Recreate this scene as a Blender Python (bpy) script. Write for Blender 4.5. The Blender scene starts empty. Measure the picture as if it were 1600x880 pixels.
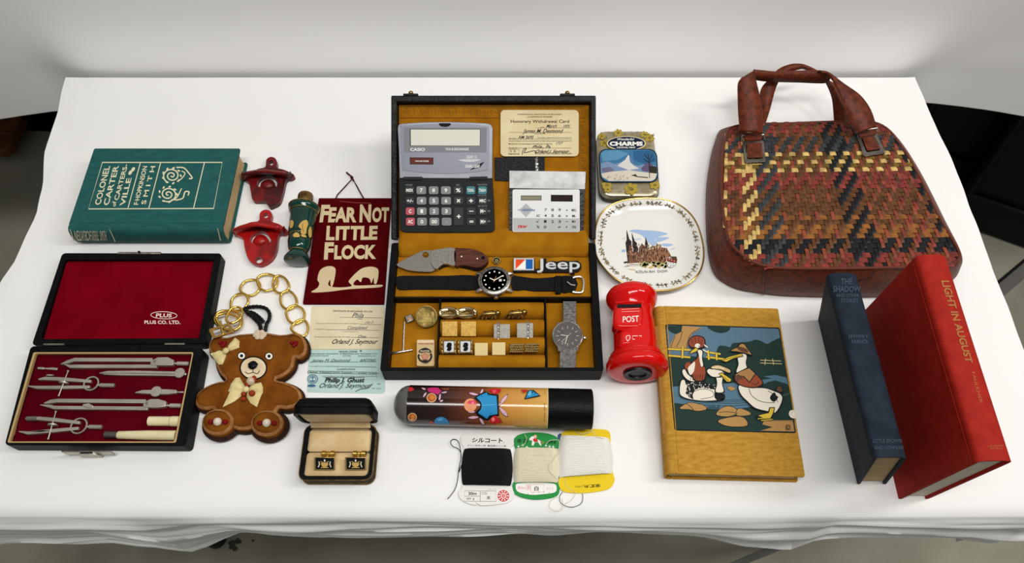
import bpy, bmesh, math, random
from mathutils import Vector as V, Matrix, noise
from mathutils.geometry import tessellate_polygon, delaunay_2d_cdt
random.seed(7)
SC = bpy.context.scene
COL = SC.collection
PI = math.pi
# ------------------------------------------------------------------ camera
# table top is z = 0, floor is z = -0.74; hand-held camera 0.8 m above the table looking steeply down
FL, PITCH, CAMH = 1164.0, math.radians(61.6), 0.8
cd = bpy.data.cameras.new('camera'); cam = bpy.data.objects.new('camera', cd); COL.objects.link(cam)
cam.location = (0, 0, CAMH); cam.rotation_euler = (PI/2-PITCH, 0, 0)
cd.sensor_width = 36; cd.lens = FL/1600*36; cd.clip_start = .02
SC.camera = cam
# ------------------------------------------------------------------ light
w = bpy.data.worlds.new('world'); SC.world = w; w.use_nodes = True
w.node_tree.nodes['Background'].inputs[0].default_value = (1, .99, .97, 1)
w.node_tree.nodes['Background'].inputs[1].default_value = .19
def area(name, loc, tgt, sx, sy, power, col=(1, .985, .965)):
    l = bpy.data.lights.new(name, 'AREA'); l.shape = 'RECTANGLE'; l.size = sx; l.size_y = sy; l.energy = power; l.color = col
    o = bpy.data.objects.new(name, l); COL.objects.link(o); o.location = loc
    o.rotation_euler = (V(tgt)-V(loc)).to_track_quat('-Z', 'Y').to_euler()
area('ceiling_light', (.12, .02, 2.0), (.02, .42, 0), 1.4, .25, 25.3)
area('ceiling_light', (1.45, .42, 1.75), (.1, .45, 0), .25, 1.0, 15.5)
SC.view_settings.view_transform = 'Standard'; SC.view_settings.look = 'None'
SC.view_settings.gamma = 1; SC.view_settings.use_curve_mapping = False
SC.view_settings.exposure = 0.0
# ------------------------------------------------------------------ helpers
CP, SP = math.cos(PITCH), math.sin(PITCH)
EYE = V((0, 0, CAMH))
def ray(px, py):
    a = (px-800)/FL; b = (440-py)/FL
    return V((a, CP+b*SP, -SP+b*CP))
def at(px, py, z=0.0):
    d = ray(px, py); return EYE + d*((z-CAMH)/d.z)
def zm(s, ox, oy, *c):          # measured enlargement coordinates -> photo pixels
    return [(ox+c[i]/s, oy+c[i+1]/s) for i in range(0, len(c), 2)]
class Pl:                       # a real plane; P gives the point of the plane seen at a pixel
    def __init__(s, o, n=(0, 0, 1)): s.o = V(o); s.n = V(n).normalized()
    def P(s, px, py, h=0.0):
        d = ray(px, py); o = s.o+s.n*h
        return EYE + d*((o-EYE).dot(s.n)/d.dot(s.n))
    curved = False
def FP(z): return Pl((0, 0, z))
class Cyl:                      # a cylinder (point, axis, radius); P gives the near surface point
    curved = True
    def __init__(s, o, ax, r): s.o = V(o); s.a = V(ax).normalized(); s.r = r
    def P(s, px, py, h=0.0):
        d = ray(px, py).normalized(); r = s.r+h
        oc = EYE-s.o; d2 = d-s.a*d.dot(s.a); o2 = oc-s.a*oc.dot(s.a)
        A = d2.dot(d2); B = d2.dot(o2); C_ = o2.dot(o2)-r*r; D = max(B*B-A*C_, 0)
        p = EYE+d*((-B-math.sqrt(D))/A)
        q = s.o+s.a*(p-s.o).dot(s.a); return q+(p-q).normalized()*r
def lin(c):
    f = lambda x: ((x/255+.055)/1.055)**2.4 if x > 10 else x/255/12.92
    return (f(c[0]), f(c[1]), f(c[2]), 1)
def mat(name, c, r=.5, m=0, c2=None, ns=60, lo=.35, hi=.65, bump=0, bs=300, kind='noise', coat=0, sheen=0, spec=.5, trans=0, stretch=(1, 1, 1), ior=1.45):
    M = bpy.data.materials.new(name); M.use_nodes = True
    nt = M.node_tree; b = nt.nodes['Principled BSDF']; I = b.inputs
    I['Base Color'].default_value = lin(c); I['Roughness'].default_value = r; I['Metallic'].default_value = m
    I['Coat Weight'].default_value = coat; I['Coat Roughness'].default_value = .08
    I['Sheen Weight'].default_value = sheen; I['Specular IOR Level'].default_value = spec*.5
    I['Transmission Weight'].default_value = trans; I['IOR'].default_value = ior
    if c2 or bump:
        tc = nt.nodes.new('ShaderNodeTexCoord'); mp = nt.nodes.new('ShaderNodeMapping'); mp.inputs['Scale'].default_value = stretch
        nt.links.new(tc.outputs['Object'], mp.inputs[0])
    if c2:
        n = nt.nodes.new('ShaderNodeTexNoise'); n.inputs['Scale'].default_value = ns; n.inputs['Detail'].default_value = 5
        nt.links.new(mp.outputs[0], n.inputs['Vector'])
        cr = nt.nodes.new('ShaderNodeValToRGB'); e = cr.color_ramp.elements
        e[0].position = lo; e[1].position = hi; e[0].color = lin(c); e[1].color = lin(c2)
        nt.links.new(n.outputs['Fac'], cr.inputs[0]); nt.links.new(cr.outputs[0], I['Base Color'])
    if bump:
        bn = nt.nodes.new('ShaderNodeBump'); bn.inputs['Strength'].default_value = bump; bn.inputs['Distance'].default_value = .002
        if kind == 'noise':
            t = nt.nodes.new('ShaderNodeTexNoise'); t.inputs['Scale'].default_value = bs; t.inputs['Detail'].default_value = 3; out = t.outputs['Fac']
        elif kind == 'voronoi':
            t = nt.nodes.new('ShaderNodeTexVoronoi'); t.inputs['Scale'].default_value = bs; out = t.outputs['Distance']
        else:
            t = nt.nodes.new('ShaderNodeTexWave'); t.inputs['Scale'].default_value = bs; t.inputs['Distortion'].default_value = 1; t.bands_direction = kind; out = t.outputs['Fac']
        nt.links.new(mp.outputs[0], t.inputs['Vector']); nt.links.new(out, bn.inputs['Height']); nt.links.new(bn.outputs[0], I['Normal'])
    return M
_fm = {}
def ink(r, g=None, b=None):     # plain printing ink
    k = (r, g, b) if g is not None else (r, r, r)
    if k not in _fm: _fm[k] = mat('ink_%d_%d_%d' % k, k, .6, spec=.3)
    return _fm[k]
ROOT = {}
class MB:
    def __init__(s): s.v = []; s.f = []; s.m = []; s.mats = []; s.cur = 0
    def use(s, M):
        if M not in s.mats: s.mats.append(M)
        s.cur = s.mats.index(M); return s
    def add(s, vs, fs):
        b = len(s.v); s.v += [tuple(x) for x in vs]; s.f += [[b+i for i in f] for f in fs]; s.m += [s.cur]*len(fs); return s
    def hexa(s, p):             # 8 points: bottom 4, top 4
        return s.add(p, [(0, 1, 2, 3), (4, 5, 6, 7), (0, 1, 5, 4), (1, 2, 6, 5), (2, 3, 7, 6), (3, 0, 4, 7)])
    def box(s, c, d, X=(1, 0, 0), Y=(0, 1, 0), Z=(0, 0, 1)):
        c = V(c); X = V(X)*d[0]/2; Y = V(Y)*d[1]/2; Z = V(Z)*d[2]/2
        return s.hexa([c-X-Y-Z, c+X-Y-Z, c+X+Y-Z, c-X+Y-Z, c-X-Y+Z, c+X-Y+Z, c+X+Y+Z, c-X+Y+Z])
    def prism(s, loops, vec):   # planar loops (outer + holes) swept by vec
        if not isinstance(loops[0], (list,)): loops = [loops]
        L = [[V(p) for p in l] for l in loops]; flat = [p for l in L for p in l]; n = len(flat); vec = V(vec)
        tri = [tuple(t) for t in tessellate_polygon(L)]
        fs = tri+[tuple(n+i for i in t) for t in tri]; k = 0
        for l in L:
            m = len(l)
            for i in range(m): j = (i+1) % m; fs.append((k+i, k+j, n+k+j, n+k+i))
            k += m
        return s.add(flat+[p+vec for p in flat], fs)
    def tube(s, pts, r, n=8, closed=False, cap=True):
        P = [V(p) for p in pts]; m = len(P); R = r if isinstance(r, (list, tuple)) else [r]*m
        vs = []; up = None
        for i in range(m):
            a = P[(i-1) % m] if (closed or i > 0) else P[i]; b = P[(i+1) % m] if (closed or i < m-1) else P[i]
            t = (b-a).normalized()
            if up is None: up = V((0, 0, 1)) if abs(t.z) < .9 else V((1, 0, 0))
            x = t.cross(up)
            if x.length < 1e-6: x = t.cross(V((.3, .8, .5)))
            x.normalize(); y = x.cross(t).normalized(); up = y
            for k in range(n): q = 2*PI*k/n; vs.append(P[i]+(x*math.cos(q)+y*math.sin(q))*R[i])
        fs = []
        for i in range(m if closed else m-1):
            j = (i+1) % m
            for k in range(n): l = (k+1) % n; fs.append((i*n+k, i*n+l, j*n+l, j*n+k))
        if cap and not closed: fs += [tuple(range(n)), tuple(range((m-1)*n, m*n))]
        return s.add(vs, fs)
    def lathe(s, prof, o, ax=(0, 0, 1), n=32, sx=1.0, side=None):   # prof: (radius, height)
        o = V(o); a = V(ax).normalized(); x = V(side) if side else (a.cross(V((0, 0, 1))) if abs(a.z) < .9 else V((1, 0, 0))); x.normalize(); y = a.cross(x)
        vs = []; fs = []; m = len(prof)
        for (r, h) in prof:
            for k in range(n): q = 2*PI*k/n; vs.append(o+a*h+(x*math.cos(q)*sx+y*math.sin(q))*r)
        for i in range(m-1):
            for k in range(n): l = (k+1) % n; fs.append((i*n+k, i*n+l, (i+1)*n+l, (i+1)*n+k))
        if prof[0][0] > 0: fs.append(tuple(range(n)))
        if prof[-1][0] > 0: fs.append(tuple(range((m-1)*n, m*n)))
        return s.add(vs, fs)
    def ball(s, c, r, n=10, sz=1.0, ax=(0, 0, 1)):
        k = max(4, n//2); return s.lathe([(max(r*math.sin(PI*i/k), 1e-6), -r*sz*math.cos(PI*i/k)) for i in range(k+1)], c, ax, n)
    def ribbon(s, L, R):        # two edge polylines
        n = len(L); return s.add(list(L)+list(R), [(i, i+1, n+i+1, n+i) for i in range(n-1)])
    def grid(s, rows, closed=False):
        n = len(rows[0]); fs = []
        for i in range(len(rows)-1):
            for k in range(n if closed else n-1): l = (k+1) % n; fs.append((i*n+k, i*n+l, (i+1)*n+l, (i+1)*n+k))
        return s.add([p for r in rows for p in r], fs)
    def puff(s, loop, zb, ze, zt, r, step, o=(0, 0, 0), U=(1, 0, 0), W=(0, 1, 0), N=(0, 0, 1), closed=True, fn=None):
        # 2-D loop; flat bottom zb, edge height ze, swelling to zt at distance r from the edge
        o = V(o); U = V(U); W = V(W); N = V(N); pts = resample(loop, step); m = len(pts)
        x0 = min(p[0] for p in pts); x1 = max(p[0] for p in pts); y0 = min(p[1] for p in pts); y1 = max(p[1] for p in pts)
        inn = []; y = y0+step/2; od = 0
        while y < y1:
            x = x0+step/2*(od % 2)
            while x < x1:
                if inside((x, y), pts) and dist((x, y), pts) > step*.55: inn.append((x, y))
                x += step
            y += step*.87; od += 1
        vv, _, ff, *_r = delaunay_2d_cdt([V(p) for p in pts+inn], [(i, (i+1) % m) for i in range(m)], [], 1, 1e-7)
        def h(p):
            d = dist(p, pts); t = min(max(d/r, 0), 1); z = ze+(zt-ze)*math.sqrt(max(0, 1-(1-t)**2))
            return z+(fn(p, t) if fn else 0)
        top = [o+U*p[0]+W*p[1]+N*h(p) for p in vv]; s.add(top, ff)
        if closed:
            s.add([o+U*p[0]+W*p[1]+N*ze for p in pts]+[o+U*p[0]+W*p[1]+N*zb for p in pts], [(i, (i+1) % m, m+(i+1) % m, m+i) for i in range(m)]+[tuple(range(m, 2*m))])
        return s
    def build(s, name, parent=None, M=None, smooth=40, bevel=0, seg=2, weld=False, solid=0, sub=0, o=None):
        off = ROOT.get(parent, V((0, 0, 0))) if parent else (V(o) if o is not None else V((0, 0, 0)))
        me = bpy.data.meshes.new(name); me.from_pydata([tuple(V(v)-off) for v in s.v], [], s.f)
        for x in (s.mats or [M]): me.materials.append(x)
        if s.mats: me.polygons.foreach_set('material_index', s.m)
        bm = bmesh.new(); bm.from_mesh(me)
        if weld: bmesh.ops.remove_doubles(bm, verts=bm.verts, dist=1e-5)
        bmesh.ops.recalc_face_normals(bm, faces=bm.faces); bm.to_mesh(me); bm.free()
        if smooth: me.shade_smooth(); me.set_sharp_from_angle(angle=math.radians(smooth))
        ob = bpy.data.objects.new(name, me); COL.objects.link(ob)
        if parent: ob.parent = parent; ROOT[ob] = off
        else: ob.location = off; ROOT[ob] = off
        if sub: d = ob.modifiers.new('sub', 'SUBSURF'); d.levels = d.render_levels = sub
        if solid: d = ob.modifiers.new('solid', 'SOLIDIFY'); d.thickness = solid; d.offset = 0
        if bevel: d = ob.modifiers.new('bevel', 'BEVEL'); d.width = bevel; d.segments = seg; d.limit_method = 'ANGLE'; d.angle_limit = math.radians(35)
        return ob
def inside(p, L):
    r = False; j = len(L)-1
    for i in range(len(L)):
        a = L[i]; b = L[j]
        if (a[1] > p[1]) != (b[1] > p[1]) and p[0] < (b[0]-a[0])*(p[1]-a[1])/(b[1]-a[1])+a[0]: r = not r
        j = i
    return r
def dist(p, L):
    best = 1e9; n = len(L); px, py = p[0], p[1]
    for i in range(n):
        ax, ay = L[i][0], L[i][1]; bx, by = L[(i+1) % n][0], L[(i+1) % n][1]
        dx, dy = bx-ax, by-ay; q = dx*dx+dy*dy
        t = 0 if q == 0 else max(0, min(1, ((px-ax)*dx+(py-ay)*dy)/q))
        d = (ax+dx*t-px)**2+(ay+dy*t-py)**2
        if d < best: best = d
    return math.sqrt(best)
def resample(L, step, closed=True):
    out = []; n = len(L)
    for i in range(n if closed else n-1):
        a = V((L[i][0], L[i][1])); b = V((L[(i+1) % n][0], L[(i+1) % n][1])); k = max(1, int((b-a).length/step+.5))
        for j in range(k): p = a.lerp(b, j/k); out.append((p.x, p.y))
    if not closed: out.append(tuple(L[-1][:2]))
    return out
def cat(L, k=6, closed=True):   # Catmull-Rom through the points (any dimension)
    n = len(L); D = len(L[0]); out = []
    for i in range(n if closed else n-1):
        g = lambda j: L[j % n] if closed else L[max(0, min(n-1, j))]
        p0, p1, p2, p3 = g(i-1), g(i), g(i+1), g(i+2)
        for j in range(k):
            t = j/k
            out.append(tuple(.5*(2*p1[d]+(p2[d]-p0[d])*t+(2*p0[d]-5*p1[d]+4*p2[d]-p3[d])*t*t+(3*p1[d]-p0[d]-3*p2[d]+p3[d])*t**3) for d in range(D)))
    if not closed: out.append(tuple(L[-1]))
    return out
def xy(z, pts): return [tuple(at(p[0], p[1], z))[:2] for p in pts]
def rrect(x0, y0, x1, y1, r, n=5):
    out = []
    for cx, cy, a in ((x1-r, y1-r, 0), (x0+r, y1-r, 90), (x0+r, y0+r, 180), (x1-r, y0+r, 270)):
        for k in range(n+1): q = math.radians(a+90*k/n); out.append((cx+r*math.cos(q), cy+r*math.sin(q)))
    return out
def rquad(c, r, n=4):           # rounded quad from 4 corners (2-D), r as length
    out = []
    for i in range(4):
        p = V(c[i]); a = (V(c[i-1])-p).normalized(); b = (V(c[(i+1) % 4])-p).normalized()
        for k in range(n+1):
            t = k/n; q = p+a*r*(1-t)**2+b*r*t**2; out.append(tuple(q))
    return out
def ellp(cx, cy, rx, ry, n=20, rot=0, a0=0, a1=360):
    c, s_ = math.cos(math.radians(rot)), math.sin(math.radians(rot)); out = []
    full = a1-a0 == 360
    for k in range(n if full else n+1):
        q = math.radians(a0+(a1-a0)*k/n); x, y = rx*math.cos(q), ry*math.sin(q); out.append((cx+x*c-y*s_, cy+x*s_+y*c))
    return out
_tc = {}
def glyphs(t, bold=0, shear=0, sp=1.0):
    k = (t, bold, shear, sp)
    if k in _tc: return _tc[k]
    c = bpy.data.curves.new('t', 'FONT'); c.body = t; c.resolution_u = 3; c.offset = bold; c.shear = shear; c.space_character = sp
    o = bpy.data.objects.new('t', c); COL.objects.link(o)
    dg = bpy.context.evaluated_depsgraph_get(); e = o.evaluated_get(dg); me = e.to_mesh()
    vs = [(v.co.x, v.co.y) for v in me.vertices]; fs = [tuple(p.vertices) for p in me.polygons]
    e.to_mesh_clear(); bpy.data.objects.remove(o); bpy.data.curves.remove(c)
    if vs:
        x0 = min(v[0] for v in vs); x1 = max(v[0] for v in vs); y0 = min(v[1] for v in vs); y1 = max(v[1] for v in vs)
        vs = [((v[0]-x0)/max(x1-x0, 1e-6), (v[1]-y0)/max(y1-y0, 1e-6)) for v in vs]
    _tc[k] = (vs, fs); return _tc[k]
class Dec:                      # thin flat print lying on a real surface, drawn in layers
    def __init__(s, fr, lift=.00012, dl=.00002): s.fr = fr; s.mb = MB(); s.h = lift; s.dl = dl
    def poly(s, pts, M, holes=None, keep=False):
        if not keep: s.h += s.dl
        s.mb.use(M)
        if s.fr.curved:
            st = 3.0; pts = resample(pts, st); m = len(pts)
            x0 = min(p[0] for p in pts); x1 = max(p[0] for p in pts); y0 = min(p[1] for p in pts); y1 = max(p[1] for p in pts); inn = []
            y = y0+st/2
            while y < y1:
                x = x0+st/2
                while x < x1:
                    if inside((x, y), pts) and dist((x, y), pts) > 1.2: inn.append((x, y))
                    x += st
                y += st
            vv, _, ff, *_r = delaunay_2d_cdt([V(p) for p in pts+inn], [(i, (i+1) % m) for i in range(m)], [], 1, 1e-6)
            s.mb.add([s.fr.P(p[0], p[1], s.h) for p in vv], ff); return s
        L = [[V((p[0], p[1], 0)) for p in pts]]+[[V((p[0], p[1], 0)) for p in hh] for hh in (holes or [])]
        flat = [p for l in L for p in l]
        s.mb.add([s.fr.P(p.x, p.y, s.h) for p in flat], [tuple(t) for t in tessellate_polygon(L)]); return s
    def line(s, pts, wd, M, closed=False, keep=False):
        if not keep: s.h += s.dl
        s.mb.use(M); n = len(pts); P = [V((p[0], p[1])) for p in pts]; Lf = []; Rt = []
        for i in range(n):
            a = P[(i-1) % n] if (closed or i) else P[i]; b = P[(i+1) % n] if (closed or i < n-1) else P[i]
            t = b-a
            if t.length < 1e-9: t = V((1, 0))
            t.normalize(); nn = V((-t.y, t.x))*wd/2
            Lf.append(P[i]+nn); Rt.append(P[i]-nn)
        if closed: Lf.append(Lf[0]); Rt.append(Rt[0])
        s.mb.ribbon([s.fr.P(p.x, p.y, s.h) for p in Lf], [s.fr.P(p.x, p.y, s.h) for p in Rt]); return s
    def ell(s, cx, cy, rx, ry, M, n=18, rot=0, keep=False): return s.poly(ellp(cx, cy, rx, ry, n, rot), M, keep=keep)
    def text(s, t, q, M, bold=0, shear=0, sp=1.0):      # q: BL, BR, TR, TL pixels, or (x0, y0, x1, y1)
        s.h += s.dl; s.mb.use(M)
        if not isinstance(q[0], (tuple, list)): x0, y0, x1, y1 = q; q = [(x0, y1), (x1, y1), (x1, y0), (x0, y0)]
        vs, fs = glyphs(t, bold, shear, sp); o = []
        for u, v in vs:
            x = (q[0][0]*(1-u)+q[1][0]*u)*(1-v)+(q[3][0]*(1-u)+q[2][0]*u)*v
            y = (q[0][1]*(1-u)+q[1][1]*u)*(1-v)+(q[3][1]*(1-u)+q[2][1]*u)*v
            o.append(s.fr.P(x, y, s.h))
        s.mb.add(o, fs); return s
    def build(s, name, parent): return s.mb.build(name, parent, smooth=0)
def tag(o, label, cat_, group=None, kind=None):
    if label: o['label'] = label
    if cat_: o['category'] = cat_
    if group: o['group'] = group
    if kind: o['kind'] = kind
    return o
def thing(name, label, cat_, loc, group=None):
    o = bpy.data.objects.new(name, None); COL.objects.link(o); o.location = loc; o.empty_display_size = .02; ROOT[o] = V(loc)
    return tag(o, label, cat_, group)
# ------------------------------------------------------------------ shared materials
def common():
    g = globals()
    g['BLACK'] = mat('black_leatherette', (6, 7, 8), .5, c2=(13, 14, 15), ns=90, bump=.25, bs=500, spec=.2)
    g['BLACKP'] = mat('black_plastic', (9, 9, 10), .4, spec=.3)
    g['STEEL'] = mat('steel', (205, 203, 198), .28, 1)
    g['STEELD'] = mat('brushed_steel', (176, 172, 164), .36, 1, c2=(150, 146, 138), ns=400)
    g['GOLD'] = mat('gold', (222, 180, 90), .22, 1)
    g['GOLDP'] = mat('pale_gold', (226, 200, 130), .3, 1)
    g['BRASS'] = mat('brass', (150, 120, 70), .35, 1, c2=(90, 70, 40), ns=150)
    g['WHITE'] = ink(238, 236, 230)
    g['PAPER'] = mat('page_paper', (205, 180, 135), .85, c2=(170, 140, 95), ns=40, stretch=(1, 1, 40))
    g['PAPERW'] = mat('white_page_paper', (232, 226, 208), .85, c2=(205, 197, 176), ns=60, stretch=(30, 1, 1))
common()
# ------------------------------------------------------------------ setting
concrete = mat('concrete', (142, 138, 120), .75, c2=(176, 172, 154), ns=5, lo=.3, hi=.7, bump=.25, bs=60)
m = MB(); m.box((0, .6, -.76), (6, 5, .04)); fl = m.build('floor', None, concrete, 0); fl['kind'] = 'structure'
darkwall = mat('black_drape', (9, 9, 10), .9, spec=.1)
m = MB(); rows = []
for k in range(2):
    rows.append([V((-2.9+5.8*i/90, 1.28+.012*math.sin(i*1.3), -.74 if k == 0 else 1.7)) for i in range(91)])
m.grid(rows); wb = m.build('wall_back', None, darkwall, 60, solid=.01); wb['kind'] = 'structure'
joint = mat('joint_and_shadow_grey', (106, 103, 98), .8, c2=(122, 119, 114), ns=12)  # grey of the floor joint, also used for the painted table-leg shadow
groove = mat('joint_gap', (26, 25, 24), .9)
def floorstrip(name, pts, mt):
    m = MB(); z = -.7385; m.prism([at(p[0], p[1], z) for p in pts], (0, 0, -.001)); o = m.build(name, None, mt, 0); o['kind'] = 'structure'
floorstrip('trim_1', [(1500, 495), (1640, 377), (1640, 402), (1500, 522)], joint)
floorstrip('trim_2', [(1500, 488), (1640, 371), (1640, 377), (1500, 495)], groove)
floorstrip('leg_shadow_strip', [(1080, 905), (1240, 838), (1275, 838), (1150, 888), (1130, 905)], joint)  # shadow of the table leg, painted as a darker strip on the floor
m = MB(); stain = mat('floor_stain', (62, 58, 48), .9, c2=(100, 96, 86), ns=40)
random.seed(3)
for cx, cy, r in ((363, 850, 6), (372, 846, 5), (367, 858, 4), (360, 856, 3), (395, 845, 2.2)):
    m.prism([at(cx+r*(.7+.5*random.random())*math.cos(q*PI/5), cy+r*(.7+.5*random.random())*math.sin(q*PI/5), -.739) for q in range(10)], (0, 0, -.0008))
o = m.build('trim_4', None, stain, 0); o['kind'] = 'structure'

# folding table (mostly under its cloth)
XL, XR, YF, YB = -.598, .570, .160, .762
t = thing('folding_table', 'folding table with black leg feet hidden beneath the white tablecloth', 'table', (0, .46, -.74))
tabgrey = mat('table_plastic', (200, 198, 192), .6)
m = MB(); m.prism([V((x, y, -.028)) for x, y in rrect(XL, YF, XR, YB, .02)], (0, 0, .0245)); m.build('tabletop', t, tabgrey)
legm = mat('black_leg_steel', (12, 12, 13), .4)
for sx in (-.583, .536):
    for y in (.252, .68):
        m = MB(); m.tube([(sx, y, -.735), (sx, y, -.03)], .013, 10); m.lathe([(.017, 0), (.019, .004), (.018, .03), (.014, .034)], (sx, y, -.74), n=12); m.build('leg', t, legm)
    m = MB(); m.tube([(sx, .252, -.55), (sx, .68, -.55)], .009, 8); m.build('cross_bar', t, legm)

# tablecloth
clothm = mat('white_cloth', (238, 237, 234), .9, bump=.06, bs=900, sheen=.1, spec=.2)
def interp(tab, x):
    if x <= tab[0][0]: return tab[0][1]
    for (a, b), (c, d) in zip(tab, tab[1:]):
        if x <= c: return b+(d-b)*(x-a)/(c-a)
    return tab[-1][1]
def edge_tab(pts): return sorted((at(*p).y, at(*p).x) for p in pts)
LT = edge_tab([(103, 119), (96, 148), (84, 195), (71, 235), (66, 290), (57, 335), (46, 362), (22, 412), (0, 443), (-70, 610), (-160, 805)])
RT = edge_tab([(1430, 124), (1442, 150), (1456, 186), (1481, 240), (1506, 300), (1527, 352), (1552, 424), (1576, 482), (1602, 556), (1630, 690), (1668, 805)])
hem_px = [(-170, 850), (0, 853), (25, 848), (60, 847), (100, 849), (180, 843), (240, 845), (300, 858), (325, 855), (350, 846), (376, 838), (420, 843), (500, 847), (600, 845), (720, 841), (800, 838), (860, 843), (930, 839), (1000, 840), (1100, 845), (1170, 848), (1205, 857), (1228, 858), (1246, 845), (1282, 839), (1330, 841), (1400, 845), (1480, 846), (1530, 855), (1570, 851), (1600, 847), (1700, 846)]
YH = .148
def hem_z(x):
    best = None
    for (a, b), (c, d) in zip(hem_px, hem_px[1:]):
        P = []
        for q in ((a, b), (c, d)):
            r = ray(*q); P.append(EYE+r*(YH/r.y))
        if P[0].x <= x <= P[1].x: return P[0].z+(P[1].z-P[0].z)*(x-P[0].x)/(P[1].x-P[0].x)
    return -.15
NX, NY = 170, 50
m = MB(); rows = []
def topz(x, y):
    e = max(0, (.168-y)/.013)
    e2 = max(0, min(1, (-.578-x)/.03))+max(0, min(1, (x-.553)/.02))
    return -.0042*e*e-.0008*abs(noise.noise(V((x*7, y*9, 0))))+e2*.0035*abs(noise.noise(V((x*16+y*5, y*7, 2))))
for j in range(NY+1):
    y = .765-(.765-.155)*j/NY; xl, xr = interp(LT, y), interp(RT, y)
    xl += .0015*noise.noise(V((3, y*25, 0))); xr += .0015*noise.noise(V((9, y*25, 0)))
    rows.append([V((xl+(xr-xl)*i/NX, y, topz(xl+(xr-xl)*i/NX, y))) for i in range(NX+1)])
base = rows[-1]
ND = 40
for k in range(1, ND+1):
    row = []; s_ = k/ND
    for p in base:
        hz = hem_z(p.x); dz = p.z+(hz-p.z)*s_; lift = math.exp(-((p.x+.36)/.05)**2)
        y = p.y-.007*math.sin(min(1, s_*6)*PI/2)
        wv = noise.noise(V((p.x*2.6, s_*5.5+.5*noise.noise(V((p.x*4, 0, 5))), 3)))*.011+noise.noise(V((p.x*6, s_*15, 7)))*.0055+noise.noise(V((p.x*11, s_*34, 1)))*.0022
        fold = math.exp(-((p.x+.42)/.035)**2)*.007*s_+math.exp(-((p.x-.27)/.035)**2)*.009*s_
        y -= wv*min(1, s_*4)+fold-.004*s_
        row.append(V((p.x, y, dz)))
    rows.append(row)
m.grid(rows)
for side in (0, -1):            # the cloth hanging at both ends
    sg = -1 if side == 0 else 1; ed = [r[side] for r in rows[:NY+1]]; rr = [ed]
    for k in range(1, 9): rr.append([p+V((-.03*sg*k/8+sg*(.001*noise.noise(V((p.y*9, k*.35, sg)))), 0, -.16*k/8)) for p in ed])
    m.grid(rr)
rr = [rows[0]]                  # and behind
for k in range(1, 5): rr.append([p+V((0, .002*k/4, -.03*k)) for p in rows[0]])
m.grid(rr)
cl = m.build('tablecloth', None, clothm, 80, weld=True, o=(0, .46, 0)); tag(cl, 'white cotton tablecloth with a wrinkled front hem covering the folding table', 'tablecloth')

# white cloth sheet hung behind the table
sheet_m = mat('white_sheet', (240, 239, 238), .95, bump=.05, bs=700, spec=.1)
hemb = [(-400, 236), (-150, 207), (0, 185), (45, 178), (90, 172), (400, 158), (800, 152), (1200, 154), (1450, 163), (1500, 168), (1550, 174), (1600, 182), (1800, 212), (2000, 245)]
YS = .790
tb = []
for q in hemb:
    r = ray(*q); p = EYE+r*(YS/r.y); tb.append((p.x, p.z))
tb.sort()
m = MB(); rows = []
for k in range(60):
    row = []
    for i in range(121):
        x = -1.35+2.7*i/120; zb = interp(tb, x); z = zb+(1.25-zb)*(k/59)**1.7
        near = math.exp(-(z/.05)**2); ins = 1/(1+math.exp((abs(x+.03)-.62)/.012))
        y = YS+.006*noise.noise(V((x*2.2, z*5, 4)))*(1-near*ins)+.006*(1-math.exp(-max(0, z)/.08)) - .016*near*ins
        y += (.004*math.exp(-((x+.66)/.05)**2)+.004*math.exp(-((x-.60)/.05)**2))*math.exp(-((z+.01)/.04)**2)
        row.append(V((x, y, z)))
    rows.append(row)
m.grid(rows)
sh = m.build('hanging_sheet', None, sheet_m, 80, solid=.001, o=(0, YS, -.12)); tag(sh, 'large plain white sheet hanging upright behind the table', 'sheet')
# things in the dark behind
blk = mat('black_chair_steel', (13, 13, 14), .45)
def folded_chair(px, py, lean, lab, off=(0, 0, 0)):
    b = at(px, py, -.74)+V(off); t = thing('folding_chair', lab, 'chair', b, 'folded chairs in the dark')
    up = V((lean, .28, .95)).normalized(); sd = V((.88, -.42, 0)).normalized(); nn = sd.cross(up)
    for s_ in (-1, 1):
        m = MB(); q = b+sd*.19*s_; m.tube([q, q+up*.5, q+up*.52+V((0, .02, 0))], .011, 8); m.build('leg', t, blk)
    m = MB(); m.box(b+up*.20-nn*.02, (.40, .38, .02), sd, up, nn); m.build('seat', t, blk, bevel=.006)
    m = MB(); m.box(b+up*.44-nn*.005, (.36, .11, .014), sd, up, nn); m.build('backrest', t, blk, bevel=.005)
    m = MB(); m.tube([b+up*.1-sd*.19, b+up*.1+sd*.19], .008, 8); m.build('stretcher', t, blk)
folded_chair(1510, 318, .12, 'black folded chair on the floor right of the table, nearest the table edge')
folded_chair(1510, 318, .12, 'black folded chair on the floor at the right edge, nearest of the black chairs', (.10, -.15, 0))
folded_chair(1760, 290, .05, 'black folded chair on the floor at the far right edge, behind another folded chair')
wd = mat('brown_wood', (112, 74, 40), .5, c2=(84, 52, 26), ns=30, stretch=(1, 6, 1))
p = at(33, 256, -.74)
t = thing('wooden_step', 'low brown wooden step on the dark floor at the far left', 'step', (p.x-.15, p.y+.10, -.74))
m = MB(); m.prism([V((x, y, -.712)) for x, y in rrect(p.x-.30, p.y, p.x, p.y+.20, .025)], (0, 0, .030)); m.build('tread', t, wd, bevel=.008)
for dx in (-.26, -.06): m = MB(); m.box((p.x+dx, p.y+.10, -.726), (.05, .16, .028)); m.build('runner', t, wd, bevel=.003)

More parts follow.
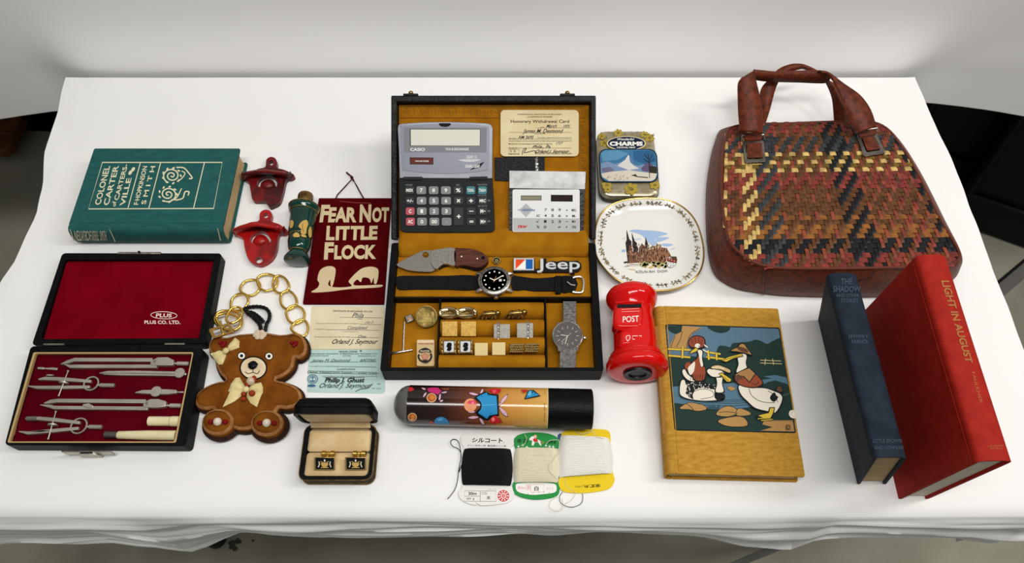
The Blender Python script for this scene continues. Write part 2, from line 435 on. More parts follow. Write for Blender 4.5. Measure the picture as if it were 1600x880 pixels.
# ------------------------------------------------------------------ books
def book(name, label, O, U, W, N, L, B, T, cov, page, r=.002, bulge=.005, cm=.0028, inset=.003, tex=None):
    # O: spine corner on the back cover; U along the spine, W towards the fore-edge, N through the thickness
    O = V(O); U = V(U); W = V(W); N = V(N); t = thing(name, label, 'book', O+U*L/2+W*B/2 if N.z > .9 else V((O+U*L/2+N*T/2).to_tuple()[:2]+(0,)))
    P = lambda u, w_, n: O+U*u+W*w_+N*n
    for nm, n0 in (('back_cover', 0), ('front_cover', T-cm)):
        m = MB(); loop = [P(x, y, n0) for x, y in rrect(0, .0035, L, B, r)]
        m.prism(loop, N*cm); m.build(nm, t, cov, bevel=.0007)
    m = MB(); A = []
    for k in range(13):
        q = PI*k/12; A.append((.0036-(.0036+bulge)*math.sin(q)**.7, T/2-T/2*math.cos(q)))
    inn = [(min(y+.0022, .0036), T/2+(z-T/2)*.9) for y, z in A][::-1]
    m.prism([P(0, y, z) for y, z in A+inn], U*L); m.build('spine', t, cov, bevel=.0004)
    m = MB(); nseg = 8; prof = [(.003, cm+.0002)]
    prof = [(.001-.003*math.sin(PI*k/nseg), cm+(T-2*cm)*k/nseg) for k in range(nseg+1)]+[(B-inset-.0015*math.sin(PI*k/nseg)*1.5, T-cm-(T-2*cm)*k/nseg) for k in range(nseg+1)]
    m.prism([P(inset, y, z) for y, z in prof], U*(L-2*inset)); m.build('page_block', t, page)
    for f in ((B*0)+.0075,):    # hinge groove, pressed beside the spine
        m = MB(); m.tube([P(.002, f, T+.0000), P(L-.002, f, T+.0000)], .0006, 6); m.build('hinge_ridge', t, cov)
    return t
gcl = mat('green_book_cloth', (30, 82, 80), .7, c2=(38, 93, 90), ns=60, bump=.25, bs=900, spec=.3, stretch=(1, 2.5, 1))
G = book('book', 'closed green clothbound book with cream printed title panel, far left of the table', (-.5413, .4893, .0005), (1, 0, 0), (0, 1, 0), (0, 0, 1), .189, .1215, .0325, gcl, PAPER, bulge=.006)
cream = ink(222, 216, 180)
d = Dec(FP(.033))
Zg = lambda *c: zm(2.75, 0, 80, *c)
fr = Zg(440, 478, 955, 478, 918, 676, 380, 678)
d.line(fr, 1.6, cream, True); d.line(Zg(603, 480, 550, 674), 1.4, cream); d.line(Zg(690, 480, 640, 674), 1.4, cream); d.line(Zg(878, 480, 832, 674), 1.4, cream)
def vtext(s, xb0, yb, xt0, yt, wd_):   # text whose baseline runs up the cover; baseline from bottom px to top px, height to the left
    d.text(s, Zg(xb0, yb, xt0, yt, xt0-wd_, yt, xb0-wd_, yb), cream, .018)
vtext('COLONEL', 432, 660, 474, 494, 26); vtext('CARTER', 467, 662, 512, 492, 24); vtext('CARTERS-', 509, 640, 551, 486, 20); vtext('of', 497, 668, 500, 645, 16)
vtext('VILLE', 536, 664, 566, 545, 22); vtext('F·HOPKINSON', 594, 660, 634, 494, 20); vtext('S M I T H', 626, 658, 668, 494, 20)
for cx, cy in ((560, 522), (572, 508)): d.ell(*Zg(cx, cy)[0], 2.4, 4, cream, rot=35)
def scroll(cx, cy, r, sgn):
    c = Zg(cx, cy)[0]
    sp = [(c[0]+(r*(1-k/34))*math.cos(sgn*k*.42+2), c[1]+(r*(1-k/34))*.86*math.sin(sgn*k*.42+2)) for k in range(33)]
    d.line(sp, 2.0, cream)
    for k in range(9): a = k*.7; d.ell(c[0]+r*1.0*math.cos(a), c[1]+r*.86*math.sin(a), 2.4, 1.4, cream, 8, math.degrees(a)+60)
scroll(738, 535, 14, 1); scroll(722, 615, 14, -1)
d.line(cat(Zg(758, 500, 790, 502, 812, 525, 826, 545, 812, 548), 5, False), 2, cream); d.line(cat(Zg(755, 640, 785, 632, 795, 605, 812, 605, 808, 620), 5, False), 2, cream)
d.line(cat(Zg(760, 560, 780, 548, 795, 525, 780, 515), 5, False), 1.6, cream); d.line(cat(Zg(735, 640, 760, 628, 780, 590), 5, False), 1.6, cream)
d.build('printed_title', G)
# spine print: on a plane in front of the bulging spine
d = Dec(Pl((0, .4828, .016), (0, -1, 0)))
d.line(Zg(300, 765, 318, 815), 1.5, cream); d.line(Zg(470, 765, 495, 818), 1.5, cream); d2 = Dec(d.fr); d2.line(Zg(935, 762, 948, 815), 1.5, cream); d2.build('spine_line', G)
for s, x, wd_ in (('NEL', 322, 22), ('CARTER', 346, 24), ('OF', 372, 18), ('CARTERSVILLE', 396, 24), ('SMITH', 432, 22)):
    d.text(s, Zg(x, 815, x+wd_+6, 815, x+wd_, 772, x-4, 772), cream, .01)
d.build('spine_print', G)

rcl = mat('red_book_cloth', (146, 26, 14), .7, c2=(160, 34, 20), ns=90, bump=.2, bs=800, spec=.35)
R_ = book('book', 'bright red hardback standing on its fore-edge with spine up, right end of the table', (.4385, .1715, .1505), (0, 1, 0), (0, 0, -1), (-1, 0, 0), .2085, .1505, .031, rcl, PAPERW, bulge=.004)
dull = ink(196, 150, 84)
d = Dec(Pl((.423, .27, .1548), (0, 0, 1)))
Zr = lambda *c: zm(2.515, 1420, 390, *c)
d.text('LIGHT IN AUGUST', Zr(126, 122, 224, 445, 252, 445, 158, 122), ink(160, 104, 58), .03)
d.build('spine_title', R_); d = Dec(Pl((.423, .27, .1548), (0, 0, 1)))
d.text('FAULKNER', Zr(246, 482, 279, 605, 291, 602, 258, 482), ink(176, 96, 56), .0)
d.build('spine_author', R_); d = Dec(Pl((.423, .27, .1548), (0, 0, 1)))
d.text('RANDOM', Zr(371, 768, 310, 770, 308, 777, 366, 776), ink(176, 96, 56), .0); d.text('HOUSE', Zr(368, 786, 318, 786, 318, 779, 368, 779), ink(176, 96, 56), .0)
d.build('spine_publisher', R_)

bcl = mat('navy_book_cloth', (23, 32, 42), .7, c2=(32, 42, 54), ns=60, bump=.25, bs=800, spec=.3)
W_ = V((.0345, .004, -.1195))/.1245
B_ = book('book', 'dark blue hardback standing on its fore-edge with spine up, left of the red hardback', (.3633, .1830, .1198), V((-.004, .192, 0)).normalized(), W_, (-1, 0, 0), .1935, .1245, .0305, bcl, PAPER, bulge=.004, cm=.003)
d = Dec(Pl((.348, .27, .1238), (0, 0, 1)))
Zb = lambda *c: zm(5.5, 1270, 410, *c)
db = ink(62, 74, 88)
for s, q in (('THE', (240, 140, 340, 190)), ('SHADOW', (175, 205, 410, 255)), ('AND OTHER', (200, 270, 400, 300)), ('STORIES', (240, 310, 390, 345)), ('JEFFERY', (305, 625, 480, 655)), ('FARNOL', (335, 665, 480, 697))):
    if s == 'JEFFERY': d.build('spine_title', B_); d = Dec(Pl((.348, .27, .1238), (0, 0, 1)))
    a = zm(5.5, 1270, 410, *q); d.text(s, (a[0][0], a[0][1], a[1][0], a[1][1]), db, .01)
d.build('spine_author', B_); d = Dec(Pl((.348, .27, .1238), (0, 0, 1)))
d.text('LITTLE BROWN', (1364, 686, 1409, 692), db); d.text('AND COMPANY', (1366, 697, 1412, 703), db)
d.build('spine_publisher', B_)

dcl = mat('tan_book_cloth', (170, 124, 40), .75, c2=(190, 144, 58), ns=120, bump=.3, bs=900, spec=.25, stretch=(1, 2.5, 1))
du = (at(1050, 738, .025)-at(1030, 478, .025)).normalized(); dw = V((-du.y, du.x, 0))
D_ = book('book', 'tan clothbound book with colour picture of dressed ducks on the cover', at(1030, 478, .025)-V((0, 0, .0245)), du, dw, (0, 0, 1), .1945, .1375, .0245, dcl, PAPER, bulge=.006)
# ------------------------------------------------------------------ duck picture on the tan book
def duck_cover():
    fr = FP(.025); d = Dec(fr, .0002)
    Z = lambda *c: zm(2.75, 920, 440, *c)
    sky, dg, tan_, wat, whi, red_, yel, blk_ = ink(84, 112, 130), ink(30, 52, 46), ink(170, 130, 76), ink(78, 112, 130), ink(222, 214, 196), ink(140, 66, 42), ink(206, 176, 56), ink(20, 24, 26)
    brn = ink(92, 60, 42)
    q = Z(330, 185, 818, 200, 888, 650, 370, 637)
    d.poly(rquad([(p[0], p[1]) for p in zm(2.75, 920, 440, 328, 183, 820, 198, 891, 652, 368, 640)], 4), blk_)
    d.poly(rquad(zm(2.75, 920, 440, 332, 188, 816, 203, 886, 647, 373, 634), 4), sky)
    P = lambda M, *c: d.poly(Z(*c), M)
    S_ = lambda M, *c: d.poly(cat(Z(*c), 4), M)
    O = lambda w_, *c: d.line(cat(Z(*c), 4, False), w_, blk_)
    S_(dg, 334, 192, 372, 190, 412, 192, 404, 216, 376, 226, 350, 216)
    S_(dg, 510, 194, 560, 193, 606, 195, 598, 214, 566, 222, 530, 212)
    S_(dg, 552, 292, 562, 276, 590, 278, 608, 282, 618, 266, 650, 262, 690, 258, 716, 250, 742, 256, 765, 268, 790, 256, 812, 246, 826, 250, 838, 330, 848, 412, 780, 405, 700, 420, 560, 400, 545, 330)
    P(dg, 340, 325, 420, 318, 560, 335, 700, 345, 840, 330, 848, 412, 700, 430, 560, 440, 356, 452)
    P(tan_, 402, 190, 470, 196, 486, 200, 446, 222, 428, 252, 422, 292, 346, 286, 352, 268, 370, 230, 398, 216)
    O(.8, 402, 215, 392, 250, 376, 282); O(.8, 480, 200, 440, 225, 424, 262, 420, 292); O(.8, 372, 232, 360, 262, 352, 286)
    P(wat, 357, 455, 480, 450, 620, 452, 700, 430, 780, 418, 849, 412, 856, 442, 760, 470, 866, 478, 700, 540, 560, 552, 366, 520)
    P(dg, 690, 470, 770, 432, 800, 425, 852, 440, 862, 480, 800, 500, 700, 500)
    P(wat, 752, 408, 800, 402, 846, 412, 850, 424, 800, 420)
    P(dg, 366, 522, 420, 528, 480, 545, 560, 552, 640, 548, 700, 538, 760, 520, 866, 480, 884, 600, 886, 646, 373, 634)
    for a in (505, 512, 520, 530): d.line(cat(Z(450, a+6, 520, a-2+random.random()*4, 600, a+5, 680, a), 3, False), .7, dg)
    # fence
    for c in ((340, 290, 436, 294), (342, 318, 436, 326), (500, 302, 566, 312), (505, 324, 600, 336)):
        a = Z(*c); d.line(a, 4.0, blk_); d.line(a, 2.8, yel)
    for c in ((404, 280, 402, 330), (512, 296, 516, 336), (548, 306, 550, 338)):
        a = Z(*c); d.line(a, 4.2, blk_); d.line(a, 3, yel)
    for c in ((736, 350, 830, 354), (738, 338, 826, 342)): d.line(Z(*c), 1.1, ink(196, 180, 130))
    for c in ((760, 332, 756, 358), (790, 332, 794, 358)): d.line(Z(*c), 1.1, ink(196, 180, 130))
    # rocks and path
    for c in ((386, 546, 420, 522, 448, 520, 500, 534, 508, 550, 470, 558, 430, 550), (545, 574, 566, 545, 600, 534, 632, 545, 640, 566, 600, 582), (632, 560, 648, 544, 690, 560, 694, 574, 640, 578), (552, 604, 570, 590, 640, 578, 676, 590, 682, 622, 600, 624), (594, 455, 612, 450, 632, 462, 610, 470)):
        S_(blk_, *c); a = Z(*c); cx = sum(p[0] for p in a)/len(a); cy = sum(p[1] for p in a)/len(a)
        d.poly(cat([(cx+(p[0]-cx)*.93, cy+(p[1]-cy)*.9) for p in a], 4), tan_)
    O(.8, 420, 524, 440, 540, 452, 556); O(.8, 560, 562, 600, 560, 640, 566)
    P(tan_, 752, 600, 800, 596, 876, 596, 884, 645, 738, 641, 790, 626, 745, 614)
    for k in range(16): x = 756+k*8; d.line(Z(x, 600, x+4, 582-random.random()*6), .9, dg)
    for k in range(10): x = 515+k*5; d.line(Z(x, 552, x+2, 538-random.random()*8), .8, dg)
    # duck on the left, red bonnet and dress
    S_(blk_, 398, 384, 412, 372, 428, 398, 452, 412, 500, 424, 492, 436, 430, 432, 408, 412); S_(whi, 402, 386, 412, 378, 426, 400, 452, 416, 494, 428, 440, 428, 412, 410)
    S_(blk_, 464, 296, 478, 290, 492, 300, 490, 330, 496, 364, 478, 372, 464, 350, 468, 325); S_(whi, 468, 298, 478, 294, 488, 302, 486, 330, 491, 361, 478, 367, 468, 350, 472, 325)
    S_(blk_, 438, 352, 462, 330, 470, 304, 482, 364, 500, 364, 504, 416, 480, 432, 446, 420); S_(red_, 441, 354, 464, 334, 472, 320, 482, 366, 498, 368, 500, 412, 480, 426, 450, 416)
    S_(red_, 414, 356, 428, 346, 440, 358, 428, 380, 414, 372); S_(whi, 426, 374, 440, 356, 456, 346, 452, 384, 436, 402)
    for k in range(7): x = 440+k*10; d.line(Z(x, 400, x-3, 424), .7, blk_)
    S_(blk_, 428, 268, 436, 242, 464, 231, 494, 240, 502, 262, 498, 284, 470, 292, 440, 286); S_(red_, 431, 268, 438, 245, 464, 235, 490, 243, 497, 262, 490, 280, 470, 284, 444, 282)
    for a in ((440, 246, 448, 270), (456, 238, 458, 264), (474, 237, 472, 262), (488, 246, 482, 270)): d.line(Z(*a), .7, blk_)
    d.ell(*Z(467, 276)[0], 4.8, 4.2, blk_); d.ell(*Z(467, 276)[0], 4.2, 3.6, whi); d.ell(*Z(474, 278)[0], .9, .9, blk_)
    P(blk_, 432, 312, 436, 300, 460, 282, 474, 292, 462, 304); P(yel, 435, 310, 440, 300, 460, 285, 470, 292, 460, 301)
    P(whi, 494, 268, 510, 280, 512, 286, 498, 278); P(whi, 490, 290, 512, 302, 506, 304, 490, 296)
    # swimming duck, chequered shawl, straw hat
    S_(blk_, 388, 470, 394, 425, 412, 420, 422, 440, 460, 428, 500, 436, 540, 444, 560, 470, 584, 486, 578, 512, 520, 516, 440, 510, 396, 496); S_(whi, 391, 470, 397, 429, 411, 424, 422, 446, 470, 440, 540, 452, 560, 478, 560, 506, 500, 512, 440, 506, 400, 492)
    P(blk_, 424, 438, 462, 427, 506, 437, 540, 445, 556, 466, 520, 462, 486, 456, 456, 466, 446, 488, 450, 508, 430, 496, 416, 480); P(blk_, 540, 472, 560, 476, 584, 486, 578, 511, 552, 513, 540, 498)
    random.seed(5)
    for k in range(210):
        x = 416+random.random()*164; y = 432+random.random()*80
        if inside((x, y), [(422, 440), (460, 428), (510, 440), (540, 446), (552, 468), (580, 484), (578, 510), (548, 512), (536, 480), (500, 462), (450, 466), (446, 500), (420, 486)]): d.poly([Z(x-2.6, y)[0], Z(x, y-2.6)[0], Z(x+2.6, y)[0], Z(x, y+2.6)[0]], whi, keep=True)
    O(.8, 448, 474, 490, 462, 530, 472, 534, 494, 480, 506)
    S_(blk_, 544, 406, 560, 400, 578, 408, 576, 440, 584, 474, 562, 482, 540, 474, 548, 440); S_(whi, 548, 408, 560, 403, 574, 411, 572, 440, 579, 471, 562, 477, 545, 471, 552, 440)
    S_(blk_, 506, 388, 514, 372, 530, 374, 560, 372, 590, 396, 570, 412, 540, 412, 514, 404); S_(whi, 509, 388, 516, 376, 530, 378, 560, 378, 580, 396, 560, 408, 530, 408)
    S_(blk_, 524, 374, 530, 360, 556, 356, 580, 364, 612, 378, 610, 398, 570, 384); S_(ink(190, 164, 110), 528, 373, 532, 364, 556, 360, 578, 367, 606, 380, 604, 392, 570, 379); d.line(Z(530, 370, 560, 368, 582, 376), 1.2, whi)
    P(blk_, 556, 396, 572, 390, 616, 420, 612, 434, 592, 434); P(yel, 560, 397, 572, 394, 612, 421, 608, 430, 594, 430); O(.8, 566, 402, 600, 426)
    # large duck, brown hat and red waistcoat
    S_(blk_, 640, 452, 660, 436, 700, 452, 760, 456, 800, 470, 826, 480, 836, 500, 826, 540, 800, 570, 770, 562, 712, 548, 676, 516, 650, 488); S_(whi, 644, 453, 662, 441, 700, 456, 760, 460, 800, 474, 822, 484, 831, 502, 820, 536, 798, 564, 770, 557, 716, 543, 680, 512, 655, 486)
    O(.9, 688, 460, 700, 490, 740, 516, 800, 522); O(.9, 770, 470, 800, 490, 812, 520)
    S_(blk_, 778, 500, 796, 476, 806, 490, 814, 498, 796, 518); S_(blk_, 806, 470, 806, 454, 820, 446, 832, 458, 836, 480, 820, 480); S_(brn, 808, 468, 810, 456, 820, 449, 829, 459, 830, 474)
    S_(blk_, 636, 326, 648, 312, 668, 308, 682, 320, 678, 350, 682, 376, 660, 402, 630, 392, 640, 356); S_(whi, 640, 327, 650, 315, 667, 311, 678, 321, 674, 350, 678, 374, 660, 396, 635, 389, 644, 356)
    S_(blk_, 622, 404, 660, 380, 690, 370, 720, 396, 752, 438, 720, 458, 670, 454, 634, 436); S_(red_, 630, 408, 660, 386, 690, 376, 716, 398, 746, 436, 716, 453, 672, 450, 638, 434)
    P(blk_, 622, 404, 650, 384, 690, 369, 720, 396, 690, 436, 664, 410); P(ink(160, 118, 70), 628, 403, 652, 387, 689, 373, 714, 396, 690, 430, 666, 406)
    S_(brn, 634, 404, 646, 400, 652, 410, 664, 414, 656, 422, 646, 420, 640, 434, 634, 424); O(.8, 702, 438, 720, 444, 730, 428)
    P(blk_, 568, 340, 600, 322, 656, 308, 666, 322, 620, 334, 590, 350); P(yel, 573, 339, 600, 325, 655, 311, 660, 320, 620, 330, 590, 345); O(.7, 580, 338, 620, 326, 656, 318)
    S_(blk_, 606, 298, 636, 282, 650, 266, 668, 266, 684, 290, 706, 320, 680, 314, 640, 306); S_(ink(166, 124, 70), 612, 297, 640, 283, 652, 270, 667, 270, 681, 290, 698, 314, 678, 308, 640, 300)
    S_(brn, 638, 290, 644, 280, 664, 284, 682, 294, 684, 306, 660, 302)
    P(blk_, 722, 574, 770, 562, 776, 540, 800, 540, 796, 568, 790, 590, 760, 596, 720, 590); P(yel, 728, 576, 774, 565, 780, 544, 796, 544, 790, 568, 782, 584, 750, 586); d.line(Z(726, 590, 780, 586), 1.3, yel); d.line(Z(740, 598, 790, 592), 1.3, yel)
    d.poly(zm(2.75, 920, 440, 848, 616, 866, 616, 866, 636, 848, 636), brn); d.line(Z(852, 620, 862, 632), .8, tan_); d.line(Z(862, 620, 852, 632), .8, tan_)
    d.build('cover_picture', D_)
    m = MB(); m.lathe([(.0045, 0), (.0048, .0012), (.0028, .0018), (.0016, .0008)], at(1239, 648, .0258), n=16); m.build('shell_button', D_, mat('pearl', (224, 214, 196), .3))
    lab = ink(150, 104, 48); d2 = Dec(FP(.0215)); 
    m = MB(); a = zm(2.75, 920, 440, 284, 196, 300, 190, 336, 644, 318, 660); m.prism([at(p[0], p[1], .0222) for p in a], (0, 0, .0008)); m.build('spine_label', D_, lab)
duck_cover()

# ------------------------------------------------------------------ drafting set
def drafting():
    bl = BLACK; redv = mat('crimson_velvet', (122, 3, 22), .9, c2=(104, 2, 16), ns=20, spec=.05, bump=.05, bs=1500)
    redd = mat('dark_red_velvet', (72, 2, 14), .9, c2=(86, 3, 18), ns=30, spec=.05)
    t = thing('instrument_case', 'open black drafting instrument case lined in crimson velvet, front left of the table', 'case', (-.45, .34, 0))
    Z = lambda *c: zm(2.589, 0, 380, *c)
    def shell(nm, outq, inq, z0, z1, zi, lining, lm):
        o = xy(z1, outq); i = xy(z1, inq); m = MB()
        m.prism([[V((p[0], p[1], z0)) for p in rquad(o, .005)], [V((p[0], p[1], z0)) for p in rquad(i, .002)]], (0, 0, z1-z0))
        ob = m.build(nm, t, bl, bevel=.0015, seg=3)
        m = MB(); m.prism([V((p[0], p[1], z0+.0008)) for p in rquad(i, .002)], (0, 0, zi-z0-.0008)); m.build(lining, t, lm)
        return o, i
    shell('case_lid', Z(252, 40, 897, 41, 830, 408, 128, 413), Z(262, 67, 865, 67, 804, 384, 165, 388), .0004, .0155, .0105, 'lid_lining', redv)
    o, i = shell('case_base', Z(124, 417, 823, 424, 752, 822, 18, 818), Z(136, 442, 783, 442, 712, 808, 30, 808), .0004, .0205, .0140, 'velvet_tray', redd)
    rim = mat('gilt_edge', (206, 176, 120), .4, .4)
    m = MB(); m.prism([[V((p[0], p[1], .017)) for p in rquad(xy(.0205, Z(136, 442, 783, 442, 712, 808, 30, 808)), .002)], [V((p[0], p[1], .017)) for p in rquad(xy(.0205, Z(144, 447, 778, 447, 706, 803, 40, 803)), .002)]], (0, 0, .0038)); m.build('gilt_rim', t, rim)
    m = MB(); m.use(mat('lifted_tray_edge', (190, 150, 84), .7))
    m.prism([at(p[0], p[1], .0150) for p in Z(140, 446, 118, 500, 126, 520, 112, 545, 118, 560, 96, 600, 66, 700, 74, 715, 60, 775, 36, 803)], (0, 0, .0045)); m.build('tray_edge', t)
    d = Dec(FP(.0106), .0002); wht = ink(232, 206, 200)
    d.line(ellp(*Z(663, 292)[0], 20.5, 5.6, 26, 2), 1, wht, True); d.text('PLUS', Z(630, 300, 694, 301, 696, 285, 632, 284), wht, .03); d.text('PLUS CO. LTD.', Z(584, 327, 730, 328, 728, 313, 584, 313), wht, .03)
    d.build('lid_print', t)
    cl = mat('nickel', (186, 180, 166), .35, 1, c2=(150, 142, 126), ns=200)
    # clasp on the front, catch at the lid's far edge, hinges
    a = at(*Z(248, 828)[0], .02); b = at(*Z(446, 830)[0], .02); yv = a.y-.0012
    m = MB(); m.box(((a.x+b.x)/2, yv-.0022, .0125), (b.x-a.x, .0016, .012)); k = m.build('clasp', t, cl, bevel=.0005)
    m = MB(); m.lathe([(.009, 0), (.009, .0012), (.006, .0016)], ((a.x+b.x)/2, yv-.003, .007), (0, -1, 0), 20, sx=1.3); m.build('clasp_button', k, cl)
    m = MB(); m.box(((a.x+b.x)/2, yv-.0034, .0165), (.012, .001, .0026)); m.build('keyhole', k, BLACKP)
    a = at(*Z(476, 44)[0], .0155); b = at(*Z(650, 44)[0], .0155)
    m = MB(); m.box(((a.x+b.x)/2, a.y+.0012, .0135), (b.x-a.x, .003, .0055)); k = m.build('catch_plate', t, cl, bevel=.0004)
    m = MB(); m.ball(((a.x+b.x)/2, a.y+.002, .0172), .0016, 10); m.build('catch_pin', k, BLACKP)
    for x0, x1, y in ((178, 262, 411), (668, 748, 409)):
        a = at(*Z(x0, y)[0], .0175); b = at(*Z(x1, y)[0], .0175); m = MB(); m.tube([a, b], .0014, 8); m.build('hinge', t, cl)
    # instruments lying in the velvet
    zt = .0165
    ns = mat('nickel_silver', (196, 190, 176), .42, .75, c2=(178, 172, 158), ns=60)
    Q = lambda *c: [at(p[0], p[1], zt) for p in zm(4.888, 0, 540, *c)]
    Q2 = lambda *c: [at(p[0], p[1], zt) for p in zm(4.888, 150, 540, *c)]
    def bar(par, nm, p, hw, hh=.0022, mt=ns):           # p: polyline of centre points with widths
        m = MB(); L = []; R = []
        dd = (V(p[-1])-V(p[0])).normalized(); n_ = V((-dd.y, dd.x, 0))
        hw = hw if isinstance(hw, list) else [hw]*len(p)
        lp = [V(a)+n_*h for a, h in zip(p, hw)]+[V(a)-n_*h for a, h in reversed(list(zip(p, hw)))]
        m.prism([q-V((0, 0, hh)) for q in lp], (0, 0, 2*hh)); return m.build(nm, par, mt, bevel=.0005)
    def rod(par, nm, a, b, r, mt=ns, n=12, prof=None):
        m = MB(); L = (b-a).length; m.lathe(prof(L) if prof else [(r*.7, 0), (r, .0006), (r, L-.0006), (r*.7, L)], a, b-a, n); return m.build(nm, par, mt)
    def divider(lab, tips, up, lo, headp, neck, han, joint=None):
        c = up[0].lerp(up[-1], .5); t2 = thing('compass', lab, 'compass', (c.x, c.y, .0142), 'long drafting compasses in the case')
        bar(t2, 'leg', up, [.0004, .0022, .0022, .0022]); bar(t2, 'leg', lo, [.0004, .0018, .0020, .0020])
        bar(t2, 'head', headp, [.0022, .0048, .0050, .003], .0028)
        m = MB(); m.lathe([(.0016, 0), (.0016, .0008), (0.0001, .001)], headp[1]+V((-.0016, 0, .0027)), n=10); m.build('screw', t2, STEELD)
        rod(t2, 'neck', neck[0], neck[1], .0012); rod(t2, 'handle', han[0], han[1], .0026, n=10)
        if joint: bar(t2, 'knee_joint', joint, [.001, .0026, .0012], .0030)
        return t2
    divider('long plain silver compass lying topmost in the crimson drafting tray', None, Q(468, 147, 520, 130, 575, 112)+Q2(435, 114), Q(500, 150, 545, 165, 575, 164)+Q2(470, 164), Q2(425, 136, 470, 128, 550, 128, 598, 138), Q2(596, 138, 622, 138), Q2(618, 138, 712, 140))
    divider('long silver compass with a knee joint in one leg, third row of the crimson tray', None, Q(340, 446, 385, 434, 445, 425)+Q2(385, 430), Q(310, 457, 390, 468, 420, 478)+Q2(400, 484), Q2(368, 456, 410, 448, 480, 448, 540, 452), Q2(538, 459, 568, 459), Q2(563, 459, 655, 461), Q(640, 462, 680, 464, 720, 476))
    def bow(lab, up, lo, ring, r, neck, han, spin, nut, pen):
        c = ring; t2 = thing('bow_compass', lab, 'compass', (c.x, c.y, .0142), 'bow compasses in the case')
        bar(t2, 'leg', up, [.0010, .0020, .0022, .0016]); bar(t2, 'leg', lo, [.0006, .0018, .0021, .0016])
        m = MB(); m.tube([c+V((r*math.cos(q*PI/12), r*math.sin(q*PI/12), .001)) for q in range(24)], .0010, 6, True); m.build('spring_ring', t2, ns)
        rod(t2, 'neck', neck[0], neck[1], .0012); rod(t2, 'handle', han[0], han[1], .0025, n=10)
        rod(t2, 'spindle', spin[0]+V((0, 0, .0028)), spin[1]+V((0, 0, .0028)), .0007)
        for e in spin: m = MB(); m.ball(e+V((0, 0, .0028)), .0013, 8); m.build('spindle_end', t2, ns)
        ax = (spin[1]-spin[0]).normalized(); m = MB(); m.lathe([(.0009, -.0010), (.0052, -.0008), (.0052, .0008), (.0009, .0010)], nut+V((0, 0, .0012)), ax, 18); m.build('adjusting_nut', t2, ns)
        if pen: rod(t2, 'lead_holder', pen[0], pen[1], .0030, STEELD)
        else:
            m = MB(); m.lathe([(.0038, -.0008), (.0042, 0), (.0038, .0008)], up[1]+V((0.004, .004, .0005)), (0, 1, .3), 14); m.build('blade_screw', t2, ns)
    bow('small bow compass with pen nib and ring spring, upper left of the crimson tray', Q(300, 262, 350, 255, 500, 262, 700, 278), Q(220, 314, 290, 324, 450, 324, 690, 320), Q(700, 293)[0], .0078, Q(738, 303, 770, 304), Q(765, 304, 876, 306), Q(530, 203, 460, 388), Q(492, 290)[0], None)
    bow('small bow compass with knurled lead holder, lower left of the crimson tray', Q(200, 560, 300, 560, 430, 572, 615, 594), Q(150, 660, 220, 672, 400, 655, 605, 636), Q(606, 616)[0], .0084, Q(655, 622, 685, 622), Q(680, 622, 780, 624), Q(437, 513, 380, 718), Q(408, 612)[0], Q(205, 560, 292, 560))
    a, b = Q2(30, 216)[0], Q2(690, 222)[0]; t2 = thing('ruling_pen', 'thin silver ruling pen with round thumbscrew, second row of the crimson tray', 'pen', (a.x*.5+b.x*.5, a.y, .0142))
    bar(t2, 'blade', Q2(30, 216, 90, 208, 300, 206, 620, 212), [.0005, .0016, .0016, .0014]); bar(t2, 'blade', Q2(60, 222, 200, 224, 400, 226, 640, 230), [.0005, .0011, .0011, .001], .0016)
    m = MB(); m.lathe([(.0056, 0), (.0060, .0006), (.0056, .0014), (.001, .0016)], Q2(643, 214)[0]+V((0, 0, .001)), n=20); m.build('thumbscrew', t2, ns); rod(t2, 'end_stud', *Q2(668, 220, 692, 221), .0016)
    a, b = Q2(305, 363)[0], Q2(672, 357)[0]; t2 = thing('pen_attachment', 'short silver pen attachment with round screw, right side of the crimson tray', 'attachment', (a.x*.5+b.x*.5, a.y, .0142))
    bar(t2, 'nib', Q2(303, 364, 360, 358, 470, 360), [.0003, .0020, .0024]); bar(t2, 'shank', Q2(470, 358, 560, 358, 620, 356), [.0032, .0028, .0018]); rod(t2, 'tip', *Q2(615, 357, 672, 357), .0010)
    m = MB(); m.lathe([(.0058, 0), (.0062, .0006), (.0058, .0016), (.001, .0018)], Q2(467, 358)[0]+V((0, 0, .0018)), n=20); m.build('thumbscrew', t2, ns)
    iv = mat('ivory', (226, 216, 176), .4, c2=(214, 202, 158), ns=80)
    a, b = Q2(402, 578, 640, 580); t2 = thing('ivory_tube', 'short ivory coloured tube at the right edge of the crimson tray', 'tube', (a.x*.5+b.x*.5, a.y, .0142))
    rod(t2, 'tube_body', a, a.lerp(b, .72), .0052, iv, 16); rod(t2, 'tube_cap', a.lerp(b, .72), b, .0056, iv, 16)
    a, b = Q2(68, 683, 612, 688); t2 = thing('tool_grip', 'long ivory coloured tool grip with dark metal tip, bottom row of the crimson tray', 'tool', (a.x*.5+b.x*.5, a.y, .0142))
    rod(t2, 'metal_tip', a, a.lerp(b, .18), .0042, mat('dull_steel', (120, 112, 108), .4, 1), 14); rod(t2, 'handle_shaft', a.lerp(b, .18), b, .005, iv, 16, lambda L: [(.0036, 0), (.0042, .001), (.0052, L*.5), (.0054, L)])
    t2 = thing('spare_nib', 'tiny loose silver spare nib at the top left of the crimson tray', 'nib', Q(364, 178)[0]-V((0, 0, .0022)))
    bar(t2, 'nib_blade', Q(288, 174, 330, 176, 340, 176), [.0012, .0014, .0008], .0010); bar(t2, 'nib_shank', Q(335, 177, 400, 178, 440, 182), [.0008, .0014, .0014], .0010)
drafting()

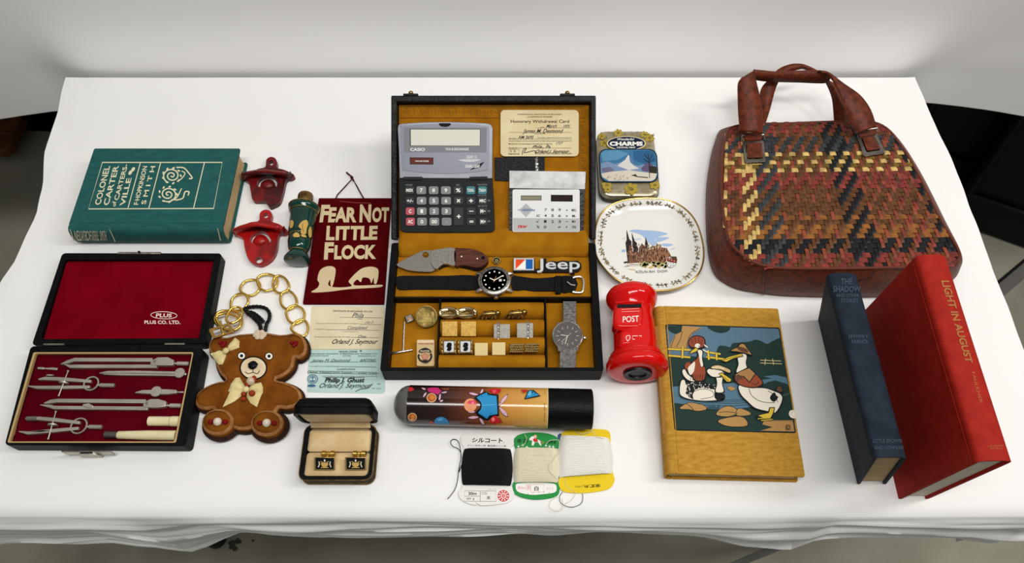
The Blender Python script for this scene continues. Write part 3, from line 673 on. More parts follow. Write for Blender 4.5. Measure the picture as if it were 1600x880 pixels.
# ------------------------------------------------------------------ wall-mounted bottle openers
def openers():
    pr_ = [mat('worn_red_paint', (112, 20, 20), .38, c2=(60, 18, 18), ns=70, bump=.5, bs=260, lo=.4, hi=.62, coat=.2), mat('red_paint', (166, 18, 18), .3, c2=(112, 14, 14), ns=60, bump=.4, bs=260, coat=.3, lo=.45)]
    Z = lambda *c: zm(3.385, 360, 230, *c)
    def opener(lab, outer, hole, tab_hole, arch, bulge, mt, low=None):
        z0 = .006; c = at(*outer[len(outer)//2]); t = thing('bottle_opener', lab, 'bottle opener', at(*bulge), 'cast iron bottle openers')
        lo = [xy(z0, cat(outer, 4))]
        hs = [xy(z0, h) for h in [hole, tab_hole]+([low] if low else [])]
        m = MB(); m.prism([[V((p[0], p[1], .0005)) for p in l] for l in lo+hs], (0, 0, .007)); m.build('back_plate', t, mt, bevel=.0018, seg=3)
        # hood over the mouth
        ar = [at(p[0], p[1], .006) for p in cat(arch, 5, False)]; n = len(ar)
        m = MB(); rows = []
        for k in range(7):
            q = k/6; row = []
            for i, p in enumerate(ar):
                e = i/(n-1); hgt = math.sin(PI*e)**.6
                row.append(p+V((0, -.004-.018*q*hgt*.55+.006*(1-hgt)*q, .001+.017*math.sin(q*PI*.62)*(.35+.65*hgt))))
            rows.append(row)
        m.grid(rows); m.build('hood', t, mt, solid=.004, bevel=0)
        b = at(*bulge, .006); m = MB(); m.ball(b, .0088, 16, .7); m.build('cap_lifter', t, mt)
    opener('dull dark red cast iron bottle opener, farther one beside the green book',
           Z(60, 160, 100, 138, 150, 118, 186, 108, 192, 70, 214, 55, 238, 62, 248, 84, 248, 112, 290, 125, 338, 150, 326, 166, 296, 176, 280, 240, 262, 292, 228, 314, 206, 318, 186, 290, 150, 288, 120, 282, 108, 230, 98, 190),
           cat(Z(142, 205, 146, 180, 168, 160, 200, 152, 232, 164, 248, 190, 246, 212, 238, 205, 228, 184, 206, 174, 182, 178, 164, 192, 158, 214), 4), ellp(*Z(216, 86)[0], 4.4, 4, 14), Z(72, 158, 130, 142, 200, 132, 270, 142, 326, 158), Z(200, 202)[0], pr_[0])
    opener('bright red cast iron bottle opener, nearer one in front of the dull red opener',
           Z(14, 455, 55, 422, 110, 400, 152, 392, 158, 352, 180, 335, 208, 338, 222, 360, 218, 394, 262, 412, 304, 444, 286, 460, 256, 466, 246, 540, 222, 590, 176, 622, 140, 624, 100, 600, 78, 540, 70, 490, 50, 474),
           cat(Z(106, 500, 112, 470, 140, 452, 170, 448, 200, 466, 216, 496, 210, 506, 196, 484, 168, 470, 140, 474, 122, 494, 116, 510), 4), ellp(*Z(188, 365)[0], 4.4, 4, 14), Z(28, 452, 90, 424, 160, 408, 230, 422, 292, 446), Z(160, 496)[0], pr_[1], ellp(*Z(152, 600)[0], 6, 5, 16))
openers()

# ------------------------------------------------------------------ green glass bottle lying down
def green_bottle():
    a = at(464, 409, .0165); b = at(478, 306, .0165); ax = (b-a).normalized(); L = (b-a).length
    t = thing('enamel_bottle', 'green and gilt vase-shaped bottle with brass cap lying beside the red banner sign', 'bottle', ((a.x+b.x)/2, (a.y+b.y)/2, 0))
    gg = mat('green_enamel', (3, 46, 38), .12, coat=.5, c2=(5, 58, 48), ns=40); k = L/107
    a = a+V((0, 0, .0006)); prof = [(.0130, 0), (.0158, .0012), (.0160, .003), (.0128, .009*1), (.0100, .013), (.0112, .0145), (.0128, .019), (.0142, .026), (.0142, .030), (.0130, .034), (.0146, .037), (.0152, .042), (.0156, .055), (.0162, .068), (.0168, .072), (.0186, .0745), (.0192, .077), (.0186, .080), (.0150, .0815), (.009, .0822)]
    m = MB(); m.lathe([(r, h*L/.098) for r, h in prof], a, ax, 36); m.build('bottle_body', t, gg)
    gl = mat('gilt', (196, 164, 96), .3, 1, c2=(150, 118, 60), ns=200)
    for h, r in ((.0135, .0106), (.0355, .0138), (.0712, .0169), (.0795, .0190)):
        m = MB(); m.tube([a+ax*(h*L/.098)+(V((1, 0, 0))*math.cos(q*PI/12)+V((0, -ax.z, ax.y)).normalized()*math.sin(q*PI/12))*r for q in range(24)], .0007, 6, True); m.build('gilt_band', t, gl)
    m = MB(); m.lathe([(.0094, .0818), (.0098, .083), (.0098, .096), (.0086, .0985), (.0001, .099)], a, ax, 24); m.build('cap', t, BRASS)
    d = Dec(Cyl(a, ax, .0157), .0001)
    Z = lambda *c: zm(3.385, 360, 230, *c)
    for c in ((360, 420, 376, 395, 402, 385, 412, 405, 404, 430, 398, 460, 372, 455, 376, 435), (330, 466, 345, 450, 362, 458, 366, 474, 340, 476), (312, 400, 322, 385, 334, 395, 330, 420, 318, 428), (372, 462, 395, 464, 402, 476, 380, 474), (412, 440, 426, 420, 430, 470, 416, 476)): d.poly(cat(Z(*c), 3), ink(196, 160, 84))
    d.line(Z(384, 400, 380, 425, 388, 450), .8, ink(120, 40, 30)); d.build('gilt_figures', t)
green_bottle()

# ------------------------------------------------------------------ red felt banner sign
def sign():
    q = zm(3.385, 360, 230, 468, 270, 852, 270, 812, 829, 383, 828)
    felt = mat('maroon_flock', (82, 6, 11), .95, c2=(70, 4, 8), ns=60, bump=.15, bs=1500, spec=.05)
    t = thing('hanging_sign', 'maroon felt wall sign with cream lettering and grazing sheep, left of the black valet box', 'sign', at(545, 390))
    m = MB(); m.prism([V((p[0], p[1], .0004)) for p in rquad(xy(.0035, q), .001)], (0, 0, .0032)); m.build('sign_board', t, felt, bevel=.0006)
    d = Dec(FP(.0036), .0001); cr = ink(206, 186, 146); Z = lambda *c: zm(3.385, 360, 230, *c)
    for s, c in (('F', (470, 398, 516, 398, 528, 305, 482, 305)), ('EAR', (516, 398, 666, 398, 670, 318, 524, 318)), ('N', (682, 398, 742, 398, 746, 303, 686, 303)), ('OT', (748, 398, 838, 398, 840, 318, 752, 318)),
                 ('L', (505, 493, 550, 493, 554, 416, 510, 416)), ('ITTLE', (556, 493, 776, 490, 780, 416, 560, 418)), ('F', (494, 595, 544, 595, 548, 503, 500, 503)), ('LOCK', (548, 595, 770, 592, 774, 516, 552, 518))):
        d.text(s, Z(*c), cr, .045)
    d.poly(cat(Z(428, 768, 460, 745, 470, 720, 460, 700, 472, 655, 500, 634, 535, 630, 556, 645, 552, 690, 540, 735, 530, 732, 528, 700, 518, 730, 560, 742, 640, 736, 625, 712, 640, 690, 670, 660, 700, 640, 745, 632, 780, 645, 782, 685, 772, 722, 760, 720, 758, 690, 745, 720, 735, 695, 700, 690, 690, 715, 670, 700, 650, 728, 700, 732, 800, 728, 795, 740, 740, 745, 620, 752, 520, 765), 3), cr)
    d.line(Z(580, 286, 600, 288, 660, 294, 745, 296), .8, ink(150, 70, 64))
    d.build('felt_lettering', t)
    cord = mat('maroon_cord', (66, 14, 16), .8)
    m = MB(); m.tube([at(p[0], p[1], h) for p, h in zip(Z(556, 275, 566, 252, 610, 205, 646, 165, 668, 205, 690, 246, 706, 272), (.0045, .002, .0012, .003, .0012, .0025, .0045))], .00085, 6); m.build('hanging_cord', t, cord)
    m = MB(); m.tube([at(p[0], p[1], h) for p, h in zip(Z(652, 178, 640, 155, 614, 134), (.0032, .0030, .0012))], .0011, 6); m.ball(at(*Z(642, 160)[0], .0025), .0022, 8); m.build('cord_knot', t, cord)
sign()

# ------------------------------------------------------------------ folded certificate
def certificate():
    Z = lambda *c: zm(5.87, 480, 470, *c)
    t = thing('certificate_booklet', 'unfolded certificate, upper half cream and lower half pale blue, under the black box edge', 'certificate', at(545, 545))
    crm = mat('cream_paper', (226, 214, 182), .9, c2=(214, 200, 164), ns=30); tl = mat('pale_blue_paper', (186, 212, 204), .9, c2=(176, 204, 196), ns=30)
    m = MB(); m.prism([at(p[0], p[1], .0006) for p in Z(58, 48, 40, 62, 20, 446, 700, 446, 712, 70, 700, 52)], (0, 0, -.0004)); m.build('cream_page', t, crm)
    m = MB(); m.prism([at(p[0], p[1], .0006) for p in Z(20, 446, 0, 838, 670, 852, 700, 846, 714, 826, 720, 446)], (0, 0, -.0004)); m.build('blue_page', t, tl)
    d = Dec(FP(.0006), .00005); bk = ink(34, 34, 40); gy = ink(110, 110, 112); bi = ink(38, 48, 84)
    d.text('CERTIFICATE OF EXCHANGE OR LOSS', Z(234, 102, 598, 108, 598, 92, 234, 86), bk, .02)
    def rule(x0, y0, x1, y1, M=gy): d.line(Z(x0, y0, x1, y1), .7, M)
    rule(300, 152, 690, 158); rule(480, 216, 680, 220); rule(170, 265, 665, 272); rule(400, 336, 660, 340)
    def tt(s, x0, y0, x1, y1, M=bk, b=0, sh=0): d.text(s, Z(x0, y1, x1, y1, x1, y0, x0, y0), M, b, sh)
    tt('This book has been issued at the expense of lodge no.', 78, 204, 480, 216); tt('exchange for a', 66, 256, 165, 268); tt('The above is the correct copy under the charge', 64, 326, 394, 340)
    tt('Lost in Possession', 326, 278, 468, 288, gy); tt('1917', 530, 190, 610, 212, bi, 0, .4)
    tt('Phila', 412, 112, 518, 152, bi, 0, .5); rule(462, 166, 506, 166, bi); tt('Completed', 370, 232, 556, 272, bi, 0, .5); tt('One', 468, 314, 540, 342, bi, 0, .5); tt('Orland J. Seymour', 228, 352, 650, 410, bk, .01, .6)
    tt('GRAND LODGE', 290, 460, 458, 474, bk, .02); d.poly(Z(480, 456, 504, 456, 492, 470), bk); tt('International Association of Machinists and Aerospace Wo', 32, 480, 640, 494, bk, .015)
    tt('MACHINISTS BLDG.', 28, 500, 200, 510); tt('UPTOWN', 326, 500, 400, 512); tt('WASHINGTON, D.C.', 464, 502, 634, 514)
    rule(28, 562, 470, 562); rule(478, 560, 634, 560); tt('James M. Desmond', 34, 534, 400, 568, bi, 0, .6); tt('AM73945', 478, 534, 632, 562, bi, 0, .5)
    tt('IS THIS QUESTIONED IN', 20, 598, 170, 606); rule(172, 602, 630, 608); tt('CLASSIFICATION', 272, 622, 438, 636, bk, .01)
    d.line(Z(6, 644, 640, 658), .6, bk); d.line(Z(6, 662, 640, 674), .6, bk)
    for x, s in ((8, 'Machinist'), (122, 'Mechanic'), (215, 'Operator'), (322, 'Production Wkr'), (478, 'Helper'), (575, 'Apprentice')): rule(x, 644+x*.02, x, 662+x*.018, bk); tt(s, x+14, 649+x*.02, x+14+min(70, len(s)*9), 660+x*.02)
    d.line(ellp(*Z(50, 718)[0], 7.9, 6.8, 22), .9, ink(60, 92, 130), True); d.line(ellp(*Z(50, 718)[0], 5.4, 4.6, 20), .8, ink(90, 120, 150), True); d.line(Z(50, 690, 50, 745), .9, ink(60, 92, 130)); d.line(Z(30, 735, 70, 735), 1, ink(60, 92, 130)); d.line(Z(32, 704, 68, 704), .8, ink(60, 92, 130))
    d.ell(*Z(40, 779)[0], 6.6, 2, ink(60, 100, 140)); tt('and is entitled to the rights and privileges of membership in this org', 140, 686, 640, 700)
    tt('Philip J. Ghust', 160, 706, 528, 762, bk, .03, .3); rule(160, 704, 528, 704, bk); tt('Orland J. Seymour', 112, 756, 590, 812, bk, .0, .6); tt('Pres.', 646, 756, 676, 768); tt('Rec. Secy.', 596, 798, 676, 810); d.line(cat(Z(440, 835, 490, 810, 560, 800, 600, 760), 4, False), .9, bk)
    d.build('printed_text', t)
    m = MB(); a, b = at(*Z(20, 446)[0], .0006), at(*Z(690, 446)[0], .0006); m.tube([a, b], .0005, 6); m.build('fold_crease', t, ink(196, 184, 152))
certificate()
def slab(m, pl, loops, h0, h1):     # solid slab on a plane: outline(s) seen at height h1, thickness down to h0
    if isinstance(loops[0][0], (int, float)): loops = [loops]
    return m.prism([[pl.P(p[0], p[1], h1) for p in l] for l in loops], pl.n*(h0-h1))
# ------------------------------------------------------------------ teddy bear bag
def bear():
    Z = lambda *c: zm(3.145, 290, 420, *c)
    c = at(395, 600); t = thing('bear_handbag', 'brown suede teddy bear bag with gold chain handle and cream ribbon bows', 'handbag', (c.x, c.y, 0))
    su = mat('brown_suede', (128, 74, 22), .95, c2=(102, 55, 14), ns=60, bump=.25, bs=700, spec=.08)
    ed = mat('tan_suede_edge', (168, 118, 72), .95, c2=(140, 92, 50), ns=200, bump=.3, bs=900)
    dk = mat('dark_brown_trim', (36, 20, 12), .9, c2=(58, 34, 20), ns=200, bump=.4, bs=900)
    out = cat(Z(122, 415, 118, 375, 138, 346, 172, 336, 208, 342, 262, 328, 330, 322, 400, 319, 462, 328, 500, 326, 540, 320, 580, 338, 600, 380, 594, 424, 566, 446, 541, 446, 534, 482, 510, 516, 474, 540, 448, 550, 494, 562, 542, 582, 570, 612, 572, 652, 550, 680, 500, 694, 462, 692, 440, 720, 330, 790, 240, 790, 160, 720, 138, 694, 108, 698, 66, 688, 48, 655, 60, 618, 110, 580, 164, 560, 200, 552, 172, 520, 152, 476, 146, 440), 4)
    def piece(nm, px, zb, ze, zt, r, par, base=.012):
        loop = xy(ze, px); m = MB(); m.use(su)
        m.puff(loop, zb, ze, zt, r, .0036); n = len(m.f)
        o = m.build(nm, par, smooth=60)
        nl = len(loop); ar = sum(loop[i][0]*loop[(i+1) % nl][1]-loop[(i+1) % nl][0]*loop[i][1] for i in range(nl)); rws = []
        for off in (.0004, .0018, .0032):
            rw = []
            for i in range(nl):
                tx = loop[(i+1) % nl][0]-loop[i-1][0]; ty = loop[(i+1) % nl][1]-loop[i-1][1]; q = math.hypot(tx, ty) or 1; sg = 1 if ar > 0 else -1
                rw.append(V((loop[i][0]-ty/q*off*sg, loop[i][1]+tx/q*off*sg, ze+(zt-ze)*math.sqrt(1-(1-off/r)**2)+.0007)))
            rws.append(rw)
        m = MB(); m.grid(rws, True); m.build('edge_binding', o if par is t else par, ed, 80)
        m = MB(); m.tube([V((q[0], q[1], zb+(ze-zb)*.42)) for q in [(a.x, a.y) for a in rws[1]]], (ze-zb)*.38, 8, True); m.build('edge_trim', o, dk, 80); return o
    piece('bear_body', out, .0006, .0110, .0170, .010, t)
    for cx, cy, rx, ry, rot in ((163, 758, 80, 66, -8), (404, 764, 82, 66, -6)):
        f = piece('foot', ellp(*Z(cx, cy)[0], rx/3.145, ry/3.145, 34, rot), .0006, .0150, .0215, .010, t)
        x, y = Z(cx-4, cy-4)[0]; p = at(x, y, .0225)
        for dx in (-.0078, .0078): m = MB(); m.ball(p+V((dx, 0, .0006)), .0030, 10); m.build('red_bead', f, ink(120, 14, 14))
        m = MB(); m.ball(p+V((0, 0, .0014)), .0046, 14); m.build('glass_bead', f, mat('clear_bead', (214, 200, 180), .15, coat=.5))
    d = Dec(FP(.0172), .0001); bk = ink(14, 12, 10); cr = mat('cream_felt', (222, 204, 172), .9, c2=(206, 184, 146), ns=90)
    d.ell(*Z(333, 488)[0], 22, 18.8, bk, 28); d.ell(*Z(333, 488)[0], 19.6, 16.6, cr, 28)
    d.poly(cat(Z(306, 470, 312, 462, 330, 459, 350, 462, 356, 472, 344, 484, 330, 492, 316, 484), 4), bk); d.line(Z(331, 488, 331, 508), 1.2, bk); d.line(cat(Z(292, 506, 308, 516, 331, 510, 352, 516, 364, 500), 5, False), 1.2, bk)
    for x, y in ((275, 428), (410, 430)):
        d.ell(*Z(x, y)[0], 6.6, 6.2, bk); d.ell(*Z(x, y)[0], 5.4, 5, ink(236, 230, 220)); d.ell(*Z(x, y)[0], 2.6, 2.6, bk)
    d.build('face', t)
    m = MB(); m.ball(at(*Z(330, 474)[0], .0186), .0052, 14, .5); m.build('nose', t, BLACKP)
    for cx, cy in ((182, 366), (533, 366)):
        for dx, dy in ((-10, -2), (10, -2), (0, 12), (8, 6)): m = MB(); m.ball(at(*Z(cx+dx, cy+dy)[0], .0178), .0026, 8); m.build('red_bead', t, ink(116, 10, 16))
    rib = mat('cream_satin', (224, 208, 150), .35, c2=(206, 186, 120), ns=40, sheen=.4)
    def bow(pts, z, kn):
        kx = at(*Z(*kn)[0], z+.006); tt = None
        for loop in pts:
            px = Z(*loop); w0 = [at(p[0], p[1], z+.003) for p in px]; cxy = sum((p for p in w0), V())/len(w0)
            m = MB(); lp = [(p.x, p.y) for p in w0]
            m.puff(lp, z, z+.001, z+.0048, .006, .0025, fn=lambda p, q: .0008*math.sin(math.atan2(p[1]-kx.y, p[0]-kx.x)*14)); o = m.build('bow_loop', t, rib, 60)
        m = MB(); m.ball(kx-V((0, 0, .0006)), .0036, 10, .8); m.build('bow_knot', t, rib)
    bow([(240, 334, 262, 352, 260, 384, 222, 398, 196, 402, 206, 376), (120, 416, 160, 398, 196, 404, 196, 428, 180, 466, 160, 468, 140, 446)], .0168, (197, 402))
    bow([(290, 578, 262, 530, 240, 536, 222, 560, 206, 600, 240, 606, 274, 600), (300, 588, 330, 562, 368, 556, 378, 580, 376, 610, 352, 614, 316, 604)], .0168, (296, 592))
    m = MB(); m.puff(xy(.018, Z(284, 592, 220, 598, 206, 630, 182, 680, 240, 652, 290, 612)), .0172, .0180, .0196, .004, .003); m.build('bow_tail', t, rib, 60)
    m = MB(); m.puff(xy(.018, Z(304, 596, 300, 630, 318, 660, 350, 680, 364, 640, 376, 612, 330, 598)), .0172, .0180, .0196, .004, .003); m.build('bow_tail', t, rib, 60)
    ob = ink(150, 52, 24)
    for x, y, r, M in ((320, 553, .005, None), (336, 536, .0026, ob), (304, 570, .0024, ob), (326, 612, .0036, ob), (284, 616, .0028, ob), (284, 640, .0026, ob), (340, 548, .0022, ob)):
        m = MB(); m.ball(at(*Z(x, y)[0], .0222), r, 10); m.build('bead', t, M or mat('glass_bead', (200, 178, 150), .15, coat=.5))
    # gold chain: every link on its own
    gl = mat('chain_gold', (232, 192, 96), .16, 1)
    def link(loop, z0, z1, w_=.0016):
        p = cat(Z(*loop), 5); n = len(p); cx = sum(q[0] for q in p)/n; cy = sum(q[1] for q in p)/n
        ax = max(p, key=lambda q: (q[0]-cx)**2+(q[1]-cy)**2); dx, dy = ax[0]-cx, ax[1]-cy; L = math.hypot(dx, dy)
        m = MB(); m.tube([at(q[0], q[1], (z0+z1)/2+(z1-z0)/2*((q[0]-cx)*dx+(q[1]-cy)*dy)/L/L) for q in p], w_, 8, True); m.build('chain_link', t, gl, 80)
    for i, l in enumerate([(222, 180, 228, 150, 256, 126, 290, 124, 306, 146, 304, 172, 282, 200, 248, 206, 228, 198), (268, 104, 282, 72, 312, 56, 350, 58, 366, 82, 356, 110, 330, 130, 292, 128), (352, 52, 372, 32, 410, 28, 444, 42, 450, 72, 430, 100, 390, 108, 362, 90), (428, 74, 438, 44, 462, 34, 490, 50, 508, 82, 500, 104, 470, 120, 440, 108),
                           (466, 140, 480, 116, 510, 110, 538, 136, 546, 168, 530, 190, 500, 200, 472, 178), (494, 216, 510, 190, 540, 182, 572, 196, 584, 226, 572, 256, 540, 270, 508, 256), (520, 300, 532, 270, 560, 252, 588, 256, 602, 290, 590, 325, 566, 330)]):
        link(l, .0032, .0052 if i % 2 else .0060)
    for l, z in (((142, 250, 160, 216, 200, 206, 250, 214, 276, 250, 270, 284, 240, 300, 200, 296, 160, 280), .006), ((150, 240, 180, 222, 230, 226, 268, 254, 262, 290, 220, 306, 178, 290), .010), ((200, 250, 220, 200, 262, 190, 280, 215, 262, 250, 226, 268), .013)): link(l, z, z+.002)
    bu = mat('buckle_gold', (190, 150, 80), .25, 1)
    m = MB(); z = .0205; o = xy(z, Z(112, 298, 214, 264, 238, 312, 134, 344)); i1 = xy(z, Z(132, 304, 166, 292, 178, 320, 146, 330)); i2 = xy(z, Z(176, 290, 206, 280, 220, 306, 188, 317))
    m.prism([[V((p[0], p[1], z-.002)) for p in l] for l in (rquad(o, .002), i1, i2)], (0, 0, .002)); m.build('buckle', t, bu, bevel=.0005)
    m = MB(); m.tube([at(*Z(170, 258)[0], .016), at(*Z(178, 300)[0], .0212), at(*Z(186, 322)[0], .0205)], .0014, 8); m.build('buckle_pin', t, gl)
    # black beaded cord loop and its pale rosette
    bc = mat('black_cord', (12, 12, 13), .4)
    p = cat(Z(372, 310, 364, 270, 345, 238, 318, 226, 300, 212, 292, 196, 310, 190, 350, 186, 392, 194, 412, 220, 410, 250, 398, 272, 392, 306), 5, False)
    m = MB(); m.tube([at(q[0], q[1], .004+.006*abs(k/len(p)-.5)) for k, q in enumerate(p)], [.0019+.0006*(k % 2) for k in range(len(p))], 8); m.build('cord_loop', t, bc)
    p = cat(Z(368, 310, 362, 275, 330, 240, 300, 214, 330, 216, 362, 238, 384, 262), 5, False)
    m = MB(); m.tube([at(q[0], q[1], .0055) for k, q in enumerate(p)], [.0017+.0006*(k % 2) for k in range(len(p))], 8); m.build('cord_loop', t, bc)
    for k in range(6):
        a = k*PI/3; x, y = 364+20*math.cos(a), 324+12*math.sin(a); m = MB(); m.ball(at(*Z(x, y)[0], .0180), .0036, 8, .5); m.build('rosette_petal', t, mat('rosette', (206, 184, 158), .9))
bear()

# ------------------------------------------------------------------ cuff link box
def link_box():
    Z = lambda *c: zm(2.935, 450, 460, *c)
    t = thing('cufflink_box', 'small open black clam box lined in cream, below the certificate and beside the bear', 'box', (-.178, .22, 0))
    cr = mat('cream_velvet', (218, 192, 146), .9, c2=(200, 170, 118), ns=50, bump=.1, bs=900, sheen=.2)
    zr = .020; q = xy(zr, Z(80, 600, 400, 600, 388, 850, 48, 850)); X0 = (q[0][0]+q[3][0])/2; X1 = (q[1][0]+q[2][0])/2; Y1 = q[0][1]; Y0 = q[2][1]
    m = MB(); o = rrect(X0, Y0, X1, Y1, .008); i = rrect(X0+.004, Y0+.004, X1-.004, Y1-.004, .005)
    m.prism([[V((x, y, .0006)) for x, y in o], [V((x, y, .0006)) for x, y in i]], (0, 0, zr-.0006)); m.build('base_shell', t, BLACK, bevel=.0012)
    for z in (.0032, .0185): m = MB(); m.tube([V((x, y, z)) for x, y in rrect(X0-.0002, Y0-.0002, X1+.0002, Y1+.0002, .008)], .0010, 6, True); m.build('brass_trim', t, BRASS)
    ys = at(*Z(240, 722)[0], .018).y
    m = MB(); m.puff(rrect(X0+.0045, ys+.0007, X1-.0045, Y1-.0045, .003), .0008, .0165, .0195, .006, .003); m.build('back_pad', t, cr, 60)
    m = MB(); m.puff(rrect(X0+.0045, Y0+.0045, X1-.0045, ys-.0007, .003), .0008, .0160, .0185, .006, .003); m.build('front_pad', t, cr, 60)
    # lid standing open on the back edge
    be = math.radians(-5); u = V((0, math.sin(be), math.cos(be))); n = V((0, -math.cos(be), math.sin(be)))
    o0 = V(((X0+X1)/2, Y1+.0012, zr+.0008)); h = .047; w2 = (X1-X0)/2+.003
    P = lambda x, v, d: o0+V((1, 0, 0))*x+u*v-n*d
    m = MB(); lo = rrect(-w2, 0, w2, h, .010); li = rrect(-w2+.004, .004, w2-.004, h-.004, .007)
    m.prism([[P(x, v, 0) for x, v in lo], [P(x, v, 0) for x, v in li]], -n*.008); m.build('lid_rim', t, BLACK, bevel=.001)
    m = MB(); m.puff(lo, 0, .004, .013, .012, .0035, o=P(0, 0, .006), U=(1, 0, 0), W=u, N=-n); m.build('lid_dome', t, BLACK, 60)
    m = MB(); m.puff(rrect(-w2+.0042, .0042, w2-.0042, h-.0042, .006), -.001, .003, .006, .008, .004, o=P(0, 0, .0055), U=(1, 0, 0), W=u, N=n); m.build('lid_lining', t, cr, 60)
    m = MB(); m.grid([[V((x, Y1-.0045+.0055*math.sin(k*PI/10)*1.0, zr-.0015+.0075*k/5)) for x in (X0+.006, X1-.006)] for k in range(6)]); m.build('hinge_lining', t, cr, solid=.0006)
    m = MB(); m.tube([(X0+.006, Y1+.001, zr), (X1-.006, Y1+.001, zr)], .0012, 8); m.build('hinge', t, BRASS)
    def clink(fc, lab):
        cx, cy = fc; c = at(cx, cy, .0245); uu = V((0, .86, .51)); nn = V((0, -.51, .86)); tt = thing('cufflink', lab, 'cufflink', (c.x, c.y, .0185), 'cuff links in the open clam box')
        m = MB(); m.box(c, (.0218, .0135, .0022), (1, 0, 0), uu, nn); m.build('face_plate', tt, GOLDP, bevel=.0003)
        d = Dec(Pl(c+nn*.0011, nn)); d.poly([(cx-14.5, cy-9), (cx+14.5, cy-9), (cx+14, cy+9), (cx-14, cy+9)], ink(14, 15, 18)); gd = ink(196, 160, 90)
        d.poly(cat([(cx-5, cy-1), (cx+5, cy-1), (cx+4.4, cy+4), (cx, cy+6), (cx-4.4, cy+4)], 3), gd); d.line([(cx-6, cy+6.5), (cx+6, cy+6.5)], 1.2, gd); d.ell(cx, cy-4.4, 1.4, 2, ink(220, 214, 200))
        for s in (-1, 1): d.line([(cx+s*10, cy+6), (cx+s*8, cy+1), (cx+s*9, cy-3)], 1.6, ink(220, 206, 170)); d.line([(cx+s*6.5, cy-3), (cx+s*3, cy-2)], 1, gd)
        d.build('crest_print', tt)
        a = at(cx-5, cy-15.5, .0262); b = at(cx+17, cy-15.5, .0262)
        m = MB(); m.lathe([(.0022, 0), (.0030, .0008), (.0030, .005), (.0020, .006), (.0020, (b-a).length-.006), (.0030, (b-a).length-.005), (.0030, (b-a).length-.0008), (.0022, (b-a).length)], a, b-a, 14); m.build('toggle', tt, GOLD)
        m = MB(); m.tube([(a+b)/2, c-nn*.001+uu*.002], .0014, 8); m.build('post', tt, GOLD)
    clink(Z(168, 776)[0], 'left black and gold crest cufflink of the pair in the cream lined clam box')
    clink(Z(310, 776)[0], 'right black and gold crest cufflink of the pair in the cream lined clam box')
link_box()
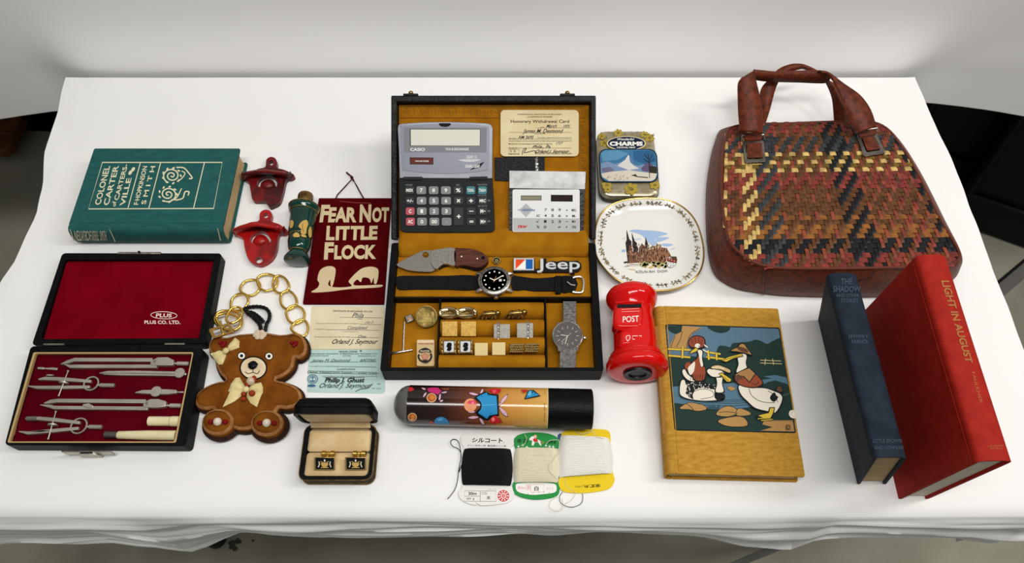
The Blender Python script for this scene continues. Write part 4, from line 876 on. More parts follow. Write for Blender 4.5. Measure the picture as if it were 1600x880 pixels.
# ------------------------------------------------------------------ valet box and its contents
def valet():
    global LPN
    vel = mat('ochre_velvet', (166, 112, 22), .95, c2=(146, 94, 14), ns=35, bump=.12, bs=900, spec=.06)
    emb = mat('ochre_tooled', (160, 104, 16), .85, c2=(142, 90, 12), ns=60, bump=.15, bs=700, spec=.1)
    blk = mat('worn_black_leather', (12, 12, 13), .42, c2=(40, 41, 42), ns=120, lo=.5, hi=.75, bump=.5, bs=420)
    t = thing('valet_box', 'large open black valet box with ochre velvet lining in the middle of the table', 'box', (-.023, .385, 0))
    X0, X1, YF_, YB_ = -.1458, .1012, .3045, .4700; ZR = .029; wt = .0080
    m = MB(); m.prism([[V((x, y, .0016)) for x, y in rrect(X0, YF_, X1, YB_, .003)], [V((x, y, .0016)) for x, y in rrect(X0+wt, YF_+.0042, X1-wt, YB_-.004, .0015)]], (0, 0, ZR-.0016)); m.build('base_walls', t, BLACK, bevel=.002, seg=3)
    m = MB(); m.box(((X0+X1)/2, (YF_+YB_)/2, .0030), (X1-X0-.012, YB_-YF_-.010, .0026)); m.build('base_floor', t, BLACK)
    for x in (X0+.012, X1-.012):
        for y in (YF_+.012, YB_-.012): m = MB(); m.lathe([(.004, 0), (.004, .0016)], (x, y, .0004), n=12); m.build('foot', t, BLACKP)
    xi0, xi1, yi0, yi1 = X0+wt+.0003, X1-wt-.0003, YF_+.0045, YB_-.0043
    YT = .4005; ZT = .0225; ZL = .0095
    m = MB(); m.box(((xi0+xi1)/2, (YT+yi1)/2, (ZT+.0046)/2), (xi1-xi0, yi1-YT, ZT-.0046)); m.build('upper_tray', t, vel, bevel=.0008)
    m = MB(); m.box(((xi0+xi1)/2, YT-.0012, (ZT+.0046)/2-.0008), (xi1-xi0, .0018, ZT-.0062)); m.build('tray_riser', t, BLACK)
    xa = at(686, 530, .025).x; xb = at(851, 530, .025).x
    for x in (xa-.0012, xb+.0018): m = MB(); m.box((x, (yi0+YT-.002)/2, .0137), (.0022, YT-.0022-yi0, .0180)); m.build('divider', t, BLACK, bevel=.0004)
    for x0, x1, nm in ((xi0, xa-.0026, 'left_floor'), (xb+.0032, xi1, 'right_floor')): m = MB(); m.box(((x0+x1)/2, (yi0+YT-.0024)/2, (ZL+.0046)/2), (x1-x0, YT-.0024-yi0, ZL-.0046)); m.build(nm, t, vel)
    # ring rolls
    ya = YT-.0026; pitch = (ya-yi0)/4
    for k in range(4):
        yc = ya-pitch*(k+.5); m = MB(); pr = [(yc-pitch*.48*math.cos(q*PI/10), .010+.0120*math.sin(q*PI/10)) for q in range(11)]
        m.prism([[V((xa+.0003, y, z)) for y, z in [(yc-pitch*.48, .0050)]+pr+[(yc+pitch*.48, .0050)]]], (xb-xa-.0002, 0, 0)); m.build('ring_roll', t, vel, 50)
    # lid
    b_ = math.radians(28.4); LU = V((0, math.cos(b_), math.sin(b_))); LN = V((0, -math.sin(b_), math.cos(b_)))
    O = V((0, YB_+.0012, .0345)); LH = .174; P = lambda x, v, n: O+V((x, 0, 0))+LU*v+LN*n
    LX0, LX1 = -.1458, .1012
    m = MB(); lo = [(LX0, 0), (LX0+.0068, 0), (LX0+.0068, LH-.0075), (LX1-.0062, LH-.0075), (LX1-.0062, 0), (LX1, 0), (LX1, LH), (LX0, LH)]
    m.prism([[P(x, v, -.018) for x, v in lo]], LN*.018); m.build('lid_frame', t, blk, bevel=.0016, seg=3)
    m = MB(); m.prism([[P(x, v, -.0178) for x, v in rrect(LX0+.003, .003, LX1-.003, LH-.003, .002)]], LN*.003); m.build('lid_back', t, BLACK)
    m = MB(); m.prism([[P(x, v, -.0146) for x, v in rrect(LX0+.0078, .0030, LX1-.0072, LH-.0085, .001)]], LN*.0026); m.build('lid_panel', t, emb, bevel=.0004)
    lp = Pl(P(0, 0, -.0120), LN); LPN = lp
    # tooled border: meander pressed in the leather
    m = MB(); tool = mat('tooled_line', (112, 74, 16), .8); d = Dec(lp, .0001); th = ink(120, 78, 14)
    for (x0, y0, x1, y1, nn, vert) in ((626, 168, 912, 181, 26, 0), (908, 190, 916, 360, 14, 1)):
        pts = []
        for k in range(nn):
            if not vert: w_ = (x1-x0)/nn; a = x0+k*w_; q = [(a, y1), (a, y0), (a+w_*.8, y0), (a+w_*.8, (y0+y1)/2+2), (a+w_*.35, (y0+y1)/2+2), (a+w_*.35, (y0+y1)/2-2)]
            else: w_ = (y1-y0)/nn; a = y0+k*w_; q = [(x1, a), (x0, a), (x0, a+w_*.8), (x0+3, a+w_*.8), (x0+3, a+w_*.4)]
            d.line(q, .9, th)
    d.line([(624, 166), (914, 166)], .8, th); d.line([(624, 184), (914, 184)], .8, th); d.line([(905, 184), (905, 362)], .8, th); d.build('tooled_border', t)
    # hinge flap of velvet
    m = MB(); rows = []
    for k, (y, z) in enumerate(((YB_+.0180, .0335), (YB_+.0130, .0325), (YB_+.007, .0325), (YB_+.0015, .0325), (YB_-.004, .0315), (YB_-.0085, .0290), (YB_-.0120, .0255), (YB_-.0160, .0232))):
        rows.append([V((xi0+.0008+(xi1-xi0-.0016)*i/40, y+.0012*noise.noise(V((i*.3, k*.7, 2))), z+.0010*noise.noise(V((i*.22, k*.9, 8))))) for i in range(41)])
    m.grid(rows); m.build('hinge_flap', t, vel, 70, solid=.0008)
    for px_ in (641, 887):
        c = P(at(px_, 150, .118).x, LH, -.004); m = MB()
        m.box(c+LU*.0012, (.018, .0028, .006), (1, 0, 0), LU, LN); m.build('latch_plate', t, BLACKP, bevel=.0006); m = MB(); m.ball(c+LU*.0036, .0030, 12); m.build('latch_knob', t, BRASS)
    sx = lp
    # ---- large folding calculator
    c = lp.P(697, 364, 0); k = thing('calculator', 'large folding calculator with grey screen leaf and black key leaf in the box lid', 'calculator', c, 'calculators in the box lid')
    gun = mat('gunmetal_plastic', (112, 114, 120), .4, .35, c2=(128, 130, 136), ns=30); bez = mat('dark_grey_plastic', (92, 94, 102), .35, .4); kb = mat('charcoal_plastic', (22, 25, 26), .5, spec=.3)
    Z = lambda *c: zm(6.284, 600, 140, *c); A = .0006
    m = MB(); slab(m, lp, Z(132, 380, 138, 352, 150, 340, 175, 334, 280, 326, 400, 320, 620, 316, 850, 322, 1000, 330, 1035, 336, 1056, 350, 1068, 380, 1066, 600, 1066, 872, 152, 868, 144, 600), A, .0085); u = m.build('upper_leaf', k, gun, bevel=.0012)
    m = MB(); slab(m, lp, cat(Z(168, 372, 180, 358, 400, 342, 620, 338, 850, 344, 1005, 358, 1032, 385, 1030, 600, 1022, 770, 1000, 792, 800, 818, 600, 826, 400, 818, 210, 792, 178, 770, 168, 600), 3), .0085, .0092); m.build('screen_bezel', u, bez, bevel=.0003)
    d = Dec(lp, .0093); d.poly(Z(196, 372, 1010, 372, 1005, 618, 192, 616), ink(126, 128, 134)); d.poly(Z(252, 386, 946, 388, 944, 556, 254, 554), ink(60, 60, 58)); d.poly(Z(262, 392, 942, 393, 940, 551, 264, 549), ink(214, 214, 198))
    w_ = ink(232, 230, 224); d.text('CASIO', Z(258, 603, 402, 603, 402, 573, 258, 573), w_, .03); d.text('TAX & EXCHANGE', Z(602, 596, 832, 597, 832, 573, 602, 573), w_, .02)
    d.poly(Z(252, 666, 485, 668, 484, 736, 254, 734), ink(40, 18, 16)); d.poly(Z(258, 671, 480, 673, 479, 731, 259, 729), ink(96, 48, 38)); d.text('TWO WAY POWER', Z(305, 710, 440, 711, 440, 696, 305, 696), w_, .03)
    d.poly(cat(Z(732, 690, 840, 682, 946, 688, 900, 706, 840, 712, 780, 706), 4), ink(200, 200, 202)); d.text('LIGHT 12', Z(810, 676, 912, 676, 912, 648, 810, 648), w_, .02)
    d.poly(Z(842, 792, 900, 745, 990, 706, 940, 765, 880, 780), ink(30, 30, 34)); d.text('DUAL LEAF', Z(802, 768, 940, 768, 940, 738, 802, 738), w_, .03); d.text('2-WAY', Z(680, 766, 772, 766, 772, 746, 680, 746), ink(150, 152, 156))
    d.poly(cat(Z(538, 334, 600, 330, 656, 334, 640, 358, 600, 366, 556, 358), 4), ink(16, 16, 18)); d.build('screen_print', u)
    Z = lambda *c: zm(8, 610, 270, *c)
    m = MB(); slab(m, lp, Z(108, 72, 300, 64, 1000, 64, 1275, 74, 1290, 300, 1304, 690, 1296, 722, 1270, 740, 1200, 747, 700, 752, 200, 745, 150, 734, 126, 712, 116, 680, 112, 300), A, .0078); lf = m.build('key_leaf', k, kb, bevel=.001)
    for q in ((160, 50, 400, 50, 390, 88, 166, 88), (985, 50, 1215, 45, 1212, 84, 1000, 84)): m = MB(); slab(m, lp, rquad(Z(*q), 1), .0078, .0098); m.build('hinge', k, BLACKP, bevel=.0006)
    kg, kk, kr, kt = mat('grey_key', (124, 125, 124), .45), mat('black_key', (17, 18, 20), .4), mat('red_key', (178, 74, 84), .45), mat('teal_key', (44, 116, 122), .45)
    rows = [(170, 268), (302, 398), (434, 528), (562, 660)]
    cols = [(186, 296), (326, 446), (480, 600), (632, 754), (788, 908), (950, 1060), (1096, 1206)]
    keys = [('M/EX', kk), ('7', kg), ('8', kg), ('9', kg), ('%', kk), ('TAX-', kt), ('TAX+', kt), ('+/-', kk), ('4', kg), ('5', kg), ('6', kg), ('×', kk), ('÷', kk), ('MRC', kk), ('C', kr), ('1', kg), ('2', kg), ('3', kg), ('+', kk), ('−', kk), ('M−', kk), ('AC', kr), ('0', kg), ('00', kg), ('·', kg), None, ('=', kk), ('M+', kk)]
    for i, kk_ in enumerate(keys):
        if not kk_: continue
        r, cc = divmod(i, 7); s, M = kk_; y0, y1 = rows[r]; x0, x1 = cols[cc]; sh = r*3
        if s == '+': y1 = 660
        m = MB(); slab(m, lp, Z(*[v for p in rrect(x0+sh, y0, x1+sh, y1, 22) for v in p]), .0070, .0094); ob = m.build('key', lf, M, bevel=.0004)
        d = Dec(lp, .0095); n = len(s); hw = {1: 17, 2: 32, 3: 40, 4: 44}[n]; hh = 24 if n < 3 else 20
        if s in '·': hw, hh = 4, 4
        if s == '−': hw, hh = 26, 5
        if s == '=': hw, hh = 24, 12
        if s in '+×÷': hw, hh = 24, 24
        if s == '%': hw = 28
        mx, my = (x0+x1)/2+sh, (y0+y1)/2; d.text(s, Z(mx-hw, my+hh, mx+hw, my+hh, mx+hw, my-hh, mx-hw, my-hh), ink(236, 235, 230), .03); d.build('key_print', ob)
    d = Dec(lp, .0079); g_ = ink(150, 152, 152)
    for s, q in (('MODE', (190, 162, 274, 144)), ('SET', (822, 162, 872, 144)), ('TAX RATE', (1088, 158, 1208, 140)), ('EX RATE', (1098, 292, 1200, 274)), ('EX RATE', (1098, 424, 1206, 406))): d.text(s, Z(q[0], q[1], q[2], q[1], q[2], q[3], q[0], q[3]), g_)
    for y in (348, 480, 606): d.line(ellp(*Z(1232, y)[0], 1.7, 1, 10), .5, g_, True)
    d.poly(cat(Z(640, 742, 680, 726, 740, 726, 780, 742), 3), ink(18, 19, 21)); d.build('key_labels', lf)
    # ---- dark wallet strip with a silver cord
    c = lp.P(806, 280, 0); k = thing('leather_strap_wallet', 'flat black leather wallet strip lying behind the white calculator in the box lid', 'wallet', c)
    m = MB(); slab(m, lp, [(773, 246), (851, 245), (851, 286), (773, 282)], .0002, .0022); m.build('wallet_leather', k, mat('crackled_black', (10, 10, 11), .4, c2=(60, 62, 64), ns=260, lo=.68, hi=.75, bump=.6, bs=500), bevel=.0005)
    m = MB(); m.use(STEEL); a = lp.P(838, 247, .0036); b = lp.P(839, 268, .0036)
    for ph in (0, PI): m.tube([a.lerp(b, i/24)+V((.0014*math.cos(i*.9+ph), 0, .0011*math.sin(i*.9+ph))) for i in range(25)], .0011, 6)
    ob = m.build('twisted_cord', k)
    # ---- white solar calculator in a wallet
    Z = lambda *c: zm(7.33, 780, 260, *c)
    c = lp.P(853, 364, 0); k = thing('solar_calculator', 'white card sized solar calculator in black sleeve with silver flap in the box lid', 'calculator', c, 'calculators in the box lid')
    m = MB(); slab(m, lp, rquad(Z(112, 150, 985, 160, 965, 768, 112, 768), 1.5), .0024, .0044); sl = m.build('sleeve', k, mat('black_vinyl', (12, 12, 13), .3, bump=.3, bs=300), bevel=.0005)
    m = MB(); slab(m, lp, rquad(Z(116, 50, 992, 62, 982, 262, 960, 250, 118, 248)[:3]+Z(118, 248), 1), .0024, .0062); m.build('silver_flap', k, mat('silver_vinyl', (176, 176, 175), .55, .2, c2=(206, 206, 204), ns=80, bump=.1, bs=900), bevel=.0006)
    m = MB(); slab(m, lp, Z(*[v for p in rrect(152, 264, 922, 752, 22) for v in p]), .0044, .0060); cd_ = m.build('calculator_card', k, mat('white_plastic', (222, 222, 220), .35), bevel=.0003)
    d = Dec(lp, .0061); d.poly(Z(158, 592, 917, 596, 914, 738, 900, 746, 172, 744, 160, 734), ink(184, 184, 182))
    d.poly(Z(248, 334, 486, 334, 486, 390, 248, 390), ink(70, 68, 60)); d.poly(Z(254, 342, 480, 342, 480, 384, 254, 384), ink(138, 132, 112)); d.poly(Z(592, 326, 842, 328, 842, 404, 592, 402), ink(16, 8, 10)); d.poly(Z(604, 340, 830, 342, 830, 390, 604, 388), ink(40, 20, 22))
    d.poly(Z(232, 500, 308, 424, 382, 500, 308, 580), ink(176, 178, 180)); d.text('CREDENTIALS', Z(258, 512, 408, 513, 408, 488, 258, 488), ink(50, 84, 134), .03); d.text('PRU', Z(216, 510, 256, 510, 256, 490, 216, 490), ink(130, 148, 170)); d.text('TRW', Z(206, 708, 318, 708, 326, 676, 214, 676), ink(190, 40, 30), .05, .2)
    gk = ink(54, 54, 58)
    for s, x, y in (('7', 532, 498), ('8', 612, 498), ('9', 692, 498), ('÷', 776, 502), ('MRC', 858, 502), ('AC', 446, 564), ('4', 530, 564), ('5', 612, 566), ('6', 692, 566), ('×', 774, 568), ('M-', 858, 568), ('√', 440, 630), ('1', 528, 630), ('2', 612, 632), ('3', 692, 632), ('−', 774, 632), ('M+', 856, 632), ('%', 446, 692), ('0', 526, 694), ('·', 610, 694), ('=', 690, 694), ('+', 772, 694), ('ON', 856, 694)):
        hw = {1: 15, 2: 22, 3: 28}[len(s)]; hh = 15
        if s == '·': hw = hh = 3
        if s == '−': hw, hh = 13, 2.5
        if s == '=': hh = 7
        if s in '÷×+': hw = hh = 11
        d.text(s, Z(x-hw, y+hh, x+hw, y+hh, x+hw, y-hh, x-hw, y-hh), gk, .01)
    d.build('card_print', cd_)
    # ---- honorary card
    Z = lambda *c: zm(6.288, 770, 140, *c)
    c = lp.P(843, 243, 0); k = thing('membership_card', 'cream printed membership card with handwriting at the top right of the box lid', 'card', c)
    m = MB(); slab(m, lp, Z(*[v for p in rrect(76, 200, 844, 656, 42) for v in p]), .0024, .0032); m.build('card_stock', k, mat('aged_card', (224, 210, 170), .85, c2=(212, 194, 148), ns=25))
    d = Dec(lp, .0033); bk = ink(30, 28, 26); gy = ink(140, 128, 100); bi = ink(30, 32, 48)
    def tt(s, x0, y0, x1, y1, M=bk, b=0, sh=0): d.text(s, Z(x0, y1, x1, y1, x1, y0, x0, y0), M, b, sh)
    tt('INTERNATIONAL ASSOCIATION OF MACHINISTS', 244, 238, 680, 250, bk, .02); tt('and AEROSPACE WORKERS', 338, 262, 586, 274, bk, .02); tt('Honorary Withdrawal Card', 176, 296, 750, 338, bk, .01)
    tt('on', 468, 366, 504, 376, bi, 0, .4); tt('March', 524, 342, 630, 374, bi, .01, .5); tt('1975', 690, 346, 760, 374, bi, .01, .5); tt('James M. Desmond', 290, 386, 696, 440, bi, .012, .5); tt('FULL NAME', 412, 428, 516, 438)
    for y in (420, 376, 574, 488): d.line(Z(155 if y != 376 else 430, y, 775, y), .5, gy)
    tt('Card No.', 156, 474, 232, 484); tt('AM 3695', 246, 452, 404, 484, bi, .01, .4); tt('has been issued this card pursuant to', 440, 468, 775, 480, bk, .01)
    tt('the provisions of the constitution of the International Association of', 156, 500, 775, 512, bk, .01); tt('Machinists and Aerospace Workers by Lodge No.', 156, 528, 590, 542, bk, .01); tt('1717', 622, 514, 690, 540, bi, .01, .4); tt('Phila., Pa.', 388, 546, 572, 582, bi, .01, .5)
    tt('SIGNED BY', 156, 570, 244, 580); d.line(Z(158, 588, 262, 588, 262, 632, 158, 632), .5, gy, True); tt('S E', 170, 594, 226, 616, gy); tt('Orland J. Seymour', 420, 590, 754, 632, bi, .012, .6)
    d.line(cat(Z(290, 640, 300, 590, 330, 580, 310, 620, 410, 600, 418, 628), 4, False), .9, bi); tt('SECRETARY OR FINANCIAL TREASURER', 420, 622, 775, 634); tt('Registered', 156, 626, 256, 640); d.build('card_print', k)
    return t, lp, vel, (xa, xb, ya, pitch, ZT, ZL)
VAL, LIDP, VEL, VG = valet()

def valet_things():
    xa, xb, ya, pitch, ZT, ZL = VG; tp = FP(ZT); lp = FP(ZL)
    # ---- knife
    Z = lambda *c: zm(8, 600, 370, *c)
    k = thing('folding_knife', 'open folding knife with wooden handle in the upper tray of the black box', 'knife', tp.P(690, 405))
    h1 = .0075
    m = MB(); slab(m, tp, [cat(Z(156, 345, 300, 262, 420, 202, 500, 170, 600, 168, 640, 260, 630, 420, 470, 434, 320, 420, 230, 392), 3), ellp(*Z(520, 226)[0], 4.9, 4.3, 18)], .0032, .0056); m.build('blade', k, mat('satin_steel', (168, 164, 156), .32, 1, c2=(150, 146, 138), ns=200, stretch=(1, 12, 1)), bevel=.0006)
    m = MB(); slab(m, tp, cat(Z(600, 178, 650, 158, 700, 152, 884, 146, 884, 352, 800, 340, 740, 340, 700, 366, 652, 402, 610, 370, 582, 310, 580, 240), 3), .0006, h1); m.build('bolster', k, STEELD, bevel=.0010)
    m = MB(); slab(m, tp, cat(Z(886, 146, 1000, 142, 1100, 152, 1220, 192, 1300, 262, 1296, 300, 1240, 360, 1160, 384, 1100, 372, 1050, 360, 960, 352, 886, 352), 3), .0006, h1); w_ = m.build('wood_scale', k, mat('rosewood', (62, 28, 20), .4, c2=(96, 48, 32), ns=60, stretch=(1, 10, 1), coat=.2), bevel=.0010)
    m = MB(); slab(m, tp, cat(Z(640, 400, 700, 372, 760, 348, 900, 360, 1050, 370, 1140, 400, 1220, 390, 1290, 310, 1300, 330, 1230, 402, 1150, 420, 1060, 396, 960, 378, 780, 362, 700, 398, 655, 412), 2), .0004, .0036); m.build('back_spacer', k, BLACKP, bevel=.0004)
    for x, y, r in ((616, 268, 2.5), (802, 238, 2.5)): m = MB(); p = tp.P(*Z(x, y)[0], h1); m.lathe([(.0021, -.0002), (.0021, .0004), (.0012, .0004), (.0012, -.0001)], p, n=14); m.build('screw', k, STEELD)
    for x, y in ((966, 244), (1164, 270)): m = MB(); m.ball(tp.P(*Z(x, y)[0], h1), .0012, 10, .5); m.build('pin', k, STEEL)
    m = MB(); m.lathe([(.0024, 0), (.0024, .0004)], tp.P(*Z(1238, 264)[0], h1), n=14); m.build('lanyard_hole', k, BLACKP)
    # ---- small round pin
    k = thing('tie_tack', 'tiny octagonal brass and black stud above the black strapped watch', 'stud', tp.P(776, 408.5)); c = tp.P(776, 408.5)
    m = MB(); m.lathe([(.0050, .0006), (.0054, .0016), (.0046, .0026)], c, n=8); m.build('stud_rim', k, GOLDP, 0); m = MB(); m.lathe([(.0042, .0024), (.0030, .0034), (.0001, .0036)], c, n=8); m.build('stud_face', k, BLACKP, 0)
    d = Dec(FP(ZT+.0037)); 
    for a in range(5): d.ell(776+2*math.cos(a*1.26), 407.4+1.8*math.sin(a*1.26), .9, .8, ink(206, 180, 110), 8)
    d.build('stud_flower', k)
    # ---- emblem
    Z = lambda *c: zm(8, 770, 370, *c)
    k = thing('car_emblem', 'chrome car emblem with raised white lettering and a red, white and blue panel', 'emblem', tp.P(854, 416)); bb = mat('emblem_black', (12, 12, 14), .35)
    m = MB(); slab(m, tp, Z(256, 264, 524, 264, 530, 400, 620, 398, 610, 268, 668, 268, 672, 318, 740, 300, 800, 310, 870, 296, 940, 305, 1060, 298, 1105, 335, 1108, 390, 1070, 430, 1026, 436, 1024, 466, 975, 466, 968, 440, 256, 440), .0004, .0040); m.build('emblem_base', k, bb, bevel=.0003)
    ch = mat('emblem_chrome', (224, 224, 224), .25, .6)
    m = MB(); slab(m, tp, [Z(262, 268, 514, 268, 514, 418, 262, 418), Z(286, 282, 498, 282, 498, 404, 286, 404)], .0040, .0054); m.build('panel_frame', k, ch)
    d = Dec(FP(ZT+.0041), .0001); d.poly(Z(284, 280, 412, 280, 284, 406), ink(222, 74, 30)); d.poly(Z(412, 280, 412, 406, 284, 406), ink(232, 230, 224)); d.poly(Z(414, 280, 500, 280, 500, 406, 414, 406), ink(24, 92, 168)); d.build('colour_panel', k)
    vs, fs = glyphs('Jeep', .012); q = Z(552, 446, 1090, 446, 1090, 274, 552, 274)
    for layer, bo, h0, nm, M in ((0, .035, .0040, 'raised_lettering', ch),):
        m = MB(); n = len(vs); top = []
        for u, v in vs:
            x = q[0][0]*(1-u)+q[1][0]*u; y = q[0][1]*(1-v)+q[3][1]*v; top.append(tp.P(x, y, .0056))
        edges = {}
        for f in fs:
            for i in range(len(f)): e = (f[i], f[(i+1) % len(f)]); edges[tuple(sorted(e))] = edges.get(tuple(sorted(e)), 0)+1
        m.add(top+[p-V((0, 0, .0030)) for p in top], list(fs)+[(a, b, n+b, n+a) for (a, b), c_ in edges.items() if c_ == 1]); m.build(nm, k, M, 30)
    # ---- diver watch on a black strap
    Z = lambda *c: zm(3.666, 590, 360, *c)
    c = tp.P(772.6, 441, .004); k = thing('wristwatch', 'wristwatch with round black dial, steel bezel and long black fabric strap', 'watch', (c.x, c.y, ZT), 'watches in the black box')
    stp = mat('black_webbing', (15, 15, 16), .85, bump=.5, bs=700, kind='X', c2=(26, 26, 27), ns=300)
    m = MB(); slab(m, tp, cat(Z(106, 280, 122, 262, 200, 260, 400, 260, 575, 260, 575, 338, 400, 336, 200, 336, 124, 338, 106, 316), 2), .0006, .0028); m.build('strap', k, stp, bevel=.0006)
    m = MB(); slab(m, tp, cat(Z(770, 262, 800, 262, 860, 270, 920, 274, 1000, 268, 1130, 262, 1130, 350, 1000, 346, 900, 346, 840, 338, 770, 338), 2), .0006, .0028); m.build('strap', k, stp, bevel=.0006)
    m = MB(); slab(m, tp, rquad(Z(1016, 260, 1048, 260, 1050, 358, 1018, 358), 1), .0006, .0052); m.build('strap_keeper', k, BLACKP, bevel=.0007)
    m = MB(); slab(m, tp, rquad(Z(1056, 262, 1086, 262, 1088, 352, 1060, 352), 1), .0006, .0046); m.build('strap_keeper', k, BLACKP, bevel=.0007)
    m = MB(); m.tube([tp.P(*p, .0030) for p in cat(Z(1118, 272, 1140, 266, 1166, 268, 1180, 290, 1178, 330, 1170, 354, 1140, 356, 1118, 352), 3, False)], .0013, 8); m.build('buckle', k, STEEL)
    m = MB(); m.tube([tp.P(*p, .0046) for p in Z(1086, 296, 1106, 312, 1132, 316)], .0010, 6); m.build('buckle_tongue', k, STEEL)
    R_ = .0192; m = MB(); m.lathe([(.0150, .0004), (.0182, .0016), (.0186, .0060), (.0176, .0068)], (c.x, c.y, ZT), n=48); m.build('watch_case', k, STEEL)
    for sx, sy in ((-1, 1), (1, 1), (-1, -1), (1, -1)):
        m = MB(); a = V((c.x+sx*.0140, c.y+sy*.0100, ZT+.0048)); b = V((c.x+sx*.0212, c.y+sy*.0122, ZT+.0026)); m.tube([a, a.lerp(b, .6)+V((0, 0, .0006)), b], [.0028, .0025, .0018], 8); m.build('lug', k, STEEL)
    m = MB(); m.lathe([(.0176, .0066), (R_-.0002, .0070), (R_, .0084), (.0182, .0094), (.0150, .0098), (.0148, .0086)], (c.x, c.y, ZT), n=48)
    bz = m.build('bezel', k, STEELD)
    m = MB()
    for a in range(60): q = a*PI/30; m.box((c.x+.0164*math.cos(q), c.y+.0164*math.sin(q), ZT+.0097), (.0020 if a % 5 else .0030, .0004 if a % 5 else .0007, .0006), (math.cos(q), math.sin(q), 0), (-math.sin(q), math.cos(q), 0)); 
    o = m.build('bezel_marks', bz, BLACKP, 0); o['kind'] = 'stuff'
    m = MB(); m.lathe([(.0148, .0080), (.0148, .0086)], (c.x, c.y, ZT), n=40); m.build('dial', k, mat('black_dial', (24, 24, 26), .5))
    d = Dec(FP(ZT+.0087), .00005); cp = lambda r, a: (lambda p: (800+FL*p[0]/p[2], 440-FL*p[1]/p[2]))(cproj(V((c.x+r*math.sin(a), c.y+r*math.cos(a), ZT+.0088))))
    lum = ink(226, 224, 206)
    for h in range(12):
        p = cp(.0116, h*PI/6); d.ell(p[0], p[1], 1.3, 1.3, lum, 10)
    ctr = cp(0, 0)
    d.line([ctr, cp(.0062, math.radians(-62))], 1.4, lum); d.line([ctr, cp(.0112, math.radians(58))], 1.3, lum); d.line([cp(.003, math.radians(200)), cp(.006, math.radians(20))], .7, ink(210, 110, 80)); d.ell(*ctr, 1.2, 1.2, lum, 10)
    p = cp(.0070, PI/2); d.poly([(p[0]-2.2, p[1]-1.8), (p[0]+2.2, p[1]-1.8), (p[0]+2.2, p[1]+1.8), (p[0]-2.2, p[1]+1.8)], ink(206, 204, 196)); d.build('dial_markers', k)
    m = MB(); m.lathe([(.0022, 0), (.0026, .0006), (.0026, .0030), (.0020, .0034)], (c.x+.002, c.y-.0186, ZT+.0042), (0.1, -1, 0), 14); m.build('crown', k, STEEL)
    # ---- left compartment
    k = thing('tie_chain', 'silver tie tack with fine chain and bar in the left compartment', 'tie chain', lp.P(628, 520)); Z = lambda *c: zm(6.284, 590, 460, *c)
    p = lp.P(*Z(312, 240)[0], .003); m = MB(); m.box(p, (.0095, .0095, .004), (.88, .46, 0), (-.46, .88, 0)); m.build('tack_head', k, STEELD, bevel=.0012); m = MB(); m.box(p+V((.0008, -.0014, .0023)), (.0042, .004, .0012), (.88, .46, 0), (-.46, .88, 0)); m.build('tack_stone', k, mat('topaz', (190, 140, 110), .1, coat=.6), bevel=.0004)
    a = lp.P(*Z(262, 270)[0], .0011); b = lp.P(*Z(250, 556)[0], .0011); m = MB()
    for i in range(24): q = a.lerp(b, i/23); m.lathe([(.0004, -.0004), (.0011, 0), (.0004, .0004)], q, n=8)
    o = m.build('fine_chain', k, STEELD); o['kind'] = 'stuff'
    a = lp.P(*Z(132, 582)[0], .0016); b = lp.P(*Z(345, 546)[0], .0016); m = MB(); m.lathe([(.0012, 0), (.0015, .0004), (.0015, (b-a).length-.0004), (.0012, (b-a).length)], a, b-a, 10); m.build('bar', k, STEEL)
    # medal leaning on the divider
    Z = lambda *c: zm(6.284, 590, 460, *c)
    nn = V((.05, -.42, .9)).normalized(); cc = Pl((0, 0, ZL+.0115)).P(*Z(478, 218)[0]); mp = Pl(cc, nn)
    k = thing('coin', 'round bronze coin with raised castle in the left compartment of the black box', 'coin', (cc.x, cc.y, ZL))
    cm = mat('bronze_coin', (164, 142, 80), .5, .6, c2=(124, 102, 52), ns=120, bump=.2, bs=300)
    m = MB(); m.lathe([(.0122, -.0016), (.0127, -.0010), (.0127, .0006), (.0118, .0008), (.0112, .0003), (.0001, .0003)], cc, nn, 40); m.build('coin_disc', k, cm)
    m = MB()
    for q in ((400, 188, 430, 180, 432, 276, 408, 278), (430, 222, 546, 216, 546, 272, 432, 276), (448, 190, 470, 184, 472, 224, 450, 226), (486, 186, 508, 182, 510, 222, 488, 224), (528, 172, 552, 168, 556, 270, 534, 274)): slab(m, mp, Z(*q), .0002, .0012)
    m.build('castle_relief', k, cm)
    # lighter shaped case
    k = thing('lighter', 'flat cream lighter with a star badge print in the left compartment of the box', 'lighter', lp.P(664, 550)); Z = lambda *c: zm(6.284, 590, 460, *c)
    m = MB(); slab(m, lp, Z(*[v for p in rrect(384, 445, 558, 704, 16) for v in p]), .0004, .0080); m.build('lighter_body', k, mat('cream_enamel', (206, 180, 132), .3, .2), bevel=.0010)
    d = Dec(FP(ZL+.0081), .0001); dk = ink(40, 34, 36); d.text('WINCHESTER', Z(396, 492, 548, 494, 548, 478, 396, 478), ink(170, 90, 60), .02); d.poly(Z(392, 452, 552, 452, 552, 476, 392, 478), ink(224, 196, 160))
    d.line(cat(Z(410, 590, 400, 610, 420, 650, 470, 668, 510, 650, 528, 610, 520, 580), 4, False), 3, dk); d.poly(cat(Z(402, 566, 420, 540, 468, 524, 510, 540, 530, 568, 500, 576, 468, 566, 436, 578), 3), dk); d.text('FRONTIER', Z(414, 568, 518, 568, 508, 548, 424, 548), ink(206, 190, 150), .02)
    st = []
    for i in range(10): r = 52 if i % 2 == 0 else 24; st.append(Z(466+r*math.sin(i*PI/5), 612-r*math.cos(i*PI/5))[0])
